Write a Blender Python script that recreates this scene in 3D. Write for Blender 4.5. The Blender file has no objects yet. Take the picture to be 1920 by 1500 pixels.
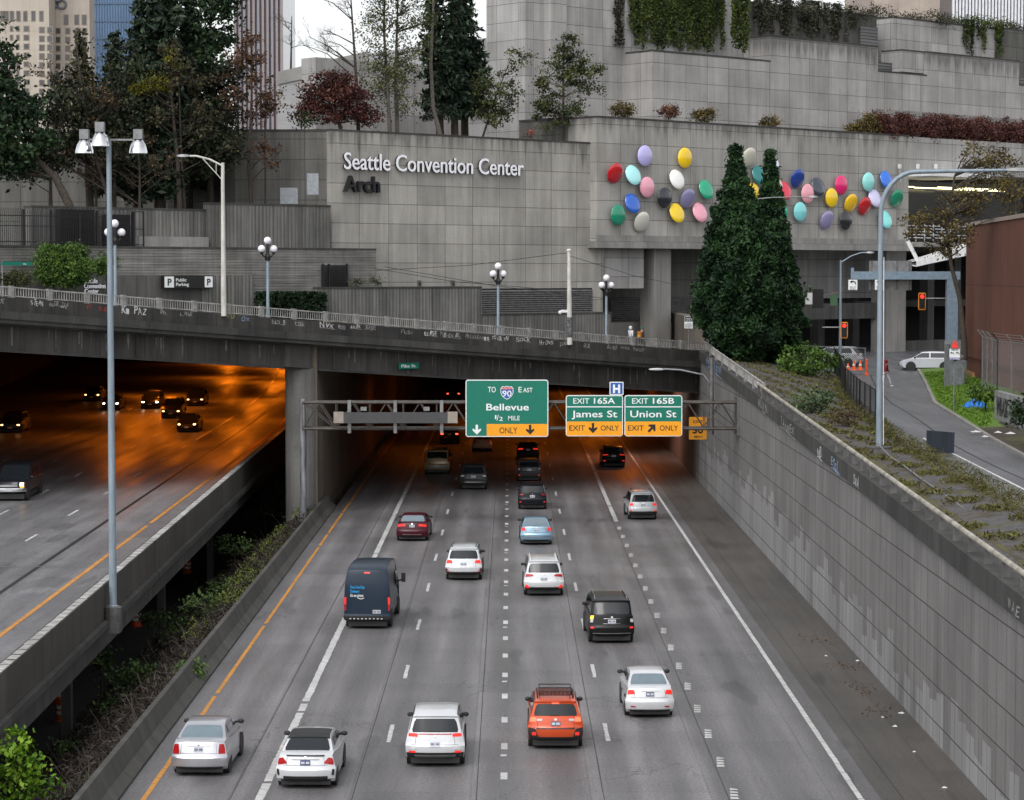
import bpy, math, random
import numpy as np
from mathutils import Vector, Matrix

# ------------------------------------------------------------------ camera, sky, sun, exposure
scene = bpy.context.scene
COL = scene.collection
R = math.radians
FPX, CX, CY, H = 4400.0, 960.0, 750.0, 15.4          # focal length and centre in photo pixels, eye height above the freeway
PITCH, YAW = math.atan(238 / FPX), 5 / FPX
cam = bpy.data.cameras.new('camera')
cam_ob = bpy.data.objects.new('camera', cam)
COL.objects.link(cam_ob)
cam_ob.location = (0, 0, H)
cam_ob.rotation_euler = (math.pi / 2 - PITCH, 0, -YAW)
cam.sensor_width = 36
cam.lens = FPX / 1920 * 36
cam.clip_start, cam.clip_end = 1, 3000
scene.camera = cam_ob
SUN_EL, SUN_AZ = R(52), R(205)
world = bpy.data.worlds.new('World')
scene.world = world
world.use_nodes = True
wn = world.node_tree
bg = wn.nodes['Background']
sky = wn.nodes.new('ShaderNodeTexSky')
sky.sky_type = 'NISHITA'
sky.sun_disc = False
sky.sun_elevation, sky.sun_rotation = SUN_EL, SUN_AZ
sky.dust_density, sky.air_density, sky.ozone_density = 2.6, 1.0, 1.0
hs = wn.nodes.new('ShaderNodeHueSaturation')
hs.inputs['Saturation'].default_value = 0.14
hs.inputs['Value'].default_value = 1.0
wn.links.new(sky.outputs[0], hs.inputs['Color'])
wn.links.new(hs.outputs[0], bg.inputs[0])
bg.inputs[1].default_value = 0.15
sun = bpy.data.lights.new('sun', 'SUN')
sun.energy, sun.angle, sun.color = 0.5, R(35), (1, .97, .93)
sun_ob = bpy.data.objects.new('sun', sun)
COL.objects.link(sun_ob)
sun_dir = Vector((math.sin(SUN_AZ) * math.cos(SUN_EL), math.cos(SUN_AZ) * math.cos(SUN_EL), math.sin(SUN_EL)))
sun_ob.rotation_euler = sun_dir.to_track_quat('Z', 'Y').to_euler()
scene.view_settings.view_transform = 'Standard'
scene.view_settings.look = 'None'
scene.view_settings.gamma = 1
scene.view_settings.exposure = 0.7
random.seed(7)
rng = np.random.default_rng(7)
rnd = random.uniform

# ------------------------------------------------------------------ pixel -> place helpers
_f = Vector((math.sin(YAW) * math.cos(PITCH), math.cos(YAW) * math.cos(PITCH), -math.sin(PITCH)))
_r = Vector((math.cos(YAW), -math.sin(YAW), 0))
_u = _r.cross(_f)
def ray(px, py): return _f * FPX + _r * (px - CX) + _u * (CY - py)
def at(px, py, Y):
    d = ray(px, py); k = Y / d.y
    return Vector((d.x * k, Y, H + d.z * k))
def onz(px, py, z):
    d = ray(px, py); k = (z - H) / d.z
    return Vector((d.x * k, d.y * k, z))
TH = R(42)
E, N, O = Vector((math.cos(TH), math.sin(TH), 0)), Vector((-math.sin(TH), math.cos(TH), 0)), Vector((-29, 133, 0))
def st(px, py, t):                                   # pixel -> (s, z) on the upright plane t metres behind the bridge edge
    d = ray(px, py); k = (t + N.dot(O)) / N.dot(d)
    p = Vector((0, 0, H)) + d * k
    return E.dot(p - O), p.z
def YT(px, t):
    s, z = st(px, 512, t)
    return (O + E * s + N * t).y
def W(s, t, z): 
    p = O + E * s + N * t
    return Vector((p.x, p.y, z))
def railz(s): return 14.7 - 0.0754 * min(s, 66)      # top of the bridge railing

# ------------------------------------------------------------------ object bookkeeping
def tag(o, label=None, cat=None, group=None, kind=None):
    if label: o['label'] = label
    if cat: o['category'] = cat
    if group: o['group'] = group
    if kind: o['kind'] = kind
    return o
def thing(name, label, cat, loc=(0, 0, 0), rotz=0, group=None):
    o = bpy.data.objects.new(name, None)
    o.empty_display_size = .3
    COL.objects.link(o)
    o.location = loc; o.rotation_euler = (0, 0, rotz)
    return tag(o, label, cat, group)
def link_mesh(name, me, parent=None, loc=(0, 0, 0), rotz=0):
    o = bpy.data.objects.new(name, me)
    COL.objects.link(o)
    o.location = loc; o.rotation_euler = (0, 0, rotz)
    if parent: o.parent = parent
    return o
def copy_tree(o, parent=None):
    c = o.copy(); COL.objects.link(c)
    if parent: c.parent = parent
    for ch in list(o.children): copy_tree(ch, c)
    return c

_tcache = {}
def text_geo(s, bold=0.0, depth=0.02):
    key = (s, bold, depth)
    if key not in _tcache:
        cu = bpy.data.curves.new('lettering', 'FONT')
        cu.body = s; cu.offset = bold; cu.extrude = depth; cu.resolution_u = 3
        ob = bpy.data.objects.new('lettering', cu)
        me = bpy.data.meshes.new_from_object(ob)
        v = np.array([tuple(x.co) for x in me.vertices]) if len(me.vertices) else np.zeros((1, 3))
        f = [tuple(p.vertices) for p in me.polygons]
        bpy.data.objects.remove(ob); bpy.data.curves.remove(cu); bpy.data.meshes.remove(me)
        _tcache[key] = (v, f)
    return _tcache[key]

def scrawl(mb, txt, length, cap, put, r_):
    """hand drawn letters: each one slanted, sized and set a little differently; put maps (along, up, out) to the surface"""
    x, step = 0.0, length / max(1, len(txt))
    for ch in txt:
        if ch != ' ':
            v, f = text_geo(ch, r_.uniform(-.006, .012), .5)
            if len(f):
                w0, w1, h1 = v[:, 0].min(), v[:, 0].max(), max(.4, v[:, 1].max())
                k, sx, sl, up, rt = cap * r_.uniform(.75, 1.3) / h1, step * r_.uniform(.7, 1.0) / (w1 - w0 + 1e-6), r_.uniform(-.15, .4), r_.uniform(-.18, .18) * cap, r_.uniform(-.12, .12)
                mb.add([put(x + (p[0] - w0) * sx + p[1] * k * sl, up + p[1] * k + (p[0] - w0) * sx * rt, p[2] * .002) for p in v], f)
        x += step
    if r_.random() < .5: mb.tube([put(length * u, -cap * .15 + cap * .1 * math.sin(u * 5), 0) for u in (0, .25, .5, .75, 1.05)], cap * .03, 4)

class MB:
    def __init__(s): s.v, s.f, s.m = [], [], []
    def add(s, verts, faces, mi=0):
        b = len(s.v); s.v.extend(tuple(p) for p in verts)
        for f in faces: s.f.append(tuple(i + b for i in f)); s.m.append(mi)
        return s
    def box(s, x0, x1, y0, y1, z0, z1, mi=0):
        v = [(x, y, z) for z in (z0, z1) for y in (y0, y1) for x in (x0, x1)]
        return s.add(v, [(0, 2, 3, 1), (4, 5, 7, 6), (0, 1, 5, 4), (2, 6, 7, 3), (0, 4, 6, 2), (1, 3, 7, 5)], mi)
    def sbox(s, s0, s1, t0, t1, d0, d1, mi=0, zf=railz):     # box that follows the slope of the bridge
        v = [(a, t, zf(a) + d) for d in (d0, d1) for t in (t0, t1) for a in (s0, s1)]
        return s.add(v, [(0, 2, 3, 1), (4, 5, 7, 6), (0, 1, 5, 4), (2, 6, 7, 3), (0, 4, 6, 2), (1, 3, 7, 5)], mi)
    def obox(s, c, d, sx, sy, sz, mi=0, up=(0, 0, 1)):       # box centred at c whose local x runs along d
        X = Vector(d).normalized(); Z = Vector(up); Y = Z.cross(X)
        Y = Y.normalized() if Y.length > 1e-6 else Vector((0, 1, 0)); Z = X.cross(Y); c = Vector(c)
        v = [c + X * x * sx / 2 + Y * y * sy / 2 + Z * z * sz / 2 for z in (-1, 1) for y in (-1, 1) for x in (-1, 1)]
        return s.add(v, [(0, 2, 3, 1), (4, 5, 7, 6), (0, 1, 5, 4), (2, 6, 7, 3), (0, 4, 6, 2), (1, 3, 7, 5)], mi)
    def bar(s, a, b, w, h=None, mi=0):
        a, b = Vector(a), Vector(b); d = b - a
        up = (0, 0, 1) if abs(d.normalized().z) < .95 else (0, 1, 0)
        return s.obox((a + b) / 2, d, d.length, w, h or w, mi, up)
    def prism(s, poly, a0, a1, axis='y', mi=0):              # poly in the two other axes, extruded along axis
        n = len(poly)
        mk = {'y': lambda p, a: (p[0], a, p[1]), 'x': lambda p, a: (a, p[0], p[1]), 'z': lambda p, a: (p[0], p[1], a)}[axis]
        v = [mk(p, a0) for p in poly] + [mk(p, a1) for p in poly]
        f = [tuple(range(n)), tuple(range(2 * n - 1, n - 1, -1))]
        f += [(i, i + n, (i + 1) % n + n, (i + 1) % n) for i in range(n)]
        return s.add(v, f, mi)
    def quad(s, a, b, c, d, mi=0): return s.add([a, b, c, d], [(0, 1, 2, 3)], mi)
    def tube(s, pts, r, n=8, mi=0, cap=True):
        pts = [Vector(p) for p in pts]
        rs = r if isinstance(r, (list, tuple)) else [r] * len(pts)
        v = []; ref = None
        for i, p in enumerate(pts):
            d = (pts[min(i + 1, len(pts) - 1)] - pts[max(i - 1, 0)]).normalized()
            if ref is None: ref = Vector((1, 0, 0)) if abs(d.x) < .8 else Vector((0, 1, 0))
            a = (ref - d * ref.dot(d)).normalized(); b = d.cross(a); ref = a
            v += [p + (a * math.cos(2 * math.pi * k / n) + b * math.sin(2 * math.pi * k / n)) * rs[i] for k in range(n)]
        f = []
        for i in range(len(pts) - 1):
            for k in range(n):
                k2 = (k + 1) % n
                f.append((i * n + k, i * n + k2, (i + 1) * n + k2, (i + 1) * n + k))
        if cap: f += [tuple(range(n - 1, -1, -1)), tuple(range((len(pts) - 1) * n, len(pts) * n))]
        return s.add(v, f, mi)
    def lathe(s, prof, c=(0, 0, 0), n=16, mi=0, axis='z'):
        v = []
        for r, h in prof:
            for k in range(n):
                a = 2 * math.pi * k / n; x, y = r * math.cos(a), r * math.sin(a)
                q = {'z': (x, y, h), 'y': (x, h, -y), 'x': (h, x, y)}[axis]
                v.append((q[0] + c[0], q[1] + c[1], q[2] + c[2]))
        f = [(i * n + k, i * n + (k + 1) % n, (i + 1) * n + (k + 1) % n, (i + 1) * n + k) for i in range(len(prof) - 1) for k in range(n)]
        f += [tuple(range(n - 1, -1, -1)), tuple(range((len(prof) - 1) * n, len(prof) * n))]
        return s.add(v, f, mi)
    def ball(s, c, r, n=16, mi=0, sc=(1, 1, 1)):
        m = n // 2
        v = [(c[0] + sc[0] * r * math.sin(math.pi * i / m) * math.cos(2 * math.pi * k / n), c[1] + sc[1] * r * math.sin(math.pi * i / m) * math.sin(2 * math.pi * k / n), c[2] + sc[2] * r * math.cos(math.pi * i / m)) for i in range(m + 1) for k in range(n)]
        f = [(i * n + k, (i + 1) * n + k, (i + 1) * n + (k + 1) % n, i * n + (k + 1) % n) for i in range(m) for k in range(n)]
        return s.add(v, f, mi)
    def text(s, txt, x0, x1, zb, cap, y, mi=0, bold=0.0, depth=.008, xf=None, fit=True):
        v, f = text_geo(txt, bold, .5)
        hv, _ = text_geo('H', bold, .5)
        ch = hv[:, 1].max() - max(hv[:, 1].min(), 0)
        sz = cap / ch
        w0, w1 = v[:, 0].min(), v[:, 0].max()
        sx = (x1 - x0) / (w1 - w0) if fit else sz
        q = [(x0 + (p[0] - w0) * sx, y - p[2] * depth * 2, zb + p[1] * sz) for p in v]
        if xf: q = [xf(p) for p in q]
        return s.add(q, f, mi)
    def build(s, name, mats, parent=None, loc=(0, 0, 0), rotz=0, smooth=None):
        me = bpy.data.meshes.new(name)
        me.from_pydata(s.v, [], s.f)
        mats = mats if isinstance(mats, (list, tuple)) else [mats]
        for m in mats: me.materials.append(m)
        if len(mats) > 1: me.polygons.foreach_set('material_index', s.m)
        if smooth is not None:
            me.polygons.foreach_set('use_smooth', [True] * len(s.f))
            me.update()
            me.set_sharp_from_angle(angle=R(smooth))
        me.update()
        return link_mesh(name, me, parent, loc, rotz)

def rrect(x0, x1, z0, z1, r, n=4):
    out = []
    for cx, cz, a in ((x1 - r, z0 + r, -90), (x1 - r, z1 - r, 0), (x0 + r, z1 - r, 90), (x0 + r, z0 + r, 180)):
        out += [(cx + r * math.cos(R(a + 90 * k / n)), cz + r * math.sin(R(a + 90 * k / n))) for k in range(n + 1)]
    return out

# ------------------------------------------------------------------ materials
def nodes(name):
    m = bpy.data.materials.new(name); m.use_nodes = True
    return m, m.node_tree, m.node_tree.nodes['Principled BSDF']
def c4(c): return (c[0], c[1], c[2], 1)
def mixc(nt, fac, a, b, mode='MIX'):
    n = nt.nodes.new('ShaderNodeMix'); n.data_type = 'RGBA'; n.blend_type = mode
    for sock, val in ((0, fac), (6, a), (7, b)):
        if isinstance(val, (int, float)): n.inputs[sock].default_value = val
        elif isinstance(val, (tuple, list)): n.inputs[sock].default_value = c4(val)
        else: nt.links.new(val, n.inputs[sock])
    return n.outputs[2]
def math_n(nt, op, a, b=None, c=None):
    n = nt.nodes.new('ShaderNodeMath'); n.operation = op
    for i, val in enumerate((a, b, c)):
        if val is None: continue
        if isinstance(val, (int, float)): n.inputs[i].default_value = val
        else: nt.links.new(val, n.inputs[i])
    return n.outputs[0]
def coords(nt): return nt.nodes.new('ShaderNodeTexCoord').outputs['Object']
def mapping(nt, vec, sc=(1, 1, 1), loc=(0, 0, 0)):
    n = nt.nodes.new('ShaderNodeMapping'); n.inputs['Scale'].default_value = sc; n.inputs['Location'].default_value = loc
    nt.links.new(vec, n.inputs[0]); return n.outputs[0]
def noise(nt, vec, scale=5, detail=4, rough=.55):
    n = nt.nodes.new('ShaderNodeTexNoise'); n.inputs['Scale'].default_value = scale; n.inputs['Detail'].default_value = detail
    n.inputs['Roughness'].default_value = rough
    nt.links.new(vec, n.inputs['Vector']); return n.outputs['Fac']
def ramp(nt, fac, stops):
    n = nt.nodes.new('ShaderNodeValToRGB')
    while len(n.color_ramp.elements) > 1: n.color_ramp.elements.remove(n.color_ramp.elements[0])
    for i, (p, c) in enumerate(stops):
        e = n.color_ramp.elements[0] if i == 0 else n.color_ramp.elements.new(p)
        e.position = p; e.color = c4(c) if isinstance(c, (tuple, list)) else (c, c, c, 1)
    nt.links.new(fac, n.inputs[0]); return n.outputs[0]
def bump(nt, bs, h, strength=.3, dist=.02):
    n = nt.nodes.new('ShaderNodeBump'); n.inputs['Strength'].default_value = strength; n.inputs['Distance'].default_value = dist
    nt.links.new(h, n.inputs['Height']); nt.links.new(n.outputs[0], bs.inputs['Normal'])
def simple(name, col, rough=.5, metal=0., var=.12, scale=4, bmp=0., coat=0., emit=None, estr=0., stretch=(1, 1, 1), spec=.5):
    m, nt, bs = nodes(name)
    bs.inputs['Roughness'].default_value = rough; bs.inputs['Metallic'].default_value = metal
    bs.inputs['Coat Weight'].default_value = coat; bs.inputs['Coat Roughness'].default_value = .06
    bs.inputs['Specular IOR Level'].default_value = spec
    v = mapping(nt, coords(nt), stretch)
    nz = noise(nt, v, scale)
    fac = ramp(nt, nz, [(.3, 1 - var * 1.6), (.7, 1 + var * .6 if var < .6 else 1)])
    nt.links.new(mixc(nt, 1, col, fac, 'MULTIPLY'), bs.inputs['Base Color'])
    if bmp: bump(nt, bs, noise(nt, v, scale * 4), bmp)
    if emit: bs.inputs['Emission Color'].default_value = c4(emit); bs.inputs['Emission Strength'].default_value = estr
    return m
def concrete(name, col, pw=None, ph=None, off=(0, 0), streak=.3, joint=.35, rough=.85, wav=None, blot=.25, axes='xy', fine=.12, tintv=.1, mortar=.022, streakf=1.1, top=None):
    m, nt, bs = nodes(name)
    bs.inputs['Roughness'].default_value = rough
    sp = nt.nodes.new('ShaderNodeSeparateXYZ'); nt.links.new(coords(nt), sp.inputs[0])
    u = math_n(nt, 'ADD', sp.outputs[0], sp.outputs[1])
    cb = nt.nodes.new('ShaderNodeCombineXYZ')
    nt.links.new(math_n(nt, 'ADD', u, off[0]), cb.inputs[0]); nt.links.new(math_n(nt, 'ADD', sp.outputs[2], off[1]), cb.inputs[1])
    vec = cb.outputs[0]
    if pw:
        b = nt.nodes.new('ShaderNodeTexBrick'); b.offset = 0; b.squash = 1
        b.inputs['Scale'].default_value = 1; b.inputs['Brick Width'].default_value = pw; b.inputs['Row Height'].default_value = ph
        b.inputs['Mortar Size'].default_value = mortar; b.inputs['Mortar Smooth'].default_value = .2
        b.inputs['Color1'].default_value = c4([c * (1 - tintv) for c in col]); b.inputs['Color2'].default_value = c4([c * (1 + tintv) for c in col])
        b.inputs['Mortar'].default_value = c4([c * joint for c in col])
        nt.links.new(vec, b.inputs['Vector']); base = b.outputs['Color']
        bump(nt, bs, math_n(nt, 'SUBTRACT', 1, b.outputs['Fac']), .5, .02)
    else: base = col
    s1 = ramp(nt, noise(nt, mapping(nt, vec, (streakf, .07, 1)), 1.0, 6, .62), [(.32, 1 - streak), (.62, 1.03)])
    s2 = ramp(nt, noise(nt, mapping(nt, vec, (streakf * 4, .2, 1), (7, 3, 0)), 1.0, 5, .6), [(.3, 1 - streak * .55), (.55, 1)])
    bl = ramp(nt, noise(nt, vec, .22, 5, .6), [(.3, 1 - blot), (.65, 1.04)])
    fi = ramp(nt, noise(nt, vec, 9, 3, .6), [(.3, 1 - fine), (.7, 1 + fine * .4)])
    c = mixc(nt, 1, base, s1, 'MULTIPLY')
    for k in (s2, bl, fi): c = mixc(nt, 1, c, k, 'MULTIPLY')
    if top:                                         # dirt that has run down from the coping in streaks of uneven length
        rel = math_n(nt, 'MULTIPLY', math_n(nt, 'SUBTRACT', sp.outputs[2], top[0] - top[1]), 1 / top[1])
        dr = math_n(nt, 'ADD', rel, math_n(nt, 'MULTIPLY', math_n(nt, 'SUBTRACT', noise(nt, mapping(nt, vec, (1.6, .05, 1), (2, 5, 0)), 1.0, 5, .65), .5), 2.2))
        c = mixc(nt, 1, c, ramp(nt, dr, [(.0, 1), (1.0, 1)] if False else [(.62, 1), (.86, .78), (1.0, .52)]), 'MULTIPLY')
    if wav:                                         # wav = (axis, period, depth): ribs or boards as bump, groove shade put into the colour
        ax, per, dep = wav
        q = math_n(nt, 'FRACT', math_n(nt, 'MULTIPLY', (u if ax == 'u' else sp.outputs[2]), 1 / per))
        rb = ramp(nt, q, [(0, 1 - dep), (.18, 1), (.6, 1), (.95, 1 - dep * .7)])
        c = mixc(nt, 1, c, rb, 'MULTIPLY')
        sv = (6, .12, 1) if ax == 'u' else (.25, 5, 1)
        c = mixc(nt, 1, c, ramp(nt, noise(nt, mapping(nt, vec, sv), 1.0, 3), [(.3, .62), (.65, 1.12)]), 'MULTIPLY')
        bump(nt, bs, rb, .6, .05)
    nt.links.new(c, bs.inputs['Base Color'])
    return m
def leaf_mat(name, c1, c2, c3=None, rough=.6):
    m, nt, bs = nodes(name)
    a = nt.nodes.new('ShaderNodeAttribute'); a.attribute_name = 'tint'
    st_ = [(0, c1), (.55, c2), (1, c3 or [min(1, x * 1.6) for x in c2])]
    nt.links.new(ramp(nt, a.outputs['Fac'], st_), bs.inputs['Base Color'])
    bs.inputs['Roughness'].default_value = rough
    bs.inputs['Specular IOR Level'].default_value = .25
    return m
def paint(name, col, metal=0., rough=.32): return simple(name, col, rough, metal if max(col) > .1 else 0, .05, 1.5, coat=.7 if max(col) > .1 else .0, spec=.5 if max(col) > .1 else .3)

EXPO = 1.0
m_panel = concrete('panel_concrete', (.4, .385, .355), 2.8, 1.47, streak=.32, joint=.3, tintv=.09)
m_panel2 = concrete('terrace_panel_concrete', (.4, .39, .38), 2.75, 1.55, off=(.6, .4), streak=.26, joint=.3, tintv=.13)
m_panel3 = concrete('back_wall_concrete', (.15, .147, .135), 2.9, 1.5, off=(.3, .2), streak=.42, joint=.3)  # dark base colour holds both dirt and the shade on the wall
m_smooth = concrete('smooth_concrete', (.30, .29, .275), streak=.3)
m_smooth_d = concrete('stained_concrete', (.12, .117, .11), streak=.5, blot=.4)
m_rib = concrete('ribbed_concrete', (.235, .23, .215), streak=.45, blot=.4, wav=('u', .32, .5))
m_board = concrete('board_marked_concrete', (.27, .262, .245), streak=.25, blot=.6, wav=('z', .19, .45))
m_bridge = concrete('bridge_girder_concrete', (.085, .08, .075), 3.1, 30, off=(1, 3), streak=.5, blot=.4, joint=.5)
m_fascia = concrete('bridge_fascia_concrete', (.068, .065, .061), 2.5, 30, off=(0, 5), streak=.55, blot=.55, joint=.4)
m_wallret = concrete('retaining_wall_concrete', (.225, .218, .212), 1.25, 1.21, off=(.4, .55), streak=.24, blot=.25, joint=.3, mortar=.026, tintv=.08)
m_patch = concrete('cover_up_paint', (.31, .305, .305), 1.25, 1.21, off=(.4, .55), streak=.14, blot=.12, joint=.3, mortar=.03, tintv=.04)
m_patch2 = concrete('older_cover_up_paint', (.27, .265, .265), 1.25, 1.21, off=(.4, .55), streak=.14, blot=.12, joint=.3, mortar=.03, tintv=.04)
m_cap = concrete('wall_cap_concrete', (.075, .073, .069), 5, 30, streak=.45, blot=.5)
m_barrier = concrete('barrier_concrete', (.085, .083, .076), streak=.4, blot=.45)
m_parapet = concrete('parapet_concrete', (.088, .08, .07), 7.5, 30, streak=.35, blot=.4)
m_capbright = concrete('worn_parapet_top', (.5, .49, .47), streak=.1, blot=.45, fine=.5)
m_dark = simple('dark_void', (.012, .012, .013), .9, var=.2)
m_louver = concrete('metal_louvers', (.16, .16, .16), streak=.1, blot=.1, wav=('z', .3, .85), rough=.5)
m_white = simple('white_paint', (.72, .72, .73), .5)
m_steel = simple('galvanised_steel', (.27, .275, .28), .45, .6, .18, 3)
m_steel_d = simple('weathered_steel', (.17, .165, .16), .55, .5, .25, 3)
m_bluegrey = simple('pale_blue_pole_paint', (.25, .31, .36), .5, .1, .18, 1.5, stretch=(3, 3, .6))
m_polewhite = simple('cream_pole_paint', (.58, .57, .52), .5, 0, .22, 1.2, stretch=(3, 3, .8))
m_black = simple('black_metal', (.016, .016, .018), .5, .2)
m_rubber = simple('black_plastic', (.02, .02, .021), .65)
m_tyre = simple('tyre_rubber', (.018, .018, .018), .8)
m_rim = simple('alloy', (.35, .35, .36), .35, .8)
m_chrome = simple('chrome_trim', (.6, .6, .62), .15, 1.)
m_glass = simple('dark_car_glass', (.012, .015, .018), .06, 0, .02, spec=.6)
m_glass_l = simple('clear_car_glass', (.16, .21, .24), .08, 0, .1, 2, spec=.6)
m_red = simple('tail_lens', (.42, .012, .015), .2, 0, .05, coat=.6)
m_redlit = simple('lit_tail_lens', (.5, .02, .015), .3, emit=(1, .03, .02), estr=.45)
m_redhot = simple('bright_tail_lens', (.5, .1, .05), .3, emit=(1, .1, .05), estr=1.6)
m_amberlit = simple('lit_amber_lens', (.6, .25, .02), .3, emit=(1, .42, .03), estr=1.6)
m_headlit = simple('lit_headlamp', (.8, .8, .75), .3, emit=(1, .86, .65), estr=14)
m_headdim = simple('dim_headlamp', (.8, .7, .5), .3, emit=(1, .55, .2), estr=4)
m_clear = simple('clear_lens', (.55, .56, .57), .15)
m_plate = simple('licence_plate', (.5, .52, .56), .45, var=.05)
m_plate_d = simple('licence_plate_strokes', (.05, .06, .12), .5)
m_linew = concrete('white_road_paint', (.62, .62, .61), streak=.05, blot=.25, fine=.5, rough=.6)
m_liney = concrete('yellow_road_paint', (.62, .27, .045), streak=.05, blot=.25, fine=.45, rough=.6)
m_bark = simple('bark', (.055, .043, .034), .9, var=.35, scale=6, bmp=.4)
m_bark_g = simple('grey_bark', (.12, .105, .09), .9, var=.3, scale=6)
m_green = simple('sign_green', (.0, .165, .11), .4, var=.04)
m_signw = simple('sign_white', (.8, .82, .82), .45, var=.03)
m_yellow = simple('sign_yellow', (.9, .36, .008), .4, var=.05)
m_signk = simple('sign_black', (.012, .011, .010), .5)
m_blue = simple('sign_blue', (.012, .1, .42), .4, var=.05)
m_red_s = simple('shield_red', (.5, .02, .03), .4)
m_globe = simple('opal_globe', (.82, .8, .85), .35, var=.03)
m_orange = simple('safety_orange', (.75, .11, .02), .5, var=.15)
m_reflect = simple('reflective_white', (.72, .72, .72), .45)
# ------------------------------------------------------------------ road surfaces
def road_mat(name, col, centres, lane=3.5, wet=.38, slab=True, tracks=.3):
    """Worn concrete: slabs of slightly different tone, polished wheel paths either side of each lane centre, oil line between them."""
    m, nt, bs = nodes(name)
    sp = nt.nodes.new('ShaderNodeSeparateXYZ'); tc = coords(nt); nt.links.new(tc, sp.inputs[0])
    b = nt.nodes.new('ShaderNodeTexBrick'); b.offset = .37; b.squash = 1
    b.inputs['Scale'].default_value = 1; b.inputs['Brick Width'].default_value = 4.6; b.inputs['Row Height'].default_value = 3.55
    b.inputs['Mortar Size'].default_value = .028
    b.inputs['Color1'].default_value = c4([c * .88 for c in col]); b.inputs['Color2'].default_value = c4([c * 1.1 for c in col]); b.inputs['Mortar'].default_value = c4([c * .75 for c in col])
    cb = nt.nodes.new('ShaderNodeCombineXYZ'); nt.links.new(sp.outputs[1], cb.inputs[0]); nt.links.new(math_n(nt, 'ADD', sp.outputs[0], 8.25), cb.inputs[1])
    nt.links.new(cb.outputs[0], b.inputs['Vector'])
    c = b.outputs['Color'] if slab else col
    wob = math_n(nt, 'MULTIPLY', math_n(nt, 'SUBTRACT', noise(nt, mapping(nt, tc, (.2, .03, 1)), 1), .5), .8)
    x = math_n(nt, 'ADD', sp.outputs[0], wob)
    tot = None
    for cx in centres:
        for sgn in (-.85, .85):
            g = math_n(nt, 'SUBTRACT', x, cx + sgn)
            g = math_n(nt, 'POWER', 2.718, math_n(nt, 'MULTIPLY', math_n(nt, 'MULTIPLY', g, g), -4.5))
            tot = g if tot is None else math_n(nt, 'ADD', tot, g)
    longn = noise(nt, mapping(nt, tc, (1.2, .035, 1)), 1, 5, .6)
    tr = math_n(nt, 'MULTIPLY', tot, ramp(nt, longn, [(.3, .25), (.65, 1)]))
    k = math_n(nt, 'ADD', 1 - tracks * .42, math_n(nt, 'MULTIPLY', tr, tracks))
    c = mixc(nt, 1, c, k, 'MULTIPLY')
    c = mixc(nt, 1, c, ramp(nt, noise(nt, mapping(nt, tc, (.9, .05, 1), (3, 1, 0)), 1, 6, .6), [(.3, .72), (.6, 1.04)]), 'MULTIPLY')
    c = mixc(nt, 1, c, ramp(nt, noise(nt, tc, .16, 5, .6), [(.3, .78), (.65, 1.05)]), 'MULTIPLY')
    c = mixc(nt, 1, c, ramp(nt, noise(nt, tc, 11, 3, .75), [(.3, .5), (.5, .97), (.7, 1.5)]), 'MULTIPLY')
    vo = nt.nodes.new('ShaderNodeTexVoronoi'); vo.feature = 'DISTANCE_TO_EDGE'; vo.inputs['Scale'].default_value = .11
    wv = nt.nodes.new('ShaderNodeVectorMath'); wv.operation = 'ADD'; nt.links.new(tc, wv.inputs[0])
    nv = nt.nodes.new('ShaderNodeTexNoise'); nv.inputs['Scale'].default_value = .5; nv.inputs['Detail'].default_value = 4; nt.links.new(tc, nv.inputs['Vector'])
    ns = nt.nodes.new('ShaderNodeVectorMath'); ns.operation = 'SCALE'; ns.inputs['Scale'].default_value = 4; nt.links.new(nv.outputs['Color'], ns.inputs[0]); nt.links.new(ns.outputs[0], wv.inputs[1]); nt.links.new(wv.outputs[0], vo.inputs['Vector'])
    crk = math_n(nt, 'MULTIPLY', math_n(nt, 'LESS_THAN', vo.outputs['Distance'], .0035), ramp(nt, noise(nt, tc, .09, 2), [(.48, 0), (.56, .5)]))
    c = mixc(nt, crk, c, (.03, .029, .028))
    pch = ramp(nt, noise(nt, mapping(nt, tc, (.55, .1, 1), (9, 2, 0)), 1, 2, .4), [(.66, 1), (.68, .74)])
    c = mixc(nt, 1, c, pch, 'MULTIPLY')
    nt.links.new(c, bs.inputs['Base Color'])
    nt.links.new(ramp(nt, noise(nt, mapping(nt, tc, (.8, .06, 1)), 1, 4), [(.3, wet), (.7, wet + .25)]), bs.inputs['Roughness'])
    bump(nt, bs, noise(nt, tc, 14, 3), .25, .01)
    return m
m_road = road_mat('wet_concrete_roadway', (.172, .165, .169), [-9.05, -5.65, -2.05, 1.55, 4.95, 8.5], tracks=.5)
m_shoulder = road_mat('stained_shoulder', (.085, .078, .07), [], tracks=.1)
m_deckroad = road_mat('viaduct_roadway', (.19, .187, .195), [-21, -25.6, -29.2, -33, -36.6], tracks=.25, wet=.3)
m_asph = road_mat('wet_asphalt', (.12, .122, .133), [19.6], slab=False, tracks=.2, wet=.28)

def strip(name, xs, y0, y1, z, mat, parent=None, step=None):
    mb = MB(); a, b = xs
    mb.quad((a, y0, z), (b, y0, z), (b, y1, z), (a, y1, z))
    return mb.build(name, mat, parent)
freeway = tag(strip('freeway', (-11.45, 14.0), 15, 430, 0, m_road), kind='structure')
tag(strip('shoulder', (10.9, 13.98), 15, 430, .005, m_shoulder), kind='structure')
tag(strip('ground', (-400, 400), -60, 900, -8, simple('soil', (.05, .045, .035), .95, var=.3, scale=.4)), kind='structure')

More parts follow.
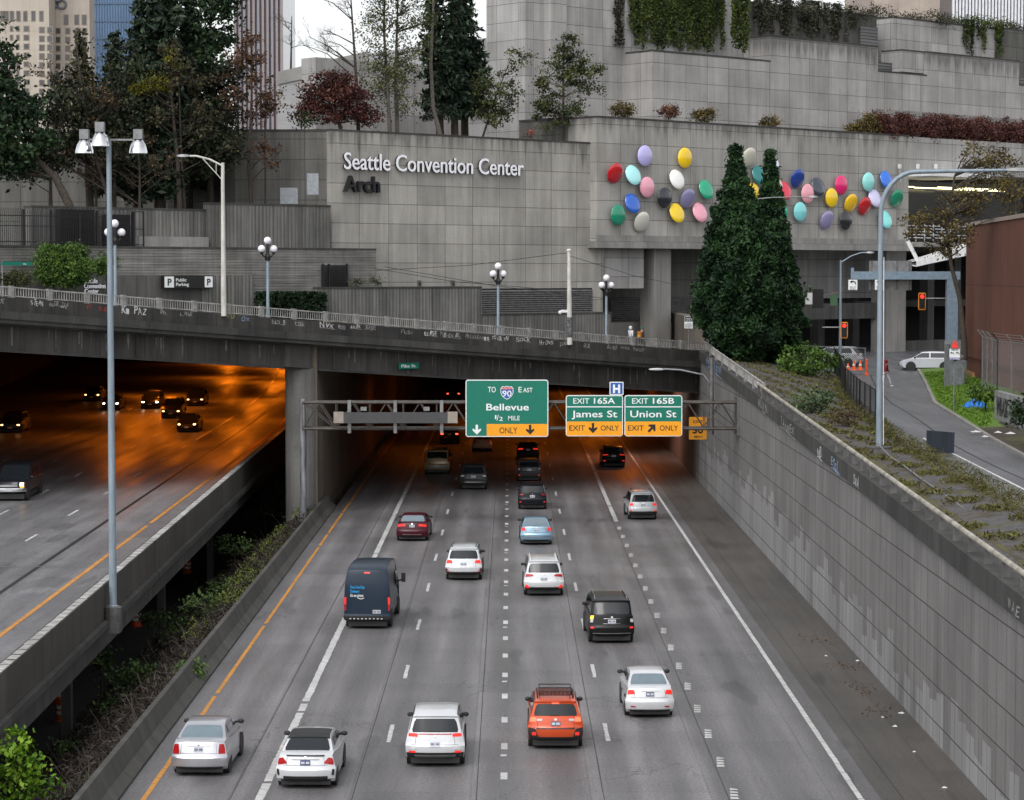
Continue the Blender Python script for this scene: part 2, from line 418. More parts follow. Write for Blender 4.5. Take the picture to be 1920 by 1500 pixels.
def ragged(mb, x, y0, y1, w, seg, drop=0.0, z=.009, jit=.01):
    """one painted stripe laid as short worn pieces along Y"""
    y = y0
    while y < y1:
        l = min(seg * rnd(.7, 1.3), y1 - y)
        if random.random() > drop:
            a, b = x - w / 2 + rnd(-jit, jit), x + w / 2 + rnd(-jit, jit)
            mb.quad((a, y, z), (b, y, z), (b, y + l * .97, z), (a, y + l * .97, z))
        y += l
mb = MB(); ragged(mb, -10.72, 20, 420, .15, .7, .03); mb.build('edge_line', m_liney, freeway)
mb = MB(); ragged(mb, -7.33, 20, 420, .26, .35, .02, jit=.016); mb.build('wide_lane_line', m_linew, freeway)
mb = MB()
for i in range(-4, 24):
    c = 77.9 + 12.19 * i; ragged(mb, -3.98, c - 1.52, c + 1.52, .14, .5, 0)
mb.build('lane_dashes', m_linew, freeway)
mb = MB()
for i in range(-6, 45):
    c = 71.2 + 4.53 * i; mb.quad((-.27, c - .5, .009), (-.06, c - .5, .009), (-.06, c + .5, .009), (-.27, c + .5, .009))
    if i % 3 == 1: mb.quad((-.3, c - 1.6, .009), (-.1, c - 1.6, .009), (-.08, c - 1.3, .009), (-.26, c - 1.3, .009))
mb.build('lane_marker_row', m_linew, freeway)
mb = MB()
for i in range(-4, 24):
    c = 78.1 + 12.19 * i; ragged(mb, 3.26, c - 1.52, c + 1.52, .14, .5, 0)
mb.build('lane_dashes', m_linew, freeway)
mb = MB()
for i in range(-6, 16):
    c = 73.3 + 4.53 * i
    for k in range(4):
        y = c - .75 + k * .4; o = (k - 1.5) * .03
        mb.quad((6.53 + o, y, .009), (6.78 + o, y, .009), (6.76 + o, y + .27 - .04 * k, .009), (6.55 + o, y + .3, .009))
mb.build('lane_marker_row', m_linew, freeway)
mb = MB(); ragged(mb, 6.64, 145, 420, .26, .6, .04); mb.build('wide_lane_line', m_linew, freeway)
mb = MB(); ragged(mb, 10.3, 20, 420, .17, 1.2, .0, jit=.008); mb.build('edge_line', m_linew, freeway)
mb = MB()
for x in (-8.2, -4.62, -.97, 2.78, 6.44, 11.55):
    y = 20
    while y < 420:
        mb.quad((x - .012, y, .007), (x + .012, y, .007), (x + .012 + rnd(-.008, .008), y + 6, .007), (x - .012, y + 6, .007)); y += 6.0
mb.build('pavement_joint', m_black, freeway)

# ------------------------------------------------------------------ median barrier, embankment, lower road
br = thing('median_barrier', 'low sloped concrete barrier beside the yellow line of the right roadway', 'barrier')
y = 40.0
while y < 150:
    mb = MB(); prof = [(-12.15, -.6), (-12.15, .82), (-11.95, .84), (-11.72, .32), (-11.42, .08), (-11.42, -.02), (-11.42, -.6)]
    mb.prism([(p[0], p[1]) for p in prof], y, y + 7.58, 'y'); mb.build('barrier_section', m_barrier, br); y += 7.62
m_soil = simple('damp_soil', (.03, .026, .02), .95, var=.5, scale=.9, bmp=.4)
mb = MB(); ny, nx = 60, 10
vv = []
for i in range(ny + 1):
    for j in range(nx + 1):
        y = 40 + 130 * i / ny; a = j / nx; x = -12.15 - 8.2 * a
        vv.append((x, y, .25 - 6.3 * a ** 1.1 + (rnd(-.18, .18) if 0 < j < nx else 0)))
mb.add(vv, [(i * (nx + 1) + j, i * (nx + 1) + j + 1, (i + 1) * (nx + 1) + j + 1, (i + 1) * (nx + 1) + j) for i in range(ny) for j in range(nx)])
tag(mb.build('embankment', m_soil, smooth=60), kind='structure')
tag(strip('lower_road', (-60, -20.0), 20, 330, -6.0, simple('dark_asphalt', (.05, .05, .05), .7, var=.25)), kind='structure')

# ------------------------------------------------------------------ viaduct on the left
def xin(y): return -15.95 - .018 * (y - 92)
def xyel(y): return -18.46 - .0104 * (y - 101) - (.0005 * (y - 180) ** 2 if y > 180 else 0)
def xl(y, x0): return x0 - .0145 * (y - 120) - (.0003 * (y - 190) ** 2 if y > 190 else 0)
mb = MB(); ys = [30 + 10 * i for i in range(40)]
for a, b in zip(ys, ys[1:]): mb.quad((-75 - .1 * a, a, 2.4), (xin(a), a, 2.4), (xin(b), b, 2.4), (-75 - .1 * b, b, 2.4))
erd = tag(mb.build('elevated_road', m_deckroad), kind='structure')
def curve_line(fn, y0, y1, w, seg, drop, name, mat, parent, z=2.412):
    mb = MB(); y = y0
    while y < y1:
        l = seg * rnd(.8, 1.2)
        if random.random() > drop:
            mb.quad((fn(y) - w / 2, y, z), (fn(y) + w / 2, y, z), (fn(y + l) + w / 2, y + l * .98, z), (fn(y + l) - w / 2, y + l * .98, z))
        y += l
    mb.build(name, mat, parent)
curve_line(xyel, 40, 400, .2, 1.2, .02, 'edge_line', m_liney, erd)
curve_line(lambda y: xl(y, -23.55), 183, 400, .2, 1.5, .02, 'lane_line', m_linew, erd)
for x0 in (-23.55, -27.35, -30.9, -34.4):
    mb = MB()
    for i in range(0, 26 if x0 != -23.55 else 10):
        c = 66.4 + 12.1 * i; x = xl(c, x0)
        mb.quad((x - .08, c - 1.5, 2.412), (x + .08, c - 1.5, 2.412), (x + .04, c + 1.5, 2.412), (x - .12, c + 1.5, 2.412))
    mb.build('lane_dashes', m_linew, erd)
mb = MB()
for y in (103.5,): mb.quad((-60, y - .12, 2.41), (xin(y) - .4, y - .12, 2.41), (xin(y) - .4, y + .12, 2.41), (-60, y + .12, 2.41))
mb.build('expansion_joint', m_steel, erd)
mb = MB()
for a, b in zip(range(60, 220, 5), range(65, 225, 5)): mb.quad((xl(a, -21.1) - .1, a, 2.407), (xl(a, -21.1) + .1, a, 2.407), (xl(b, -21.1) + .1, b, 2.407), (xl(b, -21.1) - .1, b, 2.407))
mb.build('tar_seam', m_black, erd)

vd = thing('viaduct', 'raised roadway edge with worn concrete parapet and slim columns over the lower road', 'viaduct')
pp = MB(); cp = MB(); fl = MB(); gd = MB()
for a, b in zip(range(30, 260, 10), range(40, 270, 10)):
    for mbx, poly in ((pp, [(-.42, 2.3), (-.42, 3.15), (0, 3.15), (.0, 1.78), (-.42, 1.78)]), (fl, [(-.6, 1.42), (-.6, 1.76), (.22, 1.76), (.22, 1.5)]), (gd, [(-4, .3), (-4, 1.4), (-.35, 1.4), (-.35, .3)])):
        v = [(xin(a) + q[0], a, q[1]) for q in poly] + [(xin(b) + q[0], b, q[1]) for q in poly]; n = len(poly)
        mbx.add(v, [tuple(range(n)), tuple(range(2 * n - 1, n - 1, -1))] + [(i, i + n, (i + 1) % n + n, (i + 1) % n) for i in range(n)])
    for k in range(10):
        y = a + k; w = rnd(.02, .05); t1 = xin(y)
        cp.add([(t1 - .4 + w, y, 3.156), (t1 - .02 - w, y, 3.156), (t1 - .02 - w, y + 1 - rnd(.03, .25), 3.156), (t1 - .4 + w, y + 1 - rnd(.03, .2), 3.156)], [(0, 1, 2, 3)])
pp.build('parapet', m_parapet, vd); cp.build('parapet_top', m_capbright, vd); fl.build('deck_edge', m_barrier, vd); gd.build('deck_girder', m_smooth_d, vd)
for y in (99, 130, 155):
    mb = MB(); mb.box(xin(y) - 3.0, xin(y) - 2.6, y, y + .6, -6.2, .32); mb.build('column', m_smooth_d, vd)
wallb = MB(); wallb.box(-29.5, -29, 60, 300, -6.2, .35); tag(wallb.build('lower_road_wall', m_smooth_d), 'dark concrete wall at the back of the lower road under the viaduct', 'wall')

# ------------------------------------------------------------------ tunnel under the street and the convention centre
lw = thing('tunnel_wall', 'stained brown wall on the left of the right roadway under the overpass', 'wall')
mb = MB(); mb.box(-12.9, -12.2, 149, 420, -1, 12); mb.build('wall_face', concrete('tunnel_wall_concrete', (.16, .13, .10), 2.4, 20, streak=.5, joint=.4), lw)
rw = MB(); rw.box(14.02, 14.8, 175, 420, -1, 12); tag(rw.build('tunnel_wall', concrete('tunnel_side_concrete', (.2, .17, .14), 2.4, 20, streak=.4)), 'right hand wall deep inside the tunnel glowing orange', 'wall')
ew = MB(); ew.quad((-47, 165, -1), (-76, 430, -1), (-76, 430, 14), (-47, 165, 14)); ew.box(-90, 30, 428, 430, -8, 20)  # the box is an added, unseen end wall that keeps light out
ew.quad((-75, 140, -1), (-47, 165, -1), (-47, 165, 14), (-75, 140, 14))
tag(ew.build('tunnel_wall', m_smooth_d), 'unlit wall at the far left edge of the left roadway, with an added light-blocking end wall', 'wall')
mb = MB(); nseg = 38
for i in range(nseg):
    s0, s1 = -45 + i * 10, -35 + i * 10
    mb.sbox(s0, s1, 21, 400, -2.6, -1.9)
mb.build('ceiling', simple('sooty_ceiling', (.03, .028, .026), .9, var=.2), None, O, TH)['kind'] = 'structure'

def sodium(x, y, z, power, label, size=(1.6, .5)):
    z = railz(E.dot(Vector((x, y, 0)) - O)) - 2.6 - .35 if y > 175 else z
    t = thing('tunnel_lamp', label, 'lamp', (x, y, z), 0, 'orange lamps under the overpass')
    mb = MB(); mb.box(-.5, .5, -.2, .2, .02, .22); mb.build('lamp_housing', m_black, t)
    mb = MB(); mb.box(-.42, .42, -.14, .14, -.02, .018); mb.build('lamp_lens', simple('sodium_lens', (.8, .4, .1), .4, emit=(1, .33, .03), estr=9), t)
    l = bpy.data.lights.new('sodium_light', 'AREA'); l.shape = 'RECTANGLE'; l.size, l.size_y = size; l.energy = power; l.color = (1, .2, .006)
    o = bpy.data.objects.new('lamp_glow', l); COL.objects.link(o); o.parent = t; o.location = (0, 0, -.06)
SOD = 0.165
for i, (x, y, p) in enumerate([(-22, 178, 1500), (-31, 186, 1700), (-27, 190, 900), (-24, 207, 1900), (-34, 214, 1900), (-33, 226, 1400), (-26, 240, 2200), (-37, 248, 2200), (-28, 280, 2600), (-35, 292, 2400), (-31, 320, 3000), (-40, 335, 2500)]):
    sodium(x, y, 8.6 if x < -20 else 8, p * SOD, f'orange sodium lamp over the left roadway, number counted from the portal inward {"first second third fourth fifth sixth seventh eighth ninth tenth eleventh twelfth".split()[i]}')
for i, (x, y, p) in enumerate([(10.5, 196, 1300), (2, 215, 500), (9, 232, 1500), (-4, 246, 500), (4, 268, 700), (-8, 206, 220), (8, 300, 900)]):
    sodium(x, y, 6.4, p * SOD, f'dim orange lamp over the right roadway, number counted from the portal inward {"first third fourth fifth sixth second seventh".split()[i]}')

# ------------------------------------------------------------------ the overpass
ov = thing('overpass', 'sloping concrete street bridge with graffiti on its edge and a pale metal railing', 'bridge', O, TH)
S0, S1 = -24, 58.6
def run(name, parts, mat):
    mb = MB()
    for t0, t1, d0, d1 in parts: mb.sbox(S0, S1, t0, t1, d0, d1)
    return mb.build(name, mat, ov)
fascia = run('graffiti_edge', [(0, .35, -1.42, -.62)], m_fascia)
run('edge_ledge', [(-.12, .6, -1.86, -1.424), (-.02, .8, -2.1, -1.862)], m_cap)
run('girder', [(.95, 1.6, -3.62, -2.0)], m_bridge)
run('girder_flange', [(.75, 1.7, -3.74, -3.622)], m_cap)
run('deck_slab', [(.62, 23, -2.2, -1.6)], m_smooth_d)
mb = MB()
for t in (5.5, 10, 14.5, 19): mb.sbox(S0, S1, t, t + .6, -3.6, -2.2)
mb.build('inner_girders', m_smooth_d, ov)
mb = MB(); mb.sbox(S0, 64, .35, 22, -1.602, -1.0); tag(mb.build('street', m_asph, None, O, TH), kind='structure')
mb = MB()
for s in (-2.1, -.4, 9.8, 17.2, 24.6, 30.7, 35.2, 41.2, 44.5, 50.3): mb = MB(); mb.sbox(s, s + .18, .82, .948, -3.6, -2.1); mb.build('girder_stiffener', m_bridge, ov)
mb = MB(); mb.sbox(20.6, 22.6, .55, .948, -3.62, -2.12); mb.build('bearing_block', m_bridge, ov)
m_lime = simple('lime_runs', (.17, .165, .155), .9, var=.4, scale=2)
for k in range(60):
    mb = MB(); s = rnd(S0, S1); w = rnd(.05, .22); l = rnd(.4, 1.4); d = -2.15 - rnd(0, .2)
    mb.add([(s, .944, railz(s) + d), (s + w, .944, railz(s) + d), (s + w * .7, .944, railz(s) + d - l), (s + w * .3, .944, railz(s) + d - l)], [(0, 1, 2, 3)]); mb.build('stain', m_lime, ov)
cpt = MB(); cpt.lathe([(1.0, -2), (1.0, railz(21) - 3.75)], (22.6, 1.6, 0), 24); cpt.build('pier_column', concrete('pier_concrete', (.2, .195, .185), streak=.5, blot=.4), ov, smooth=40)
# railing: a panel every 2.5 m, each with a concrete post, two rails and balusters
m_rail = simple('weathered_pale_rail', (.42, .41, .39), .55, .2, .3, 2)
m_post = simple('rail_post_concrete', (.26, .255, .25), .8, var=.25)
k = 0; s = S0
while s < S1 - 1:
    mb = MB()
    mb.sbox(s + .15, s + 2.5, .14, .22, -.07, 0); mb.sbox(s + .15, s + 2.5, .15, .21, -.55, -.5)
    for j in range(13): mb.sbox(s + .28 + j * .17, s + .31 + j * .17, .165, .195, -.5, -.07)
    mb.build('railing_panel', m_rail, ov)
    mb = MB(); mb.sbox(s - .13, s + .14, .05, .33, -.66, .05); mb.build('railing_post', m_post, ov)
    s += 2.5
def graffiti(txt, px, py, wpx, hpx, col, t=-.004, bold=.0, parent=ov):
    s, z = st(px, py + hpx / 2, t); s2, _ = st(px + wpx, py, t)
    mb = MB(); k = -.0754
    scrawl(mb, txt, (s2 - s) * .9, hpx * .026, lambda a, u, o: (s + a, t - o, z + u + a * k), random.Random(txt))
    return mb.build('graffiti', col, parent)
m_gw = simple('white_spray', (.6, .6, .6), .7, var=.3, scale=6); m_gg = simple('grey_spray', (.32, .32, .31), .7, var=.4, scale=6); m_gr = simple('red_spray', (.25, .03, .03), .7); m_gb = simple('blue_spray', (.25, .35, .5), .7, var=.3); m_gy = simple('yellow_spray', (.3, .27, .05), .7, var=.4, scale=6); m_gk = simple('black_spray', (.02, .02, .02), .7)
for a in [('S', 0, 562, 9, 10, m_gg), ('STERN', 58, 566, 26, 11, m_gw), ('ANDR 22A', 92, 569, 40, 9, m_gg), ('FT', 163, 575, 14, 8, m_gr), ('RED', 186, 577, 30, 10, m_gr), ('KI PAZ', 228, 580, 52, 14, m_gw), ('LYNK', 338, 587, 26, 8, m_gg), ('OX', 452, 596, 20, 10, m_gb), ('NDJ', 510, 601, 28, 10, m_gg), ('NVK', 600, 608, 30, 11, m_gw), ('AWAX', 657, 610, 22, 9, m_gw), ('SASE', 684, 613, 24, 9, m_gg), ('NEDSKRATING', 716, 617, 66, 9, m_gk), ('ELISE', 796, 623, 26, 10, m_gw), ('MINDLIN', 826, 626, 42, 10, m_gg), ('ARLSUSAN', 872, 629, 40, 8, m_gg), ('YOGRYN', 921, 632, 36, 10, m_gw), ('SOCK', 967, 635, 32, 10, m_gw), ('HYONS', 1012, 640, 28, 10, m_gw), ('BAXED', 1138, 650, 22, 8, m_gg), ('MARK', 1164, 650, 20, 7, m_gg), ('REUP', 1188, 653, 22, 8, m_gg), ('Mix', 112, 574, 16, 7, m_gg), ('oh', 300, 583, 14, 9, m_gg), ('vez', 372, 590, 20, 8, m_gk), ('Wu', 424, 592, 18, 8, m_gy), ('tak', 552, 606, 22, 9, m_gg), ('em', 634, 612, 16, 8, m_gg), ('rust', 752, 621, 26, 8, m_gg), ('lo', 908, 633, 12, 9, m_gw), ('psi', 1050, 643, 22, 8, m_gg), ('ax', 1094, 646, 14, 9, m_gg)]:
    graffiti(*a)
sn = MB(); s, z = st(768, 686, .6); sn.prism(rrect(s - .85, s + .85, z - .2, z + .2, .05), .66, .72, 'y', 0)
sn.text('Pike St.', s - .65, s + .6, z - .1, .2, .655, 1, .01)
tag(sn.build('street_name_sign', [m_green, m_signw], None, O, TH), 'small green street name plate on the bridge girder', 'sign')

# ------------------------------------------------------------------ right retaining wall and its railings
def ztop(y): return 4.84 + .0285 * y
rt = thing('retaining_wall', 'tall panelled concrete wall rising along the right shoulder', 'wall')
mb = MB(); mb.prism([(20, -.5), (176, -.5), (176, ztop(176) - .72), (20, ztop(20) - .72)], 14.0, 14.6, 'x'); mb.build('wall_face', m_wallret, rt)
mb = MB(); mb.prism([(20, ztop(20) - .72), (176, ztop(176) - .72), (176, ztop(176)), (20, ztop(20))], 13.9, 14.7, 'x'); mb.build('wall_cap', m_cap, rt)
mb = MB(); y = 60.0
while y < 172:
    w = 1.25
    base = 1.0 + 2.0 * max(0, min(1, (y - 66) / 60)) if y < 130 else 3.2
    h = max(.5, base + rnd(-.7, .9)); h = round(h / .2) * .2
    if random.random() < .9:
        mi = 0 if random.random() < (.7 if y < 128 else .45) else 1
        mb.quad((13.996, y + .004, .02), (13.996, y + w, .02), (13.996, y + w, h + rnd(-.15, .15)), (13.996, y + .004, h), mi)
    y += w
mb.build('paint_patch', [m_patch, m_patch2], rt)
def wgraf(txt, y0, y1, dz, cap, mat):
    mb = MB(); scrawl(mb, txt, abs(y1 - y0), cap, lambda a, u, o: (13.894 - o, y1 - a, ztop(y1 - a) + dz + u), random.Random(txt)); mb.build('graffiti', mat, rt)
for a in [('MSKREW', 154, 165, -.62, .5, m_gb), ('WOLN', 126, 131, -.66, .5, m_gg), ('TANREK', 114, 120, -.66, .4, m_gg), ('NB', 104, 105.6, -.66, .4, m_gw), ('ESSL', 98.5, 101.0, -.64, .42, m_gb), ('DRA', 93, 94.4, -.66, .42, m_gw), ('WAE', 63.5, 65, -.62, .34, m_gg)]: wgraf(*a)
pr = thing('pipe_guardrail', 'rusty pale pipe guard rail running along the top of the retaining wall', 'railing')
mb = MB(); ys = list(range(40, 134, 3))
mb.tube([(14.1, y, ztop(y) + .52) for y in ys], .085, 8); mb.build('pipe', simple('worn_pipe_paint', (.42, .39, .33), .55, .2, .35, 1.5), pr, smooth=40)
y = 42.0
while y < 133:
    mb = MB(); mb.prism([(14.02, ztop(y) - .1), (14.3, ztop(y) - .1), (14.24, ztop(y) + .46), (14.06, ztop(y) + .46)], y, y + .12, 'y'); mb.build('bracket', m_steel_d, pr); y += 2.45
cr = thing('curved_railing', 'pale baluster railing curving from the bridge down along the wall top', 'railing')
pts = [W(58.6, .18, railz(58.6))]
c0 = W(60.2, .18, railz(60.2) - .05)
pts += [c0, Vector((14.3, 170.5, ztop(170) + .72)), Vector((14.25, 166, ztop(166) + .7))] + [Vector((14.2, y, ztop(y) + .68)) for y in range(161, 130, -5)]
rail = MB(); bal = MB()
rail.tube(pts, .05, 6); rail.tube([p - Vector((0, 0, .5)) for p in pts], .035, 6)
rail.build('rail', m_rail, cr, smooth=40)
for a, b in zip(pts, pts[1:]):
    n = max(2, int((b - a).length / .22))
    for i in range(n):
        p = a.lerp(b, i / n); bal.box(p.x - .018, p.x + .018, p.y - .018, p.y + .018, p.z - .5, p.z - .03)
bal.build('balusters', m_rail, cr)
for p in pts[1:]:
    mb = MB(); mb.box(p.x - .1, p.x + .12, p.y - .1, p.y + .1, p.z - .75, p.z + .04); mb.build('railing_post', m_post, cr)

# ------------------------------------------------------------------ terrace, off ramp, lawn, cross street
def zrd(y): return 6.57 + .0085 * y
EDGE = [(30, 16.6, 20.2), (60, 17.3, 20.7), (87, 17.9, 21.4), (110, 18.35, 22.7), (125, 19.2, 23.9), (137, 20.0, 24.8), (160, 22.8, 28.3), (182, 25.2, 31.5)]
def edge(y, k):
    for a, b in zip(EDGE, EDGE[1:]):
        if y <= b[0]: 
            f = (y - a[0]) / (b[0] - a[0]); return a[k] + (b[k] - a[k]) * f
    return EDGE[-1][k]
mb = MB(); ys = [30 + 4 * i for i in range(39)]
for a, b in zip(ys, ys[1:]): mb.quad((edge(a, 1), a, zrd(a)), (edge(a, 2), a, zrd(a)), (edge(b, 2), b, zrd(b)), (edge(b, 1), b, zrd(b)))
ramp_o = tag(mb.build('off_ramp', m_asph), kind='structure')
mb = MB()
for y in np.arange(40, 112, 1.5):
    x0, x1 = edge(y, 1) + 1.35, edge(y + 1.5, 1) + 1.35
    mb.quad((x0 - .06, y, zrd(y) + .008), (x0 + .06, y, zrd(y) + .008), (x1 + .06, y + 1.5, zrd(y + 1.5) + .008), (x1 - .06, y + 1.5, zrd(y + 1.5) + .008))
mb.build('edge_line', m_linew, ramp_o)
mb = MB()
for y in np.arange(40, 170, 2.0):
    x0, x1 = edge(y, 1) + 2.3 + math.sin(y / 9) * .25, edge(y + 2, 1) + 2.3 + math.sin((y + 2) / 9) * .25
    mb.quad((x0 - .05, y, zrd(y) + .005), (x0 + .05, y, zrd(y) + .005), (x1 + .05, y + 2, zrd(y + 2) + .005), (x1 - .05, y + 2, zrd(y + 2) + .005))
mb.build('tar_seam', m_black, ramp_o)
mb = MB(); ys = np.arange(60, 178, 3.0)
for a, b in zip(ys, ys[1:]):
    q = lambda y: [(edge(y, 2), y, zrd(y) - .05), (edge(y, 2), y, zrd(y) + .14), (edge(y, 2) + .18, y, zrd(y) + .14), (edge(y, 2) + .18, y, zrd(y) - .05)]
    v = q(a) + q(b - .02); mb.add(v, [(0, 1, 2, 3), (7, 6, 5, 4)] + [(i, i + 4, (i + 1) % 4 + 4, (i + 1) % 4) for i in range(4)])
tag(mb.build('kerb', m_smooth, None), kind='structure')
def ground_mat(name, c_pave, c_moss, c_grass, thr=.5, slabs=True):
    m, nt, bs = nodes(name); tc = coords(nt); bs.inputs['Roughness'].default_value = .85
    sp = nt.nodes.new('ShaderNodeSeparateXYZ'); nt.links.new(tc, sp.inputs[0])
    b = nt.nodes.new('ShaderNodeTexBrick'); b.offset = 0
    b.inputs['Scale'].default_value = 1; b.inputs['Brick Width'].default_value = 2.2; b.inputs['Row Height'].default_value = 3.1; b.inputs['Mortar Size'].default_value = .16; b.inputs['Mortar Smooth'].default_value = 1
    nt.links.new(tc, b.inputs['Vector'])
    n1 = noise(nt, tc, .9, 6, .7); n2 = noise(nt, tc, .35, 5, .6)
    k = math_n(nt, 'ADD', n1, math_n(nt, 'MULTIPLY', b.outputs['Fac'], .3)) if slabs else n1
    c = mixc(nt, ramp(nt, k, [(thr, 0), (thr + .09, 1)]), c_pave, c_moss)
    c = mixc(nt, ramp(nt, n2, [(.5, 0), (.58, 1)]), c, c_grass) if not slabs else mixc(nt, ramp(nt, math_n(nt, 'MULTIPLY', k, n2), [(.3, 0), (.42, 1)]), c, c_grass)
    c = mixc(nt, 1, c, ramp(nt, noise(nt, tc, 5, 4, .7), [(.3, .55), (.7, 1.25)]), 'MULTIPLY')
    nt.links.new(c, bs.inputs['Base Color']); bump(nt, bs, noise(nt, tc, 8, 4), .5, .05)
    return m
m_terr = ground_mat('weedy_paving', (.085, .08, .082), (.055, .042, .022), (.09, .085, .022))
m_lawn = ground_mat('lawn_turf', (.095, .19, .015), (.07, .15, .016), (.1, .16, .02), slabs=False)
mb = MB(); ys = [30 + 3 * i for i in range(49)]; nx = 8; vv = []
for y in ys:
    for j in range(nx + 1):
        f = j / nx; x = 14.55 + (edge(y, 1) - 14.55) * f
        z = (ztop(y) - .22) * (1 - f ** 1.3) + (zrd(y) + .03) * f ** 1.3
        vv.append((x, y, z + (rnd(-.05, .05) if 0 < j < nx else 0)))
mb.add(vv, [(i * (nx + 1) + j, i * (nx + 1) + j + 1, (i + 1) * (nx + 1) + j + 1, (i + 1) * (nx + 1) + j) for i in range(len(ys) - 1) for j in range(nx)])
tag(mb.build('terrace_ground', m_terr, smooth=50), kind='structure')
def zlawn(x, y): return zrd(y) + .12 + max(0, x - edge(y, 2)) * .06
mb = MB(); ys = [60 + 3 * i for i in range(40)]; nx = 8; vv = []
for y in ys:
    for j in range(nx + 1):
        x = edge(y, 2) + .18 + (60 - edge(y, 2)) * (j / nx) ** 1.6; vv.append((x, y, zlawn(x, y) + (rnd(-.04, .04) if j else 0)))
mb.add(vv, [(i * (nx + 1) + j, i * (nx + 1) + j + 1, (i + 1) * (nx + 1) + j + 1, (i + 1) * (nx + 1) + j) for i in range(len(ys) - 1) for j in range(nx)])
mb.m = [1 if (k // nx) < 19 + (k % nx) % 3 else 0 for k in range(len(mb.f))]
tag(mb.build('lawn', [m_lawn, ground_mat('bare_wet_soil', (.04, .03, .022), (.055, .04, .025), (.06, .065, .02), slabs=False)], smooth=50), kind='structure')
mb = MB(); mb.add([(14.6, 170, 8.02), (60, 170, 8.02), (80, 260, 8.02), (14.6, 260, 8.02)], [(0, 1, 2, 3)]); mb.box(14.8, 80, 176.5, 177, -1, 8.0)
tag(mb.build('cross_street', m_asph), kind='structure')
# ------------------------------------------------------------------ convention centre (local x = along the street, local y = away from the bridge)
cc = thing('convention_center', 'stepped grey concrete convention centre with square panel joints', 'building', O, TH)
def blk(name, pxl, pxr, pyt, t, dep, mat, pyb=None, zb=None, ref=None, parent=cc, lip=True):
    sl, _ = st(pxl, 512, t); sr, _ = st(pxr, 512, t)
    zt = st(ref if ref is not None else pxl, pyt, t)[1]
    if pyb is not None: zb = st(ref if ref is not None else pxl, pyb, t)[1]
    mb = MB()
    if zb is not None: mb.box(sl, sr, t, t + dep, zb, zt)
    else: mb.add([(a, q, railz(a) - 1.9) for q in (t, t + dep) for a in (sl, sr)] + [(a, q, zt) for q in (t, t + dep) for a in (sl, sr)], [(0, 2, 3, 1), (4, 5, 7, 6), (0, 1, 5, 4), (2, 6, 7, 3), (0, 4, 6, 2), (1, 3, 7, 5)])
    o = mb.build(name, mat, parent)
    if lip:
        l = MB(); l.box(sl - .03, sr + .03, t - .03, t + dep, zt + .002, zt + .14); l.build('coping', m_cap, parent)
    return sl, sr, zb, zt
MT, AT = 19.8, 19.0
m_main = concrete('main_panel_concrete', (.405, .388, .355), 2.8, 1.47, streak=.24, joint=.3, tintv=.11, top=(st(622, 245, MT)[1], 3.4))
m_art = concrete('art_panel_concrete', (.39, .377, .352), 2.75, 1.55, off=(.6, .4), streak=.26, joint=.3, tintv=.1, top=(st(1119, 220, AT)[1], 2.6))
m_ter = concrete('upper_panel_concrete', (.405, .393, .38), 2.75, 1.55, off=(.6, .4), streak=.22, joint=.3, tintv=.11, top=(st(1442, 80, 26)[1], 3.0))
main = blk('main_wall', 622, 1130, 245, MT, 14, m_main)
ART = blk('art_wall', 1119, 1702, 220, AT, 9, m_art, pyb=452, ref=1119)
sl, sr, zb, zt = ART
mb = MB(); mb.box(sl - .25, sr + .1, AT - .3, AT + 8, zb - .55, zb - .02); mb.build('art_wall_ledge', m_smooth, cc)
mb = MB(); mb.box(sl - .1, sr + .1, AT - .12, AT - .004, zb, zb + .5); mb.build('art_wall_band', m_smooth, cc)
# recess below the art wall
RT = 24.5
rz = zb - .56
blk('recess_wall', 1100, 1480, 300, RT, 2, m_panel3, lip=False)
blk('recess_wall', 1483, 1640, 380, RT + 1.5, 2, m_panel2, pyb=560, ref=1483, lip=False)
blk('hanging_wall', 1118, 1207, 456, MT + .1, 3, m_panel2, pyb=541, ref=1119, lip=False)
blk('column', 1226, 1258, 300, AT + .9, 1.6, m_smooth, lip=False)
blk('column', 1662, 1699, 440, AT + 2.4, 1.8, m_smooth, lip=False)
blk('lintel', 1470, 1668, 570, AT + 3.5, 1.2, m_smooth_d, pyb=600, ref=1480, lip=False)
blk('lintel', 1690, 1850, 640, AT + 3.5, 1.2, m_smooth_d, pyb=662, ref=1690, lip=False)
mb = MB()
s0, s1 = st(1475, 512, 38)[0], st(1900, 512, 38)[0]
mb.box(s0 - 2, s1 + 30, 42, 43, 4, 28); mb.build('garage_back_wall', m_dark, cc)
mb = MB(); mb.box(st(1478, 512, 24)[0], s1 + 30, AT + 8.2, 42, zb - .6, zb + .3); mb.build('garage_soffit', m_smooth_d, cc)
mb = MB(); mb.box(st(1500, 512, 30)[0], s1, 30, 41, rz - 5.4, rz - 4.8); mb.build('garage_floor_slab', m_smooth_d, cc)
for px in (1535, 1600, 1740, 1790): blk('garage_pier', px, px + 12, 460, 27, 1, m_smooth_d, lip=False)
def louver(pxl, pxr, pyt, pyb, t):
    sl, _ = st(pxl, 512, t); sr, _ = st(pxr, 512, t); z1 = st(pxl, pyt, t)[1]; z0 = st(pxl, pyb, t)[1]
    mb = MB(); mb.box(sl, sr, t - .02, t + .3, z0, z1); n = int((z1 - z0) / .17); 
    o = mb.build('louver_bank', m_black, cc)
    mb = MB()
    for i in range(n):
        z = z0 + i * .17
        mb.add([(sl, t - .12, z + .02), (sr, t - .12, z + .02), (sr, t - .03, z + .12), (sl, t - .03, z + .12), (sl, t - .12, z - .02), (sr, t - .12, z - .02)], [(0, 1, 2, 3), (0, 4, 5, 1)])
    mb.build('slats', m_steel_d, o)
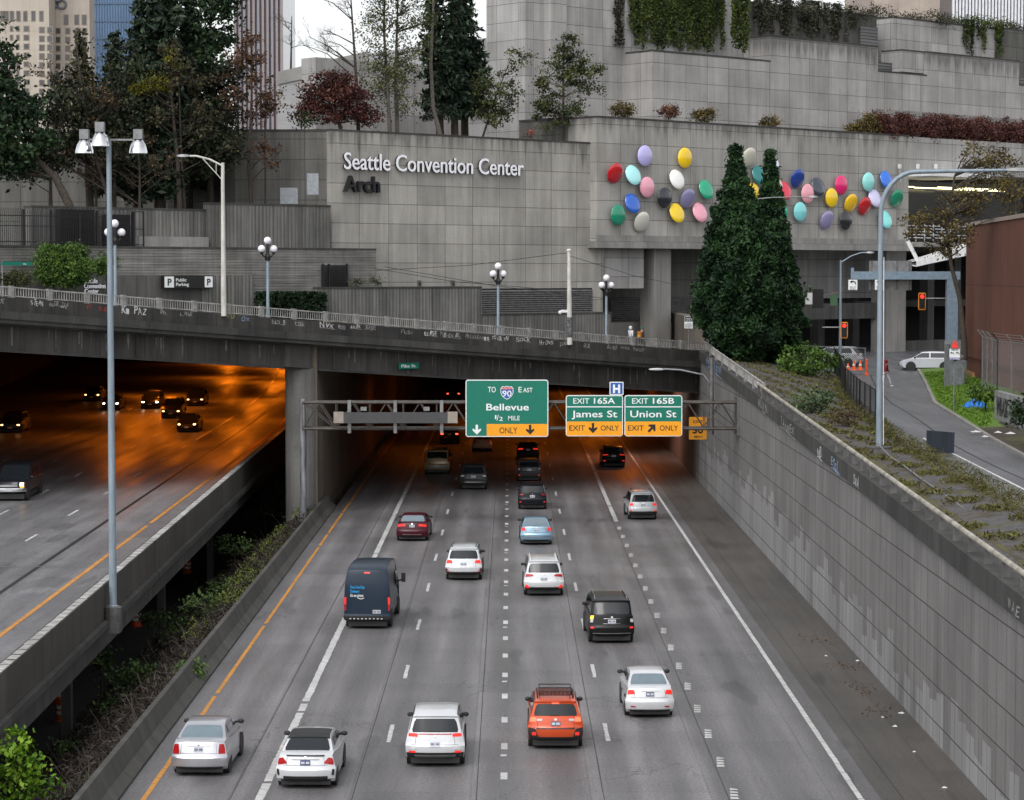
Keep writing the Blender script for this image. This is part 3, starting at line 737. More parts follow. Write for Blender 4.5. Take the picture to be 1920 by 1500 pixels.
louver(901, 1110, 541, 592, MT); louver(1143, 1222, 560, 604, RT); louver(1257, 1306, 560, 604, RT)
# left return of the main wall, and the walls behind the trees
X0 = W(main[0], MT, 0)
lft = thing('back_wall', 'shaded panelled concrete wall behind the leaning tree trunks', 'wall')
a = at(598, 245, X0.y + .4); b = at(424, 245, X0.y + .4)
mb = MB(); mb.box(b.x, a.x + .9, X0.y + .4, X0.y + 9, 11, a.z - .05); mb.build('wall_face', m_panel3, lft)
mb = MB(); mb.box(b.x - .05, a.x + .9, X0.y + .36, X0.y + 9, a.z - .048, a.z + .1); mb.build('coping', m_cap, lft)
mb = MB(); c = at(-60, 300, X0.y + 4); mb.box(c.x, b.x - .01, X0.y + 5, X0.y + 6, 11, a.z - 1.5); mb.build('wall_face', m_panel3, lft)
mb = MB(); mb.box(b.x - .05, b.x + .6, X0.y + .1, X0.y + .38, 11, a.z - .05); mb.build('pilaster', m_smooth_d, lft)
for px in (235, 315, 395):
    c = at(px, 300, X0.y + 4.6); mb = MB(); mb.box(c.x, c.x + .8, X0.y + 4.4, X0.y + 4.99, 11, a.z - 1.6); mb.build('pilaster', m_smooth_d, lft)
wp = MB(); q = at(600, 365, X0.y + .39); q1 = at(583, 325, X0.y + .39); wp.box(q1.x - .3, q.x - .1, X0.y + .385, X0.y + .396, q.z, q1.z); q2 = at(548, 352, X0.y + .39); wp.box(q2.x - .9, q2.x + .4, X0.y + .385, X0.y + .396, q2.z - 1.2, q2.z)
wp.build('paint_patch', simple('pale_cover_up', (.34, .36, .39), .8), lft)
# street level walls
rib = thing('ribbed_wall', 'vertical ribbed concrete wall left of the big letters', 'wall', O, TH)
blk('wall_face', 395, 620, 383, MT - .9, .85, m_rib, parent=rib)
blk('wall_face', 60, 394.5, 389, MT - .4, 1, m_rib, parent=rib)
blk('low_ledge', 262, 392, 443, MT - 1.3, .85, m_smooth, parent=rib, lip=False)
brd = thing('board_wall', 'long board marked concrete wall along the street behind the bridge railing', 'wall', O, TH)
BT = MT - 1.9
bw = blk('wall_face', -60, 705, 469, BT, 1.8, m_board, ref=650, parent=brd)
def face(name, pxl, pxr, pyt, pyb, t, dep, mat, parent, ref=None):
    sl, _ = st(pxl, 512, t); sr, _ = st(pxr, 512, t); z1 = st(ref or pxl, pyt, t)[1]; 
    if pyb: z0 = z2 = st(ref or pxl, pyb, t)[1]
    else: z0, z2 = railz(sl) - 1.5, railz(sr) - 1.5
    mb = MB(); mb.add([(sl, t, z0), (sr, t, z2), (sl, t + dep, z0), (sr, t + dep, z2)] + [(a, q, z1) for q in (t, t + dep) for a in (sl, sr)], [(0, 2, 3, 1), (4, 5, 7, 6), (0, 1, 5, 4), (2, 6, 7, 3), (0, 4, 6, 2), (1, 3, 7, 5)])
    return mb.build(name, mat, parent)
face('ribbed_panel', 380, 475, 516, None, BT - .35, .34, m_rib, brd)
face('dark_lower_band', 10, 379, 516, None, BT - .22, .21, m_smooth_d, brd, 200)
low = thing('low_ribbed_wall', 'low ribbed concrete wall at street level below the plain panels', 'wall', O, TH)
blk('wall_face', 606, 1140, 543, BT - 2.6, 2.5, m_rib, ref=620, parent=low) if False else None
blk('wall_face', 606, 903, 542, BT - 1.2, 2.2, m_rib, parent=low)
blk('wall_face', 903.5, 1146, 592, BT - 1.1, 2.0, m_rib, parent=low)
face('plain_base', 1140, 1330, 605, None, RT - 2, 1.9, m_smooth, cc)
# upper terraces
T2 = 26
bA = blk('terrace_wall', 1222, 1442, 96, T2, 3.3, m_ter, zb=24)
bB = blk('terrace_wall', 1442.2, 1643, 68, T2 - .006, 3.3, m_ter, zb=24)
bC = blk('terrace_wall', 1643.2, 1734, 134, T2, 3.3, m_ter, zb=24)
bD = blk('terrace_wall', 1734.2, 1907, 98, T2 - .006, 3.3, m_ter, zb=24)
blk('terrace_wall', 1907.2, 2050, 160, T2, 3.3, m_panel2, zb=24)
T3 = 29.4
blk('upper_wall', 1172, 1400, -80, T3, 4, m_panel2, zb=20, lip=False)
blk('upper_wall', 1400.2, 1640, 4, T3 + .006, 4, m_smooth_d, zb=24)
blk('upper_wall', 1672, 1860, 33, T3 - .5, 5, m_panel2, zb=24)
blk('upper_wall', 1640.2, 1672, 33, T3 + 2, 3, m_smooth_d, zb=24)
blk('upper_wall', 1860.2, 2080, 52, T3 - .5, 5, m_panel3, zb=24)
blk('tall_wall', 985, 1172, -90, T3 + .4, 5, m_panel2, lip=False)
blk('tall_wall_fold', 1032, 1062, -90, T3 - .4, .79, m_panel2, lip=False)
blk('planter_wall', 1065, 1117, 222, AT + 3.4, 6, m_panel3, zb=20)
face('louver', 1643.5, 1686, 116, 134, T2 + 1.5, .3, m_louver, cc); face('louver', 1611, 1642, 48, 86, T3 - .3, .2, m_louver, cc); face('louver', 1908, 1950, 142, 160, T2 + .3, .2, m_louver, cc)
blk('planter_box', 1687, 1734, 99, T2 + .35, 2.5, m_panel2, pyb=138, ref=1734)
# walls closing off behind the terraces
mb = MB(); mb.box(main[0] + 14, bA[0] + 4, 40, 42, 10, 33.5); mb.build('rear_wall', m_panel2, cc)
pw = thing('slanted_wall', 'pale plain concrete wall with slanting top behind the red tree', 'wall')
p1, p2, p3, p4 = at(520, 139, 222), at(690, 100, 214), at(1000, 60, 206), at(690, 300, 214)
mb = MB()
for q0, q1 in ((p1, p2), (p2, p3)):
    mb.add([(q0.x, q0.y, 10), (q1.x, q1.y, 10), tuple(q1), tuple(q0), (q0.x, q0.y + 1.5, 10), (q1.x, q1.y + 1.5, 10), (q1.x, q1.y + 1.5, q1.z), (q0.x, q0.y + 1.5, q0.z)], [(0, 1, 2, 3), (7, 6, 5, 4), (3, 2, 6, 7), (0, 3, 7, 4), (1, 5, 6, 2)])
mb.build('wall_face', concrete('pale_wall_concrete', (.36, .355, .36), 4.5, 2.2, streak=.15, joint=.7), pw)
mb = MB(); mb.add([tuple(p1 + Vector((0, -.15, -1))), tuple(p2 + Vector((0, -.15, -1))), tuple(p2 + Vector((0, -.15, .2))), tuple(p1 + Vector((0, -.15, .2))), tuple(p2 + Vector((0, 1.6, .2))), tuple(p1 + Vector((0, 1.6, .2)))], [(0, 1, 2, 3), (3, 2, 4, 5)]); mb.build('coping', m_smooth, pw)
tf = MB(); tf.box(main[0] + .5, main[1], MT + 1, 40, 20.0, st(700, 262, MT)[1] - .25)
tf.build('planted_roof', m_soil, cc)
# roof pergola beam above the red hedge
pg = thing('pergola', 'concrete pergola beam on short posts above the red hedge', 'pergola', O, TH)
s0, z0 = st(1662, 205, T2 - 3.5); s1 = st(1990, 205, T2 - 3.5)[0]
mb = MB(); mb.box(s0, s1, T2 - 3.5, T2 - 3.1, z0 - .45, z0); mb.box(s0 - 2, s0, T2 - 3.4, T2 - 3.25, z0 - .32, z0 - .1); mb.build('beam', m_smooth, pg)
for k in range(6):
    s = s0 + .2 + k * 3.2; mb = MB(); mb.box(s, s + .35, T2 - 3.48, T2 - 3.12, ART[3], z0 - .46); mb.build('post', m_smooth_d, pg)
# dark lobby opening right of the art wall
lob = thing('lobby', 'dark glazed lobby with lit ceiling strips beside the coloured discs', 'building', O, TH)
ls0, ls1 = st(1702.5, 512, AT)[0], st(1990, 512, AT)[0]
z1, z0_ = st(1702, 333, AT)[1], st(1702, 448, AT)[1]
mb = MB(); mb.box(ls0, ls1, AT + 5, AT + 5.4, z0_, z1); mb.build('glazing', simple('lobby_glass', (.022, .022, .024), .12, var=.3, scale=.4), lob)
mb = MB(); mb.box(ls0, ls1 + 8, AT, AT + 9, z1 + .5, ART[3]); mb.build('wall_face', m_panel2, lob)
mb = MB(); mb.box(ls0 - .1, ls0 + 9, AT - 2.6, AT + 5, z1 + .1, z1 + .45); mb.build('canopy', m_white, lob)
mb = MB()
for s, t, l in ((ls0 + .4, AT + 2.2, 3.2), (ls0 + 5, AT + 3.2, 6), (ls0 + 6, AT + 1.2, 9), (ls0 + 12, AT + 3.8, 8)): mb.box(s, s + l, t, t + .16, z1 - .75, z1 - .66)
mb.build('ceiling_strip', simple('strip_light', (.8, .75, .5), .4, emit=(1, .88, .5), estr=2.5), lob)
mb = MB(); mb.box(ls0, ls1, AT + .2, AT + 6, z0_ - .7, z0_ - .25); mb.build('floor_slab', m_smooth, lob)
mb = MB()
for k in range(5): mb.box(ls0, ls1, AT + .1, AT + .14, z0_ + .1 + k * .28, z0_ + .16 + k * .28)
for k in range(22): mb.box(ls0 + k * 1.3, ls0 + .07 + k * 1.3, AT + .15, AT + .2, z0_ - .2, z0_ + 1.4)
mb.build('white_railing', m_white, lob)
for k in range(3):
    s, z = st(1687 + k * 34, 318, AT - .4); fx = thing('flood_light', f'small white flood light above the lobby canopy, {["nearest the disc wall", "between two others", "closest to the bronze tree"][k]}', 'lamp', O + E * s + N * (AT - .4) + Vector((0, 0, z)), TH, 'flood lights over the canopy')
    mb = MB(); mb.box(-.13, .13, -.1, .12, .1, .5); mb.build('lamp_head', m_white, fx); mb = MB(); mb.bar((0, 0, .1), (.4, .2, -1.1), .05); mb.build('arm', m_white, fx)
# white sloping struts / stair canopy right
stc = thing('stair_canopy', 'white slanted steel canopy and strut behind the brown leaved tree', 'canopy', O, TH)
mb = MB(); a = st(1718, 500, AT - 2); b = st(1815, 470, AT - 2)
mb.add([(a[0], AT - 2, a[1]), (b[0], AT - 4.5, b[1]), (b[0], AT - 4.5, b[1] + .9), (a[0], AT - 2, a[1] + .5), (a[0], AT, a[1] + .3), (b[0], AT - 1, b[1] + .6)], [(0, 1, 2, 3), (3, 2, 5, 4), (0, 4, 5, 1)]); mb.build('canopy_roof', m_white, stc)
mb = MB(); c = st(1702, 452, AT - 1); d = st(1724, 495, AT - 2); mb.bar((c[0], AT - 1, c[1]), (d[0], AT - 2, d[1]), .3); c = st(1775, 462, AT - 1); d = st(1790, 478, AT - 2); mb.bar((c[0], AT - 1, c[1]), (d[0], AT - 2, d[1]), .25); mb.build('strut', m_white, stc)

# ------------------------------------------------------------------ lettering on the walls
def wall_sign(name, label, lines, t, bold, depth, mats, gap=.1):
    o = thing(name, label, 'sign', O, TH)
    for txt, pxl, pxr, pyb, cap in lines:
        s0, z = st(pxl, pyb, t); s1, _ = st(pxr, pyb, t)
        fd = .03 if len(mats) > 1 else depth; mb = MB(); mb.text(txt, s0, s1, z, cap, t - gap - depth, 0, bold, fd); mb.build('lettering', mats[0], o)
        if len(mats) > 1:
            mb = MB(); mb.text(txt, s0, s1, z, cap, t - gap - depth + .035 + .075, 0, bold, .075); mb.build('letter_returns', mats[1], o)
    return o
m_lw = simple('white_letter_face', (.9, .9, .95), .4, var=.02)
wall_sign('letter_sign', 'large white raised letters on the plain panelled wall', [('Seattle Convention Center', 641, 977, 317, 1.22)], MT, .004, .14, [m_lw, m_black], .16)
wall_sign('letter_sign', 'dark letters reading Arch below the white letters', [('Arch', 641, 707, 359, 1.18)], MT, .012, .16, [m_black], .1)
wall_sign('letter_sign', 'small white three line lettering low on the wall beside the round bush', [('Seattle', 158, 182, 531, .3), ('Convention', 157, 197, 540.5, .3), ('Center', 158, 184, 550, .3)], BT - .24, .01, .03, [m_lw], .02)
pk = thing('parking_sign', 'black Public Parking panel with white P squares at both ends', 'sign', O, TH)
t = BT - .75
s0, z1 = st(307, 517, t); s1, z0 = st(400, 540, t)
mb = MB(); mb.box(s0, s1, t, t + .35, z0, z1); mb.build('panel', m_signk, pk)
mb = MB(); w = z1 - z0; mb.prism(rrect(s0 + .06, s0 + .82, z0 + .05, z1 - .05, .04), t - .02, t - .002, 'y'); mb.prism(rrect(s1 - .72, s1 - .06, z0 + .05, z1 - .05, .04), t - .02, t - .002, 'y'); mb.build('letter_square', m_signw, pk)
mb = MB(); mb.text('P', s0 + .3, s0 + .62, z0 + .2, w - .4, t - .03, 0, .02); mb.text('P', s1 - .54, s1 - .24, z0 + .2, w - .4, t - .03, 0, .02); mb.build('letter', m_signk, pk)
mb = MB(); mb.text('Public', s0 + 1.0, s0 + 1.85, z0 + w * .54, .22, t - .01, 0, .005); mb.text('Parking', s0 + 1.0, s0 + 2.05, z0 + w * .18, .22, t - .01, 0, .005); mb.build('lettering', m_signw, pk)
mb = MB(); a = st(0, 498, BT - .4); b = st(15, 491, BT - .4)
g = thing('street_name_sign', 'tiny green street plate at the left edge beside the bush', 'sign', O, TH)
mb.box(a[0] - 1.6, b[0], BT - 3.45, BT - 3.4, a[1], b[1]); mb.build('plate', m_green, g); mb = MB(); mb.text('ve', a[0] - .1, a[0] + .15, a[1] + .05, .12, BT - 3.46); mb.build('lettering', m_signw, g)
mb = MB(); mb.tube([(a[0] - 1.5, BT - 3.3, railz(a[0]) - 1.2), (a[0] - 1.5, BT - 3.3, a[1] + .3)], .05); mb.build('post', m_steel, g)

# ------------------------------------------------------------------ coloured discs
discs = [(1154, 325, 'red', (.55, .012, .02), 1, 'highest at the far left end'), (1188, 328, 'pale cyan', (.42, .85, .86), -1, 'between the far left red and the pink'), (1210, 292, 'lavender', (.5, .46, .82), 0, 'highest on the left half, left of the yellow'),
    (1214, 351, 'pink', (.85, .38, .48), 0, 'below the lavender disc'), (1285, 296, 'yellow', (.9, .6, .01), 0, 'highest on the left half of the wall'), (1270, 336, 'white', (.85, .85, .82), -1, 'just under the high yellow disc'),
    (1247, 371, 'glossy black', (.015, .017, .028), 0, 'below the white disc on the left half'), (1290, 373, 'slate violet', (.25, .23, .42), 1, 'above the low yellow disc'), (1325, 355, 'green', (.01, .36, .2), -1, 'touching the left edge of the tall dark cedar'),
    (1187, 381, 'cobalt blue', (.02, .12, .55), -1, 'above the off white disc at left'), (1160, 403, 'dark green', (.008, .25, .14), 0, 'lowest at the far left'), (1204, 416, 'off white', (.62, .62, .55), 1, 'lowest on the left half'),
    (1270, 399, 'yellow', (.9, .62, .01), -1, 'low beside the slate violet disc'), (1313, 398, 'pink', (.85, .38, .48), -1, 'half hidden by the left side of the cedar'), (1405, 295, 'beige', (.6, .58, .49), 1, 'highest, just right of the cedar top'),
    (1449, 307, 'bluish white', (.72, .74, .88), -1, 'partly behind the second cedar top'), (1424, 328, 'dark teal', (.01, .2, .2), -1, 'behind the gap between the two cedar tops'), (1412, 362, 'yellow', (.9, .6, .01), 0, 'seen only as a sliver between the cedars'),
    (1456, 352, 'cream', (.7, .66, .55), 0, 'almost covered by the second cedar'), (1472, 357, 'coral red', (.72, .03, .07), -1, 'touching the right side of the second cedar'), (1496, 335, 'navy blue', (.012, .05, .3), 1, 'above the pink on the right half'),
    (1515, 363, 'pink', (.85, .38, .45), 0, 'crossed by the thin lamp arm'), (1535, 350, 'charcoal', (.04, .048, .07), -1, 'between pink and magenta'), (1501, 397, 'aqua', (.22, .68, .7), 0, 'low beside the second cedar'),
    (1465, 405, 'bright green', (.01, .5, .3), 1, 'lowest by the cedar edge'), (1560, 371, 'yellow', (.9, .6, .01), 0, 'below the magenta disc'), (1578, 347, 'magenta', (.75, .012, .16), 0, 'highest in the middle of the right half'),
    (1596, 381, 'golden yellow', (.85, .52, .01), 1, 'left of the low red disc'), (1551, 413, 'grey violet', (.29, .26, .45), 1, 'lowest on the right half'), (1587, 413, 'black', (.015, .016, .02), 0, 'lowest beside the grey violet disc'),
    (1622, 387, 'red', (.5, .012, .02), 1, 'right of the golden yellow disc'), (1629, 341, 'aqua', (.3, .75, .72), 0, 'high near the curved blue pole'), (1641, 371, 'pale lavender', (.62, .6, .85), -1, 'touching the curved blue pole'),
    (1663, 337, 'bright blue', (.02, .16, .68), -1, 'highest near the right wall end'), (1682, 372, 'forest green', (.01, .24, .13), 1, 'farthest right on the wall'), (1661, 411, 'light aqua', (.25, .78, .75), -1, 'lowest behind the curved blue pole')]
for px, py, cn, col, lean, where in discs:
    s, z = st(px, py, AT - .45)
    o = thing('wall_disc', f'{cn} round disc on the art wall, {where}', 'disc', O + E * s + N * (AT - .45) + Vector((0, 0, z)), TH, 'coloured discs on the wall')
    mb = MB(); r = .86; tl = lean * .3
    prof = [(0.02, -.2), (.3, -.185), (.55, -.14), (.72, -.085), (.82, -.03), (.86, .02), (.84, .07), (.4, .1)]
    mb.lathe(prof, (0, 0, 0), 36, 0, 'y')
    ca, sa = math.cos(tl), math.sin(tl)
    mb.v = [(v[0], v[1] * ca - v[2] * sa, v[1] * sa + v[2] * ca) for v in mb.v]
    mb.build('dish', simple('disc_' + cn.replace(' ', '_'), col, .18, var=.03, coat=.8), o, smooth=50)
    mb = MB(); mb.tube([(0, .05, 0), (0, .45, 0)], .12, 10); mb.build('bracket', m_steel, o)
# ------------------------------------------------------------------ towers behind
def tower(name, label, pxl, pxr, pyt, Y, dep, mat, zb=8):
    if 'hotel' in name: dep = 5
    o = thing(name, label, 'building')
    a, b = at(pxl, pyt, Y), at(pxr, pyt, Y)
    mb = MB(); mb.box(a.x, b.x, Y, Y + dep, zb, a.z); mb.build('wall', mat, o)
    return o, a, b
m_cream = concrete('cream_cladding', (.5, .44, .375), 6, 3.2, streak=.08, blot=.08, joint=.7, tintv=.03)
m_win = simple('tower_window', (.09, .085, .085), .1, var=.3, scale=.3); m_winb = simple('blue_window', (.04, .06, .1), .1, var=.3, scale=.2)
HY = 420
ht, a, b = tower('hotel_tower', 'cream hotel tower with square windows and a clover emblem', -40, 166, -160, HY, 40, m_cream)
mb = MB(); c = at(-40, 40, HY - 6); d = at(92, 40, HY - 6); mb.box(c.x, d.x, HY - 6, HY, 8, at(0, -160, HY).z); mb.build('wing', m_cream, ht)
m_wfr = simple('window_frame', (.3, .25, .2), .6)
def wnd(px, py, w, h, Y):
    p, q = at(px, py, Y), at(px + w, py + h, Y)
    mb = MB(); mb.box(p.x, q.x, Y - .06, Y - .01, q.z, p.z); f = mb.build('window', m_wfr, ht); mb = MB(); mb.box(p.x + .12, q.x - .12, Y - .1, Y - .062, q.z + .12, p.z - .12); mb.build('pane', m_win, f)
for px in (0, 8, 18, 30, 43, 58, 73): wnd(px, 20, 9, 20, HY - 6)
for px in (119, 139, 153): wnd(px, 27, 10, 20, HY)
for r_ in range(9):
    for px in (18, 30, 44): wnd(px + (4 if px == 0 else 0), 48 + r_ * 16.7, 7 if px < 40 else 11, 11, HY - 6)
    for px in (73, 88): wnd(px, 50 + r_ * 16.5, 11, 12, HY - 6)
    for px in (104, 122, 140, 154): wnd(px, 52 + r_ * 16.5, 10, 12, HY)
em = MB()
for dx, dz in ((-1, 0), (1, 0), (0, 1.1)):
    c = at(108, 8, HY); pts = [(c.x + dx * .75 + .75 * math.cos(k * math.pi / 8), HY - .15, c.z + dz + .75 * math.sin(k * math.pi / 8)) for k in range(17)]; em.tube(pts, .2, 6)
em.build('emblem', simple('emblem_grey', (.16, .17, .2), .5), ht)
gt, a, b = tower('glass_tower', 'blue mirrored glass tower between the hotel and the dark conifer', 168, 260, -200, 460, 40, simple('blue_mirror_glass', (.2, .33, .52), .08, .0, .35, .06, spec=.8))
mb = MB()
for k in range(19):
    x = a.x + (b.x - a.x) * k / 18; mb.box(x - .09, x + .09, 459.8, 459.98, 8, a.z)
for k in range(28):
    z = 20 + k * 3.4; mb.box(a.x, b.x, 459.85, 459.99, z, z + .18)
mb.build('mullion', simple('mullion_blue', (.1, .15, .24), .4), gt)
stt, a, b = tower('striped_tower', 'dark office tower with pale vertical stripes behind the trees', 440, 527, -200, 480, 30, m_winb)
mb = MB()
for k in range(11):
    x = a.x + (b.x - a.x) * k / 10; mb.box(x - .24, x + .24, 479.3, 479.99, 8, a.z)
mb.build('pier', simple('mauve_stone', (.34, .28, .28), .7), stt)
sb, a, b = tower('striped_building', 'white finned office block at the top right corner', 1788, 1990, -120, 330, 30, simple('finned_glass', (.05, .06, .09), .15))
mb = MB()
for k in range(34):
    x = a.x + (b.x - a.x) * k / 33; mb.box(x - .14, x + .14, 329.4, 329.99, 8, a.z)
mb.build('fin', simple('white_fin', (.75, .76, .8), .5), sb)
tower('tan_building', 'flat tan wall above the plant filled roof edge', 1640, 1787, -100, 340, 30, concrete('tan_cladding', (.5, .42, .36), 3, 8, streak=.06, joint=.75))
# ------------------------------------------------------------------ brown building on the right
P0 = at(1812, 425, 165); dirv = Vector((-.069, -1, 0)).normalized()
ang = math.atan2(dirv.y, dirv.x)
bb = thing('brown_building', 'plain rust brown metal clad building at the right edge', 'building', (P0.x, P0.y, 0), ang)
m_rust = concrete('rust_cladding', (.17, .058, .034), 5.5, 5.3, off=(1.5, 1.3), streak=.2, blot=.2, joint=.6, tintv=.06, streakf=4, fine=.15, mortar=.05, wav=('u', .42, .12))
mb = MB(); mb.box(0, 70, -20 + 20, 20, 9.6, P0.z); mb.build('wall', m_rust, bb)
mb = MB(); mb.box(-.1, 70, -.1, 20, P0.z + .003, P0.z + .25); mb.build('roof_edge', simple('roof_flashing', (.35, .28, .24), .5), bb)
mb = MB(); mb.box(.1, 70, .1, 20, 7, 9.59); mb.build('base_wall', m_rust, bb)
mb = MB(); mb.box(-.05, 4.5, -.05, .1, 7.2, 8.6); mb.build('base_panel', simple('tan_board', (.38, .2, .09), .7), bb)
sh = thing('rooftop_shed', 'small grey box on the roof edge of the brown building', 'shed', (P0.x, P0.y, 0), ang)
mb = MB(); mb.box(9, 30, 4, 12, P0.z + .26, P0.z + 1.9); mb.build('shed_wall', m_smooth, sh); mb = MB(); mb.box(8.7, 30.4, 3.7, 12.4, P0.z + 1.902, P0.z + 2.15); mb.build('shed_roof', m_steel, sh)

# ------------------------------------------------------------------ street lamps and poles
def ground_of(px, py, Y): return at(px, py, Y)
# tall three headed light on the viaduct
b0 = Vector((xin(92) + .32, 92, 2.0)); topz = at(198, 262, 92).z
hm = thing('mast_lamp', 'tall grey mast with three polished bell lamps on the viaduct parapet', 'lamp', b0)
hz = topz - b0.z
mb = MB(); mb.tube([(0, 0, .3), (0, 0, .34), (0, 0, hz)], [.2, .155, .095], 12); mb.build('pole', m_bluegrey, hm, smooth=40)
mb = MB(); mb.lathe([(.34, -.6), (.34, .25), (.24, .3)], (0, 0, 0), 14); mb.box(-.5, .3, -.35, .35, -.75, -.35); mb.build('base_bracket', m_steel_d, hm)
mb = MB(); mb.bar((-.95, 0, hz), (1.15, 0, hz), .07); mb.bar((0, 0, hz), (0, -.6, hz + .12), .07); mb.build('crossarm', m_steel, hm)
for x, y, z in ((-.95, 0, hz), (1.15, 0, hz), (-.25, -.5, hz + .25)):
    mb = MB(); mb.lathe([(.1, .02), (.17, .0), (.29, -.2), (.355, -.43), (.36, -.53), (.34, -.53)], (x, y, z), 20); mb.build('bell', simple('polished_bell', (.75, .75, .77), .12, 1.), hm, smooth=50)
    mb = MB(); mb.box(x - .17, x + .17, y - .17, y + .17, z + .02, z + .4); mb.build('ballast_box', m_steel, hm)
# cobra head on the bridge
def cobra(label, base, h, reach, rise, mat, r0=.13, r1=.07, brace=True, zlow=0, curve=False, headw=.9, name='street_lamp'):
    """reach: signed arm length along the picture's left-right (local x)"""
    t = thing(name, label, 'lamp', base)
    mb = MB()
    sg = 1 if reach > 0 else -1
    if curve:
        pts = [(0, 0, zlow), (0, 0, h)] + [(reach * .28 * (1 - math.cos(k * math.pi / 16)), 0, h + rise * math.sin(k * math.pi / 16)) for k in range(1, 9)] + [(reach, 0, h + rise * 1.04)]
        mb.tube(pts, [r0] + [r0 * .75] + [r1 * 1.2] * 8 + [r1 * .7], 10)
    else:
        mb.tube([(0, 0, zlow), (0, 0, h + .1)], [r0, r0 * .6], 10)
    mb.build('pole', mat, t, smooth=40)
    if not curve:
        mb = MB(); pts = [(0, 0, h - .1), (reach * .4, 0, h + rise * .6), (reach * .8, 0, h + rise), (reach, 0, h + rise)]
        mb.tube(pts, r1 * .6, 8)
        if brace: mb.tube([(0, 0, h - 1.0), (reach * .62, 0, h + rise * .75)], .03, 6); mb.tube([(reach * .2, 0, h - .6), (reach * .2, 0, h + rise * .25)], .025, 6)
        mb.build('arm', mat, t, smooth=40)
    e = Vector((reach, 0, h + rise * (1.04 if curve else 1)))
    mb = MB()
    v = []
    for k, (f, w, zt, zb_) in enumerate([(0, .07, .06, -.04), (.25, .13, .1, -.08), (.6, .17, .1, -.1), (.9, .12, .07, -.06), (1, .05, .03, -.02)]):
        x = e.x + sg * f * headw
        v += [(x, -w, e.z + zb_ * .6), (x, -w * .7, e.z + zt), (x, w * .7, e.z + zt), (x, w, e.z + zb_ * .6), (x, 0, e.z + zb_)]
    f = [(i * 5 + k, i * 5 + (k + 1) % 5, (i + 1) * 5 + (k + 1) % 5, (i + 1) * 5 + k) for i in range(4) for k in range(5)] + [(4, 3, 2, 1, 0), (20, 21, 22, 23, 24)]
    mb.add(v, f); mb.build('lamp_head', m_steel, t, smooth=35)
    return t
def sbase(px, t): 
    s, _ = st(px, 512, t); return s, W(s, t, railz(s) - .6)
s, b0 = sbase(419, -.1); b0.z = railz(s) - .75
hz = at(410, 308, b0.y).z - b0.z
cobra('cream pole with bracketed lamp arm rising from the bridge railing', b0, hz, -2.0, .5, m_polewhite, .17, .1, headw=.8)
s, b0 = sbase(1068, -.1); pl = thing('wire_pole', 'short cream pole covered in stickers carrying the trolley wires', 'pole', b0)
hz = at(1063, 472, b0.y).z - b0.z
mb = MB(); mb.tube([(0, 0, -.3), (0, 0, 1.2), (-.05, 0, hz)], [.2, .18, .12], 12); mb.lathe([(.16, 0), (.18, .1), (.1, .2)], (-.05, 0, hz), 10); mb.build('pole', m_polewhite, pl, smooth=40)
mb = MB(); mb.box(-.6, -.1, -.06, .06, hz - 4.2, hz - 4.02); mb.ball((-.65, 0, hz - 4.2), .14); mb.build('camera', m_white, pl)
mb = MB(); mb.lathe([(.2, .2), (.19, 1.6)], (0, 0, 0), 12); mb.build('sticker_band', simple('torn_stickers', (.2, .2, .21), .8, var=.7, scale=9), pl)
wr = MB()
for (x1, y1), (x2, y2), t1, t2 in (((705, 507), (1063, 474), 16, 0), ((720, 500), (1140, 560), 14, 8), ((1063, 478), (1300, 540), 0, 14), ((700, 503), (1000, 540), 12, 14)):
    a_, b_ = W(st(x1, y1, t1)[0], t1, st(x1, y1, t1)[1]), W(st(x2, y2, t2)[0], t2, st(x2, y2, t2)[1])
    wr.tube([a_, a_.lerp(b_, .5) - Vector((0, 0, .25)), b_], .018, 4)
tag(wr.build('trolley_wires', m_black), 'thin dark overhead trolley wires strung above the bridge street', 'wires')
def globe_lamp(px, pytop, label):
    s, b0 = sbase(px, .9); b0.z -= .4
    hz = at(px, pytop + 8, b0.y).z - b0.z
    g = thing('globe_lamp', label, 'lamp', b0, TH, 'three globe street lamps on the bridge')
    mb = MB(); mb.lathe([(.16, 0), (.16, .5), (.1, .7), (.085, hz - .85), (.06, hz - .3)], (0, 0, 0), 12); mb.build('post', m_bluegrey, g, smooth=40)
    mb = MB(); mb.tube([(-.46, 0, hz - .8), (-.3, 0, hz - 1.0), (.3, 0, hz - 1.0), (.46, 0, hz - .8)], .05, 6); mb.lathe([(.16, hz - 1.25), (.2, hz - 1.0), (.09, hz - .8), (.07, hz - .2)], (0, 0, 0), 10)
    for x in (-.46, .46): mb.lathe([(.05, hz - .85), (.13, hz - .75), (.13, hz - .7)], (x, 0, 0), 10)
    mb.build('bracket', m_black, g)
    for x, z in ((-.46, hz - .52), (.46, hz - .52), (0, hz)):
        mb = MB(); mb.ball((x, 0, z), .235, 20); mb.build('globe', m_globe, g, smooth=180)
globe_lamp(216, 411, 'three globe street lamp half hidden behind the tall mast'); globe_lamp(502, 443, 'three globe street lamp in front of the dark clipped hedge'); globe_lamp(934, 491, 'three globe street lamp in front of the left louvers'); globe_lamp(1137, 513, 'three globe street lamp nearest the walking pedestrians')
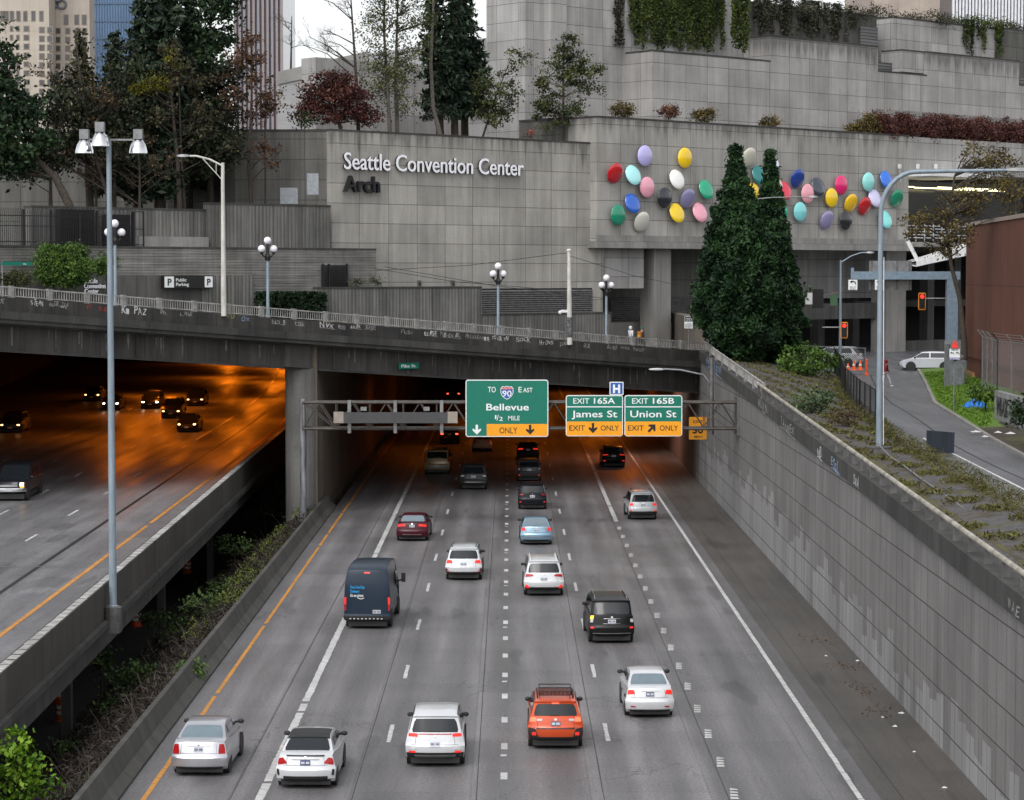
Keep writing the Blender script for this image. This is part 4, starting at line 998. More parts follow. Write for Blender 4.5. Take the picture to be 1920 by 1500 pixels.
# curved pole by the ramp
b0 = at(1648, 838, 105)
cv = cobra('tall pale blue pole with long curved arm on the weedy terrace', b0, at(1655, 400, 105).z - b0.z, 5.6, 1.85, m_bluegrey, .145, .085, curve=True, headw=1.2)
mb = MB(); mb.lathe([(.62, -.25), (.62, .02), (.3, .05)], (0, 0, 0), 14); mb.build('footing', m_smooth_d, cv)
mb = MB(); mb.tube([(.19, -.05, .1), (.15, -.14, 3), (.13, -.13, 8.5)], .022, 5); mb.build('cable', m_white, cv)
b0 = at(1575, 690, 176); cobra('slim blue street lamp standing behind the red signal', b0, at(1573, 490, 176).z - b0.z, 1.9, .65, m_bluegrey, .12, .08, brace=False, headw=.6)
b0 = at(1400, 690, 170); cobra('thin lamp arm reaching out of the tall cedar', b0, at(1410, 372, 170).z - b0.z, 4.4, .1, m_steel, .11, .07, brace=False, headw=.7)
gl = thing('wall_lamp', 'grey pole fixed to the retaining wall with a long lamp arm over the lanes', 'lamp', (13.3, 143.4, 0))
mb = MB(); z0, z1 = at(1334, 815, 143).z, at(1334, 672, 143).z; x = at(1334, 750, 143.4).x - 13.3
mb.tube([(x, 0, z0), (x, 0, z1)], [.16, .13], 10); mb.build('pole', m_steel_d, gl, smooth=40)
xe = at(1245, 690, 143.4).x - 13.3; ze = at(1245, 692, 143.4).z
mb = MB(); mb.tube([(x, 0, ze - 1.0), (x - .5, 0, ze - .35), (xe + 1, 0, ze - .05), (xe, 0, ze)], .055, 8); mb.build('arm', m_steel, gl, smooth=40)
mb = MB(); mb.ball((xe - .45, 0, ze - .02), .5, 14, sc=(1, .35, .17)); mb.build('lamp_head', m_clear, gl, smooth=180)

# ------------------------------------------------------------------ sign gantry
GY = 143.2
m_gant = simple('gantry_steel', (.075, .066, .058), .55, .3, .25, 3)
gn = thing('sign_gantry', 'steel truss sign gantry spanning the lanes before the overpass', 'gantry')
xa, xb = at(568, 750, GY).x, 13.95
zt, zb = at(700, 754, GY).z, at(700, 803, GY).z
mb = MB()
for y in (GY - .55, GY + .55):
    for z in (zt, zb): mb.tube([(xa, y, z), (xb, y, z)], .085, 8)
mb.build('chord', m_gant, gn, smooth=40)
mb = MB(); n = 13
for i in range(n):
    x0, x1 = xa + (xb - xa) * i / n, xa + (xb - xa) * (i + 1) / n
    for y in (GY - .55, GY + .55):
        xm = (x0 + x1) / 2
        mb.bar((x0, y, zb), (xm, y, zt), .06); mb.bar((xm, y, zt), (x1, y, zb), .06)
        if i in (0, n - 1): mb.bar((x0, y, zt), (x1, y, zb), .06)
    mb.bar((x0, GY - .55, zb), (x1, GY + .55, zb), .05)
mb.build('diagonals', m_gant, gn)
mb = MB()
for i in range(n + 1):
    x = xa + (xb - xa) * i / n
    for y in (GY - .55, GY + .55): mb.bar((x, y, zb), (x, y, zt), .05)
mb.build('vertical_struts', m_gant, gn)
pzb = at(570, 985, GY).z
mb = MB()
mb.tube([(xa, GY, pzb - 2.5), (xa, GY, zt + .2)], .2, 14); mb.build('post', simple('pale_gantry_post', (.2, .21, .225), .5, .1, .5, 1.2, stretch=(3, 3, .5)), gn, smooth=40)
mb = MB(); mb.box(xb - .1, 14.0, GY - .8, GY + .8, zb - .4, zt + .3); mb.build('wall_bracket', m_steel_d, gn)
for px in (655, 741, 828): 
    x = at(px, 780, GY - .75).x; mb = MB(); mb.box(x - .1, x + .1, GY - .75, GY - .6, zb - .25, zt + .15); mb.build('hanger', m_steel, gn)
vm = thing('message_board', 'blank dark message board with pale end boxes hung on the gantry', 'sign')
a, b = at(626, 773, GY - .9), at(858, 793, GY - .9)
mb = MB(); mb.box(a.x + .6, b.x - .6, GY - 1.1, GY - .78, b.z, a.z); mb.build('display', simple('blank_display', (.06, .06, .063), .5), vm)
mb = MB(); mb.box(a.x, a.x + .597, GY - 1.1, GY - .78, b.z, a.z + .03); mb.box(b.x - .597, b.x, GY - 1.1, GY - .78, b.z, a.z + .03); mb.build('end_box', simple('beige_box', (.3, .26, .22), .6), vm)
for px in (682, 800):
    c = at(px, 766, GY - .9); o = thing('traffic_camera', 'small grey camera on top of the blank message board, ' + ('left one' if px == 682 else 'right one'), 'camera', (c.x, c.y, a.z + .03))
    mb = MB(); mb.box(-.18, .18, -.2, .2, .08, .3); mb.build('housing', m_steel, o); mb = MB(); mb.tube([(0, 0, 0), (0, 0, .08)], .05, 8); mb.build('mount', m_black, o)

def sign_panel(label, pxl, pxr, pyt, pyb, Y, back, parts, radius=.15, name='road_sign', frame=m_signw, bw=.055):
    o = thing(name, label, 'sign')
    a, b = at(pxl, pyt, Y), at(pxr, pyb, Y); w, h = b.x - a.x, a.z - b.z
    mb = MB(); mb.prism(rrect(a.x, b.x, b.z, a.z, radius), Y, Y + .08, 'y'); mb.build('panel', frame, o)
    mb = MB(); mb.prism(rrect(a.x + bw, b.x - bw, b.z + bw, a.z - bw, max(.01, radius - bw)), Y - .006, Y - .001, 'y'); mb.build('face', back, o)
    X = lambda f: a.x + w * f
    Z = lambda f: a.z - h * f
    ctx = dict(o=o, X=X, Z=Z, Y=Y, w=w, h=h)
    for p in parts: p(ctx)
    return o
def T(txt, x0, x1, yb, cap, mat, bold=.006, lay=.012, name='lettering'):
    def f(c):
        mb = MB(); mb.text(txt, c['X'](x0), c['X'](x1), c['Z'](yb), cap * c['h'], c['Y'] - lay, 0, bold, .002); mb.build(name, mat, c['o'])
    return f
def BX(x0, x1, y0, y1, mat, lay=.008, r=.03, name='band'):
    def f(c):
        mb = MB(); mb.prism(rrect(c['X'](x0), c['X'](x1), c['Z'](y1), c['Z'](y0), r), c['Y'] - lay, c['Y'] - lay + .002, 'y'); mb.build(name, mat, c['o'])
    return f
def ARW(cx, cy, s, rot, mat, lay=.013):
    def f(c):
        P = [(-.12, .5), (.12, .5), (.12, -.02), (.42, .12), (.42, -.08), (0, -.5), (-.42, -.08), (-.42, .12), (-.12, -.02)]
        r_ = R(rot); q = [(c['X'](cx) + s * (x * math.cos(r_) - z * math.sin(r_)), c['Z'](cy) + s * (x * math.sin(r_) + z * math.cos(r_))) for x, z in P]
        mb = MB(); mb.prism(q, c['Y'] - lay, c['Y'] - lay + .002, 'y'); mb.build('arrow', mat, c['o'])
    return f
def SHIELD(cx, cy, s):
    def f(c):
        x, z = c['X'](cx), c['Z'](cy)
        out = [(-.5, .32), (-.36, .5), (-.18, .46), (0, .52), (.18, .46), (.36, .5), (.5, .32), (.5, .0), (.38, -.28), (.18, -.45), (0, -.54), (-.18, -.45), (-.38, -.28), (-.5, 0)]
        for k, mat, lay, nm in ((1, m_signw, .011, 'shield'), (.9, m_blue, .014, 'shield_field')):
            mb = MB(); mb.prism([(x + q[0] * s * k, z + q[1] * s * k) for q in out], c['Y'] - lay, c['Y'] - lay + .002, 'y'); mb.build(nm, mat, c['o'])
        mb = MB(); mb.prism([(x + q[0] * s, z + q[1] * s) for q in [(-.45, .24), (-.45, .29), (-.33, .44), (-.17, .41), (0, .46), (.17, .41), (.33, .44), (.45, .29), (.45, .24)]], c['Y'] - .018, c['Y'] - .016, 'y'); mb.build('shield_band', m_red_s, c['o'])
        mb = MB(); mb.text('INTERSTATE', x - .36 * s, x + .36 * s, z + .27 * s, .1 * s, c['Y'] - .02, 0, 0, .001); mb.text('90', x - .36 * s, x + .36 * s, z - .3 * s, .46 * s, c['Y'] - .02, 0, .012, .001); mb.build('lettering', m_signw, c['o'])
    return f
SY = GY - 1.0
sign_panel('large green guide sign for Bellevue with interstate shield on the gantry', 873, 1028, 712, 819, SY, m_green, [
    BX(.255, .99, .775, .985, m_yellow, name='lane_band'), T('TO', .27, .365, .22, .095, m_signw), SHIELD(.5, .225, .78), T('E', .64, .68, .22, .095, m_signw), T('AST', .695, .81, .22, .078, m_signw),
    T('Bellevue', .25, .765, .535, .115, m_signw, .014), T('1', .355, .372, .69, .07, m_signw), T('/', .375, .4, .715, .1, m_signw), T('2', .405, .45, .72, .07, m_signw), T('MILE', .515, .655, .71, .078, m_signw), T('ONLY', .41, .625, .94, .105, m_signk), ARW(.135, .875, .6, 0, m_signw), ARW(.78, .875, .6, 0, m_signk)])
for num, dest, l, r_, rot, lbl in (('165A', 'James St', 1061, 1168, 0, 'green and yellow exit 165A sign for James St with down arrow'), ('165B', 'Union St', 1171, 1279, 137, 'green and yellow exit 165B sign for Union St with slanted arrow')):
    sign_panel(lbl, l, r_, 741, 818, SY, m_green, [BX(.02, .98, .27, .295, m_signw, name='divider'), BX(.012, .988, .64, .985, m_yellow, name='exit_band'), T('EXIT', .13, .41, .205, .13, m_signw), T(num, .49, .86, .205, .14, m_signw, .016),
        T(dest, .1, .9, .535, .16, m_signw, .012), T('EXIT', .06, .335, .86, .125, m_signk), T('ONLY', .61, .93, .86, .125, m_signk), ARW(.475, .8, .62, rot, m_signk)])
sign_panel('small square blue hospital H sign above the exit signs', 1143, 1169, 716, 740.5, SY, m_blue, [T('H', .24, .76, .82, .62, m_signw, .05)], .04)
sign_panel('yellow exit 30 mph advisory sign behind the gantry by the wall', 1292, 1325, 782, 824, GY + 1.2, m_yellow, [T('EXIT', .24, .78, .26, .12, m_signk), T('30', .2, .8, .72, .3, m_signk, .03), T('MPH', .3, .75, .93, .1, m_signk)], .04, frame=m_yellow)

# ------------------------------------------------------------------ parking gantry, signals and signs at the ramp junction
pgx = thing('steel_portal', 'blue grey steel portal beam carrying lane signs at the ramp junction', 'gantry')
PY = 160
m_portal = simple('portal_paint', (.2, .27, .34), .5, .1, .15)
a, b = at(1599, 509, PY), at(1795, 524, PY)
mb = MB(); mb.box(a.x, b.x + .2, PY, PY + .6, b.z, a.z); mb.build('beam', m_portal, pgx)
c = at(1776, 524, PY); d = at(1795, 700, PY); mb = MB(); mb.box(c.x, d.x, PY + .02, PY + .58, 7.6, b.z - .005); mb.build('post', m_portal, pgx)
mb = MB(); c = at(1599, 502, PY); mb.box(c.x - .1, c.x + .1, PY + .1, PY + .3, at(1599, 523, PY).z, c.z); mb.build('stub', m_portal, pgx)
bk = thing('large_sign', 'aluminium back of a large sign seen above and below the portal beam', 'sign')
a, b = at(1629, 489, PY + .9), at(1708, 544, PY + .9); mb = MB(); mb.box(a.x, b.x, PY + .7, PY + .76, b.z, a.z); mb.build('panel', m_steel, bk)
mb = MB()
for k in range(4):
    x = a.x + .1 + k * (b.x - a.x - .3) / 3; mb.box(x, x + .1, PY + .6, PY + .698, b.z, a.z)
mb.build('rib', m_steel_d, bk)
def turn_sign(label, px, py, w, h, Y, lines, arrows=1, mirror=False):
    o = sign_panel(label, px - w / 2, px + w / 2, py - h / 2, py + h / 2, Y, m_signw, [T(t_, .18, .82, y_, .13, m_signk, .005) for t_, y_ in lines], .05, frame=m_signk, bw=.02)
    a, b = at(px - w / 2, py - h / 2, Y), at(px + w / 2, py + h / 2, Y); W_, H_ = b.x - a.x, a.z - b.z
    mb = MB()
    for k in range(arrows):
        cx = a.x + W_ * ((k + .5) / arrows); s_ = .3 * W_ / arrows; cz = a.z - H_ * (.34 if arrows == 1 else .45)
        pts = [(cx + s_ * 1.0 * math.cos(R(t_)), Y - .03, cz - s_ * .35 + s_ * 1.0 * math.sin(R(t_))) for t_ in (0, 20, 45, 70, 90, 110)]
        mb.tube(pts, s_ * .16, 6); e = pts[-1]
        mb.prism([(e[0] - s_ * .75, e[2] - s_ * .15), (e[0] + .1 * s_, e[2] + s_ * .38), (e[0] + .1 * s_, e[2] - s_ * .6)], Y - .04, Y - .02, 'y')
    mb.build('arrow', m_signk, o)
    return o
turn_sign('white left turn lane sign hanging at the free end of the portal beam', 1599, 534, 18, 20, PY - .1, [('PIKE ST', .78), ('ONLY', .95)])
turn_sign('white turn lane sign partly hidden by the curved blue pole', 1649, 534, 18, 20, PY - .1, [('PIKE ST', .78), ('ONLY', .95)])
w2 = turn_sign('white two arrow sign with purple scrawl on a thin post in the grass', 1790, 664, 21, 22, 128, [('PIKE ST', .2)], 2)
mb = MB(); c = at(1790, 676, 128.05); mb.tube([(c.x, 128.15, zlawn(c.x, 128)), (c.x, 128.15, c.z + .6)], .04, 8); mb.build('post', m_steel, w2)
mb = MB(); c = at(1780, 674, 127.95); mb.text('KSEROW', c.x, c.x + .6, c.z, .12, 127.95, 0, .01, .002); mb.build('graffiti', simple('purple_spray', (.12, .05, .4), .6), w2)
mb = MB(); c = at(1797, 668, 128.3); mb.prism([(c.x - .3, c.z - .4), (c.x + .32, c.z), (c.x - .3, c.z + .42)], 128.3, 128.34, 'y'); mb.build('rear_plate', m_steel, w2)
mb = MB(); c = at(1790, 652, 128); mb.add([(c.x - .18, 127.9, c.z), (c.x + .2, 127.9, c.z - .02), (c.x + .05, 128.1, c.z + .45), (c.x + .2, 128.1, c.z + .1), (c.x - .15, 128.15, c.z + .1)], [(0, 1, 2), (1, 3, 2), (3, 4, 2), (4, 0, 2)]); tag(mb.build('red_cloth', simple('red_cloth', (.7, .03, .02), .8)), 'red rag draped on top of the two arrow sign', 'cloth')
def signal(px, py, Y, label, side):
    c = at(px, py, Y); o = thing('traffic_signal', label, 'traffic light', (c.x, c.y, c.z), 0, 'red traffic signals')
    mb = MB(); mb.prism(rrect(-.2, .2, -.52, .52, .04), 0, .25, 'y'); mb.build('housing', m_black, o)
    mb = MB()
    for q in ((-.26, -.2, -.6, .6), (.2, .26, -.6, .6)): mb.box(q[0], q[1], .05, .08, q[2], q[3])
    mb.box(-.26, .26, .05, .08, .52, .6); mb.box(-.26, .26, .05, .08, -.6, -.52); mb.build('reflective_border', simple('signal_border', (.75, .27, .03), .5, emit=(1, .35, .03), estr=.05), o)  # faint glow on the border stands in for reflected light
    for k, z in enumerate((.33, 0, -.33)):
        mb = MB(); mb.lathe([(.13, -.02), (.13, -.004)], (0, 0, z), 16, 0, 'y'); mb.build('lens', simple('lit_red', (.6, .02, .01), .3, emit=(1, .02, .012), estr=2.5) if k == 0 else m_black, o)
    mb = MB(); mb.tube([(side * .2, .12, .2), (side * 1.6, .12, .2)] if side else [(0, .12, -.5), (0, .12, -3.2)], .05, 6); mb.build('bracket', m_steel, o)
signal(1729, 565, 163, 'red traffic signal hanging beside the portal post', 1)
signal(1583, 619, 172, 'red traffic signal low beside the slim lamp post', -1)
hs_ = thing('signal_mast', 'dark signal heads and a blank plate on a horizontal mast arm by the cedars', 'traffic light')
a, b = at(1512, 556, 174), at(1575, 548, 174)
mb = MB(); mb.bar(tuple(a), tuple(b), .1); mb.build('mast_arm', m_steel_d, hs_); c = at(1536, 565, 173.8); mb = MB(); mb.box(c.x - .5, c.x + .3, 173.7, 174, c.z - .5, c.z + .9); mb.build('signal_head', m_black, hs_); c = at(1518, 563, 173.8); mb = MB(); mb.box(c.x - .35, c.x + .45, 173.8, 173.85, c.z - .3, c.z + .55); mb.build('plate', m_signw, hs_); c = at(1563, 563, 173.8); mb = MB(); mb.box(c.x - .25, c.x + .3, 173.8, 173.85, c.z - .4, c.z + .4); mb.build('green_plate', simple('dull_green', (.05, .12, .06), .6), hs_)
s_, b0 = sbase(1290, 1.2)
bs_ = sign_panel('black and white bicycle lane sign on a thin post at the bridge end', 1283, 1299, 593, 616, b0.y, m_signw, [BX(.04, .96, .04, .44, m_signk, name='dark_field'), T('LANE', .2, .8, .66, .1, m_signk, 0), T('ENDS', .15, .85, .93, .14, m_signk, .01), BX(.05, .95, .7, .74, m_signk, r=.01, name='divider')], .02, frame=m_signk, bw=.01)
mb = MB(); c = at(1291, 598.5, b0.y)
for dx in (-.13, .13): mb.tube([(c.x + dx + .1 * math.cos(k * math.pi / 6), b0.y - .02, c.z - .04 + .1 * math.sin(k * math.pi / 6)) for k in range(13)], .014, 5)
mb.bar((c.x - .13, b0.y - .02, c.z - .04), (c.x + .06, b0.y - .02, c.z + .1), .02); mb.bar((c.x + .13, b0.y - .02, c.z - .04), (c.x - .06, b0.y - .02, c.z + .1), .02); mb.build('bicycle_symbol', m_signw, bs_)
mb = MB(); mb.tube([(c.x, b0.y + .12, 8), (c.x, b0.y + .12, c.z + .2)], .035, 6); mb.build('post', m_steel, bs_)
# ------------------------------------------------------------------ vehicles (local y = driving direction, origin on the ground under the tail)
TC = [-1, -.985, -.94, -.86, -.72, -.5, -.25, 0, .25, .5, .72, .86, .94, .985, 1]
class Car:
    def __init__(s, L, Wd, lower, green, cr=.22, cf=.32, crown=.035):
        s.L, s.W, s.lower, s.green, s.cr, s.cf, s.crown = L, Wd, lower, green, cr, cf, crown
    def P(s, y, z, w, t):
        at_ = abs(t)
        fr, ff = max(0, 1 - y / (.22 * s.L)), max(0, 1 - (s.L - y) / (.25 * s.L))
        return Vector((w * t, y + s.cr * at_ ** 3.2 * fr - s.cf * at_ ** 3 * ff, z - s.crown * at_ ** 4 * (1 if z > .9 else .3)))
    def shell(s, mb, prof, mi=0):
        n = len(TC); v = [s.P(y, z, w, t) for y, z, w in prof for t in TC]; m = len(prof); f = []
        for i in range(m - 1):
            for j in range(n - 1): f.append((i * n + j, i * n + j + 1, (i + 1) * n + j + 1, (i + 1) * n + j))
        f.append(tuple(i * n for i in range(m))); f.append(tuple(i * n + n - 1 for i in range(m))[::-1])
        f.append(tuple(range(n - 1, -1, -1)) + tuple(range((m - 1) * n, m * n)))
        mb.add(v, f, mi)
    def interp(s, pts, z):
        for a, b in zip(pts, pts[1:]):
            if min(a[1], b[1]) <= z <= max(a[1], b[1]) and a[1] != b[1]:
                k = (z - a[1]) / (b[1] - a[1]); return a[0] + (b[0] - a[0]) * k, a[2] + (b[2] - a[2]) * k
        p = pts[0] if abs(z - pts[0][1]) < abs(z - pts[-1][1]) else pts[-1]
        return p[0], p[2]
    def rear(s, u, z):
        pts = []; 
        for p in s.lower:
            if pts and p[1] <= pts[-1][1]: break
            pts.append(p)
            if p[0] > .4 * s.L: break
        y, w = s.interp(pts, z); return s.P(y, z, w, u)
    def front(s, u, z):
        pts = []
        for p in reversed(s.lower):
            if pts and p[1] <= pts[-1][1]: break
            pts.append(p)
        y, w = s.interp(pts, z); return s.P(y, z, w, u)
    def gl(s, i):
        a, b = s.green[i], s.green[i + 1]
        return lambda u, v: s.P(a[0] + (b[0] - a[0]) * v, a[1] + (b[1] - a[1]) * v, a[2] + (b[2] - a[2]) * v, u)
    def deck(s, i):
        a, b = s.lower[i], s.lower[i + 1]
        return lambda u, v: s.P(a[0] + (b[0] - a[0]) * v, a[1] + (b[1] - a[1]) * v, a[2] + (b[2] - a[2]) * v, u)
    def patch(s, mb, F, quad, off=.008, nx=10, nz=3, mi=0, skirt=.03, rnd_=0.0):
        (a0, b0), (a1, b1), (a2, b2), (a3, b3) = quad
        cen = Vector((0, s.L * .5, .8)); g = []
        for j in range(nz + 1):
            for i in range(nx + 1):
                u, v = i / nx, j / nz
                if rnd_:                                     # rounded corners
                    k = abs(2 * v - 1); u = .5 + (u - .5) * (1 - rnd_ * k ** 6)
                a = (a0 * (1 - u) + a1 * u) * (1 - v) + (a3 * (1 - u) + a2 * u) * v
                b = (b0 * (1 - u) + b1 * u) * (1 - v) + (b3 * (1 - u) + b2 * u) * v
                p = F(a, b); e = 1e-3
                nn = (F(a + e, b) - p).cross(F(a, b + e) - p)
                if nn.length < 1e-12: nn = p - cen
                nn.normalize()
                if nn.dot(p - cen) < 0: nn = -nn
                g.append((p + nn * off, p - nn * skirt))
        n = nx + 1; v = [q[0] for q in g]; f = [(j * n + i, j * n + i + 1, (j + 1) * n + i + 1, (j + 1) * n + i) for j in range(nz) for i in range(nx)]
        ring = list(range(n)) + [j * n + nx for j in range(1, nz + 1)] + [nz * n + i for i in range(nx - 1, -1, -1)] + [j * n for j in range(nz - 1, 0, -1)]
        b = len(v); v += [g[k][1] for k in ring]; r = len(ring)
        f += [(ring[i], b + i, b + (i + 1) % r, ring[(i + 1) % r]) for i in range(r)]
        mb.add(v, f, mi)
def sym(q): return [(-a, b) for a, b in q][::-1]
def R4(a0, a1, b0, b1): return [(a0, b0), (a1, b0), (a1, b1), (a0, b1)]

def wheel_geo():
    t = MB(); t.lathe([(.22, -.1), (.3, -.11), (.335, -.09), (.34, 0), (.335, .09), (.3, .11), (.22, .1)], (0, 0, 0), 22, 0, 'x')
    r = MB(); r.lathe([(.215, -.085), (.215, .095), (.19, .085), (.06, .06), (.05, .09)], (0, 0, 0), 22, 0, 'x')
    return t, r
wg_t, wg_r = wheel_geo()
def mk(mb, nm, mat, ang=30):
    me = bpy.data.meshes.new(nm); me.from_pydata(mb.v, [], mb.f); me.materials.append(mat)
    me.polygons.foreach_set('use_smooth', [True] * len(mb.f)); me.update(); me.set_sharp_from_angle(angle=R(ang)); return me
TYRE, RIM = mk(wg_t, 'tyre', m_tyre), mk(wg_r, 'rim', m_rim)

def vehicle(name, label, cat, px, py, spec, col, yaw=0., z=0., front=False, group=None):
    """px, py: photo pixel of the middle of the near tyres on the road"""
    k = spec['kind']; L, Wd, Rf = spec['L'], spec['W'], spec['roof']; wr = spec.get('wr', .33)
    p = onz(px, py, z)
    root = thing(name, label, cat, (0, 0, 0), R(yaw) + (math.pi if front else 0), group or 'vehicles on the road')
    root.location = p
    if front: 
        d = Vector((math.sin(R(yaw)), -math.cos(R(yaw)), 0)); root.location = p - d * (L - .85)
        root.location.z = z
    else:
        d = Vector((-math.sin(R(yaw)), math.cos(R(yaw)), 0)); root.location = p - d * .75
    body = paint('car_paint', col, spec.get('metal', .15), spec.get('rough', .28))
    if k == 'sedan':
        tz = spec.get('tz', 1.06); y0, y1 = .62, 1.32; bz = .97
        lower = [(.22, .22, .95 * Wd), (.05, .34, .97 * Wd), (0, .5, .985 * Wd), (.0, .6, Wd), (.04, .66, .995 * Wd), (.06, .72, .97 * Wd), (.1, tz - .08, .91 * Wd), (.14, tz - .015, .87 * Wd), (.24, tz, .88 * Wd), (y0, tz + .035, .9 * Wd), (1.6, bz + .03, .965 * Wd), (3.3, bz, .97 * Wd), (3.6, bz - .06, .97 * Wd), (L - .5, .8, .96 * Wd), (L - .06, .66, .9 * Wd), (L, .5, .93 * Wd), (L - .02, .36, .93 * Wd), (L - .2, .2, .95 * Wd)]
        green = [(y0 - .06, tz + .0, .88 * Wd), (y1, Rf - .05, .715 * Wd), (y1 + .3, Rf - .008, .69 * Wd), (2.3, Rf, .69 * Wd), (2.75, Rf - .04, .7 * Wd), (3.58, bz - .06, .9 * Wd)]
        gi, wi = 0, 4
    elif k == 'suv':
        bz = spec.get('belt', 1.08); lean = spec.get('lean', .34); rw = spec.get('roofw', .72); sz = spec.get('sill', bz)
        lower = [(.2, .3, .95 * Wd), (.05, .4, .97 * Wd), (0, .52, .99 * Wd), (.0, .7, Wd), (.05, .76, .995 * Wd), (.07, .84, .985 * Wd), (.1, bz - .08, .95 * Wd), (.13, sz, .925 * Wd), (.3, sz + .01, .93 * Wd), (L - 1.1, bz, .96 * Wd), (L - .85, bz - .05, .96 * Wd), (L - .3, bz - .18, .94 * Wd), (L - .05, bz - .34, .91 * Wd), (L, .55, .94 * Wd), (L - .03, .4, .94 * Wd), (L - .2, .26, .95 * Wd)]
        green = [(.125, sz - .03, .9 * Wd), (.125 + lean, Rf - .12, (rw + .05) * Wd), (.05 + lean, Rf - .07, (rw + .04) * Wd), (.25 + lean, Rf - .02, rw * Wd), (2.0, Rf, rw * Wd), (L - 1.75, Rf - .05, rw * Wd), (L - .88, bz - .05, .88 * Wd)]
        gi, wi = 0, 5
    elif k == 'van':
        lower = [(.2, .34, .85 * Wd), (.04, .42, .96 * Wd), (0, .5, Wd), (0, .62, Wd), (.06, .66, .985 * Wd), (.07, 1.3, .985 * Wd), (.1, 1.9, .95 * Wd), (.16, 2.35, .9 * Wd), (.26, 2.58, .85 * Wd), (.6, 2.7, .82 * Wd), (2.5, 2.72, .82 * Wd), (4.3, 2.62, .82 * Wd), (4.7, 2.35, .85 * Wd), (5.3, 1.35, .95 * Wd), (L - .1, 1.0, .93 * Wd), (L, .55, .93 * Wd), (L - .2, .32, .8 * Wd)]
        green = None
    elif k == 'pickup':
        bz = 1.22
        lower = [(.2, .5, .8 * Wd), (.0, .6, .98 * Wd), (.0, .78, Wd), (.05, .82, .98 * Wd), (.08, bz - .02, .96 * Wd), (.12, bz, .95 * Wd), (3.6, bz, .95 * Wd), (4.2, bz - .03, .93 * Wd), (L - .2, bz - .08, .9 * Wd), (L - .03, bz - .25, .9 * Wd), (L - .02, .8, .92 * Wd), (L, .74, .95 * Wd), (L, .55, .95 * Wd), (L - .2, .45, .85 * Wd)]
        green = [(.12, bz - .03, .9 * Wd), (.3, Rf - .1, .8 * Wd), (.5, Rf - .03, .76 * Wd), (3.0, Rf, .76 * Wd), (3.4, Rf - .05, .76 * Wd), (4.25, bz - .05, .88 * Wd)]
        gi, wi = 0, 4
    c = Car(L, Wd, lower, green, cr=spec.get('cr', .2 if k != 'van' else .09), cf=.3 if k != 'van' else .3, crown=.03)
    mb = MB(); c.shell(mb, lower, 0)
    if green: c.shell(mb, green, 0)
    # dark wheel housings
    rear_ax, front_ax = .95 if k != 'van' else 1.2, L - .95
    b = mb.build('body', [body, m_rubber], root, smooth=32)
    bv = b.modifiers.new('soft_edges', 'BEVEL'); bv.width = .035; bv.segments = 2; bv.limit_method = 'ANGLE'; bv.angle_limit = R(38)
    wl = MB()
    for ya in (rear_ax, front_ax): wl.lathe([(wr + .05, -Wd * .972 - .003), (wr + .05, Wd * .972 + .003)], (0, ya, wr + .02), 24, 0, 'x')
    wl.box(-Wd * .82, Wd * .82, .22, L - .3, .13, .42)  # car floor box, set low to deepen the shadow beneath
    wl.build('wheel_arch', m_rubber, root)
    for sx in (-1, 1):
        for ya in (rear_ax, front_ax):
            w_ = thing('wheel', None, None); w_.parent = root; w_.location = (sx * (Wd - .165), ya, wr)
            if sx < 0: w_.rotation_euler = (0, 0, math.pi)
            w_.scale = (1.15, wr / .34, wr / .34)
            for me, nm in ((TYRE, 'tyre'), (RIM, 'rim')): link_mesh(nm, me, w_)
    glass = spec.get('glass', m_glass)
    def part(nm, mat, F, quads, off=.008, nx=10, nz=3, rnd_=0., skirt=.03):
        mb = MB()
        for q in quads: c.patch(mb, F, q, off, nx, nz, 0, skirt, rnd_)
        return mb.build(nm, mat, root, smooth=35)
    def lamp_pair(nm, mat, F, q, off=.012):
        for qq in (q, sym(q)): part(nm, mat, F, [qq], off, 6, 4, .12)
    if green:
        sd = spec.get('rw', .9)
        rwv = (.1, .93) if k == 'sedan' else (.12, .9)
        part('rear_window', glass, c.gl(gi), [[(-sd, rwv[0]), (sd, rwv[0]), (sd * .97, rwv[1]), (-sd * .97, rwv[1])]], .006, 12, 5, .06)
        part('windshield', m_glass, c.gl(wi), [R4(-.93, .93, .08, .9)], .006, 12, 4)
        a, b_ = green[gi], green[gi + 1]; e, f_ = green[wi], green[wi + 1]
        zb_, zt_ = max(a[1], f_[1]) + .06, Rf - .13
        def side(sg):
            def F(y, z):
                kk = (z - a[1]) / (b_[1] - a[1]); w = a[2] + (b_[2] - a[2]) * kk
                return Vector((sg * (w + .004), y, z))
            return F
        ym = spec.get('ybp', 2.05 if k == 'sedan' else 1.9)
        yb0 = (y1 - .02 if k == 'sedan' else (.62 if k == 'suv' else 2.1)); yb1 = f_[0] - .25; yt0 = yb0 + (.28 if k == 'sedan' else .22); yt1 = e[0] - .02
        mid = (yb0 + yb1) / 2 + .1
        for sg in (-1, 1):
            for q in ([(yb0, zb_), (mid - .05, zb_), (mid - .05, zt_), (yt0, zt_)], [(mid + .05, zb_), (yb1, zb_), (yt1, zt_), (mid + .05, zt_)]):
                mb = MB(); F = side(sg); c.patch(mb, F, q, .006, 4, 3, 0, .02); mb.build('side_window', m_glass, root)
        if spec.get('roofcol'): part('roof_panel', spec['roofcol'], c.gl(gi + (1 if k == 'sedan' else 3)), [R4(-.98, .98, -.3, 1.0)], .006); part('roof_panel', spec['roofcol'], c.gl(gi + (2 if k == 'sedan' else 4)), [R4(-.98, .98, 0.0, 1.0)], .007)
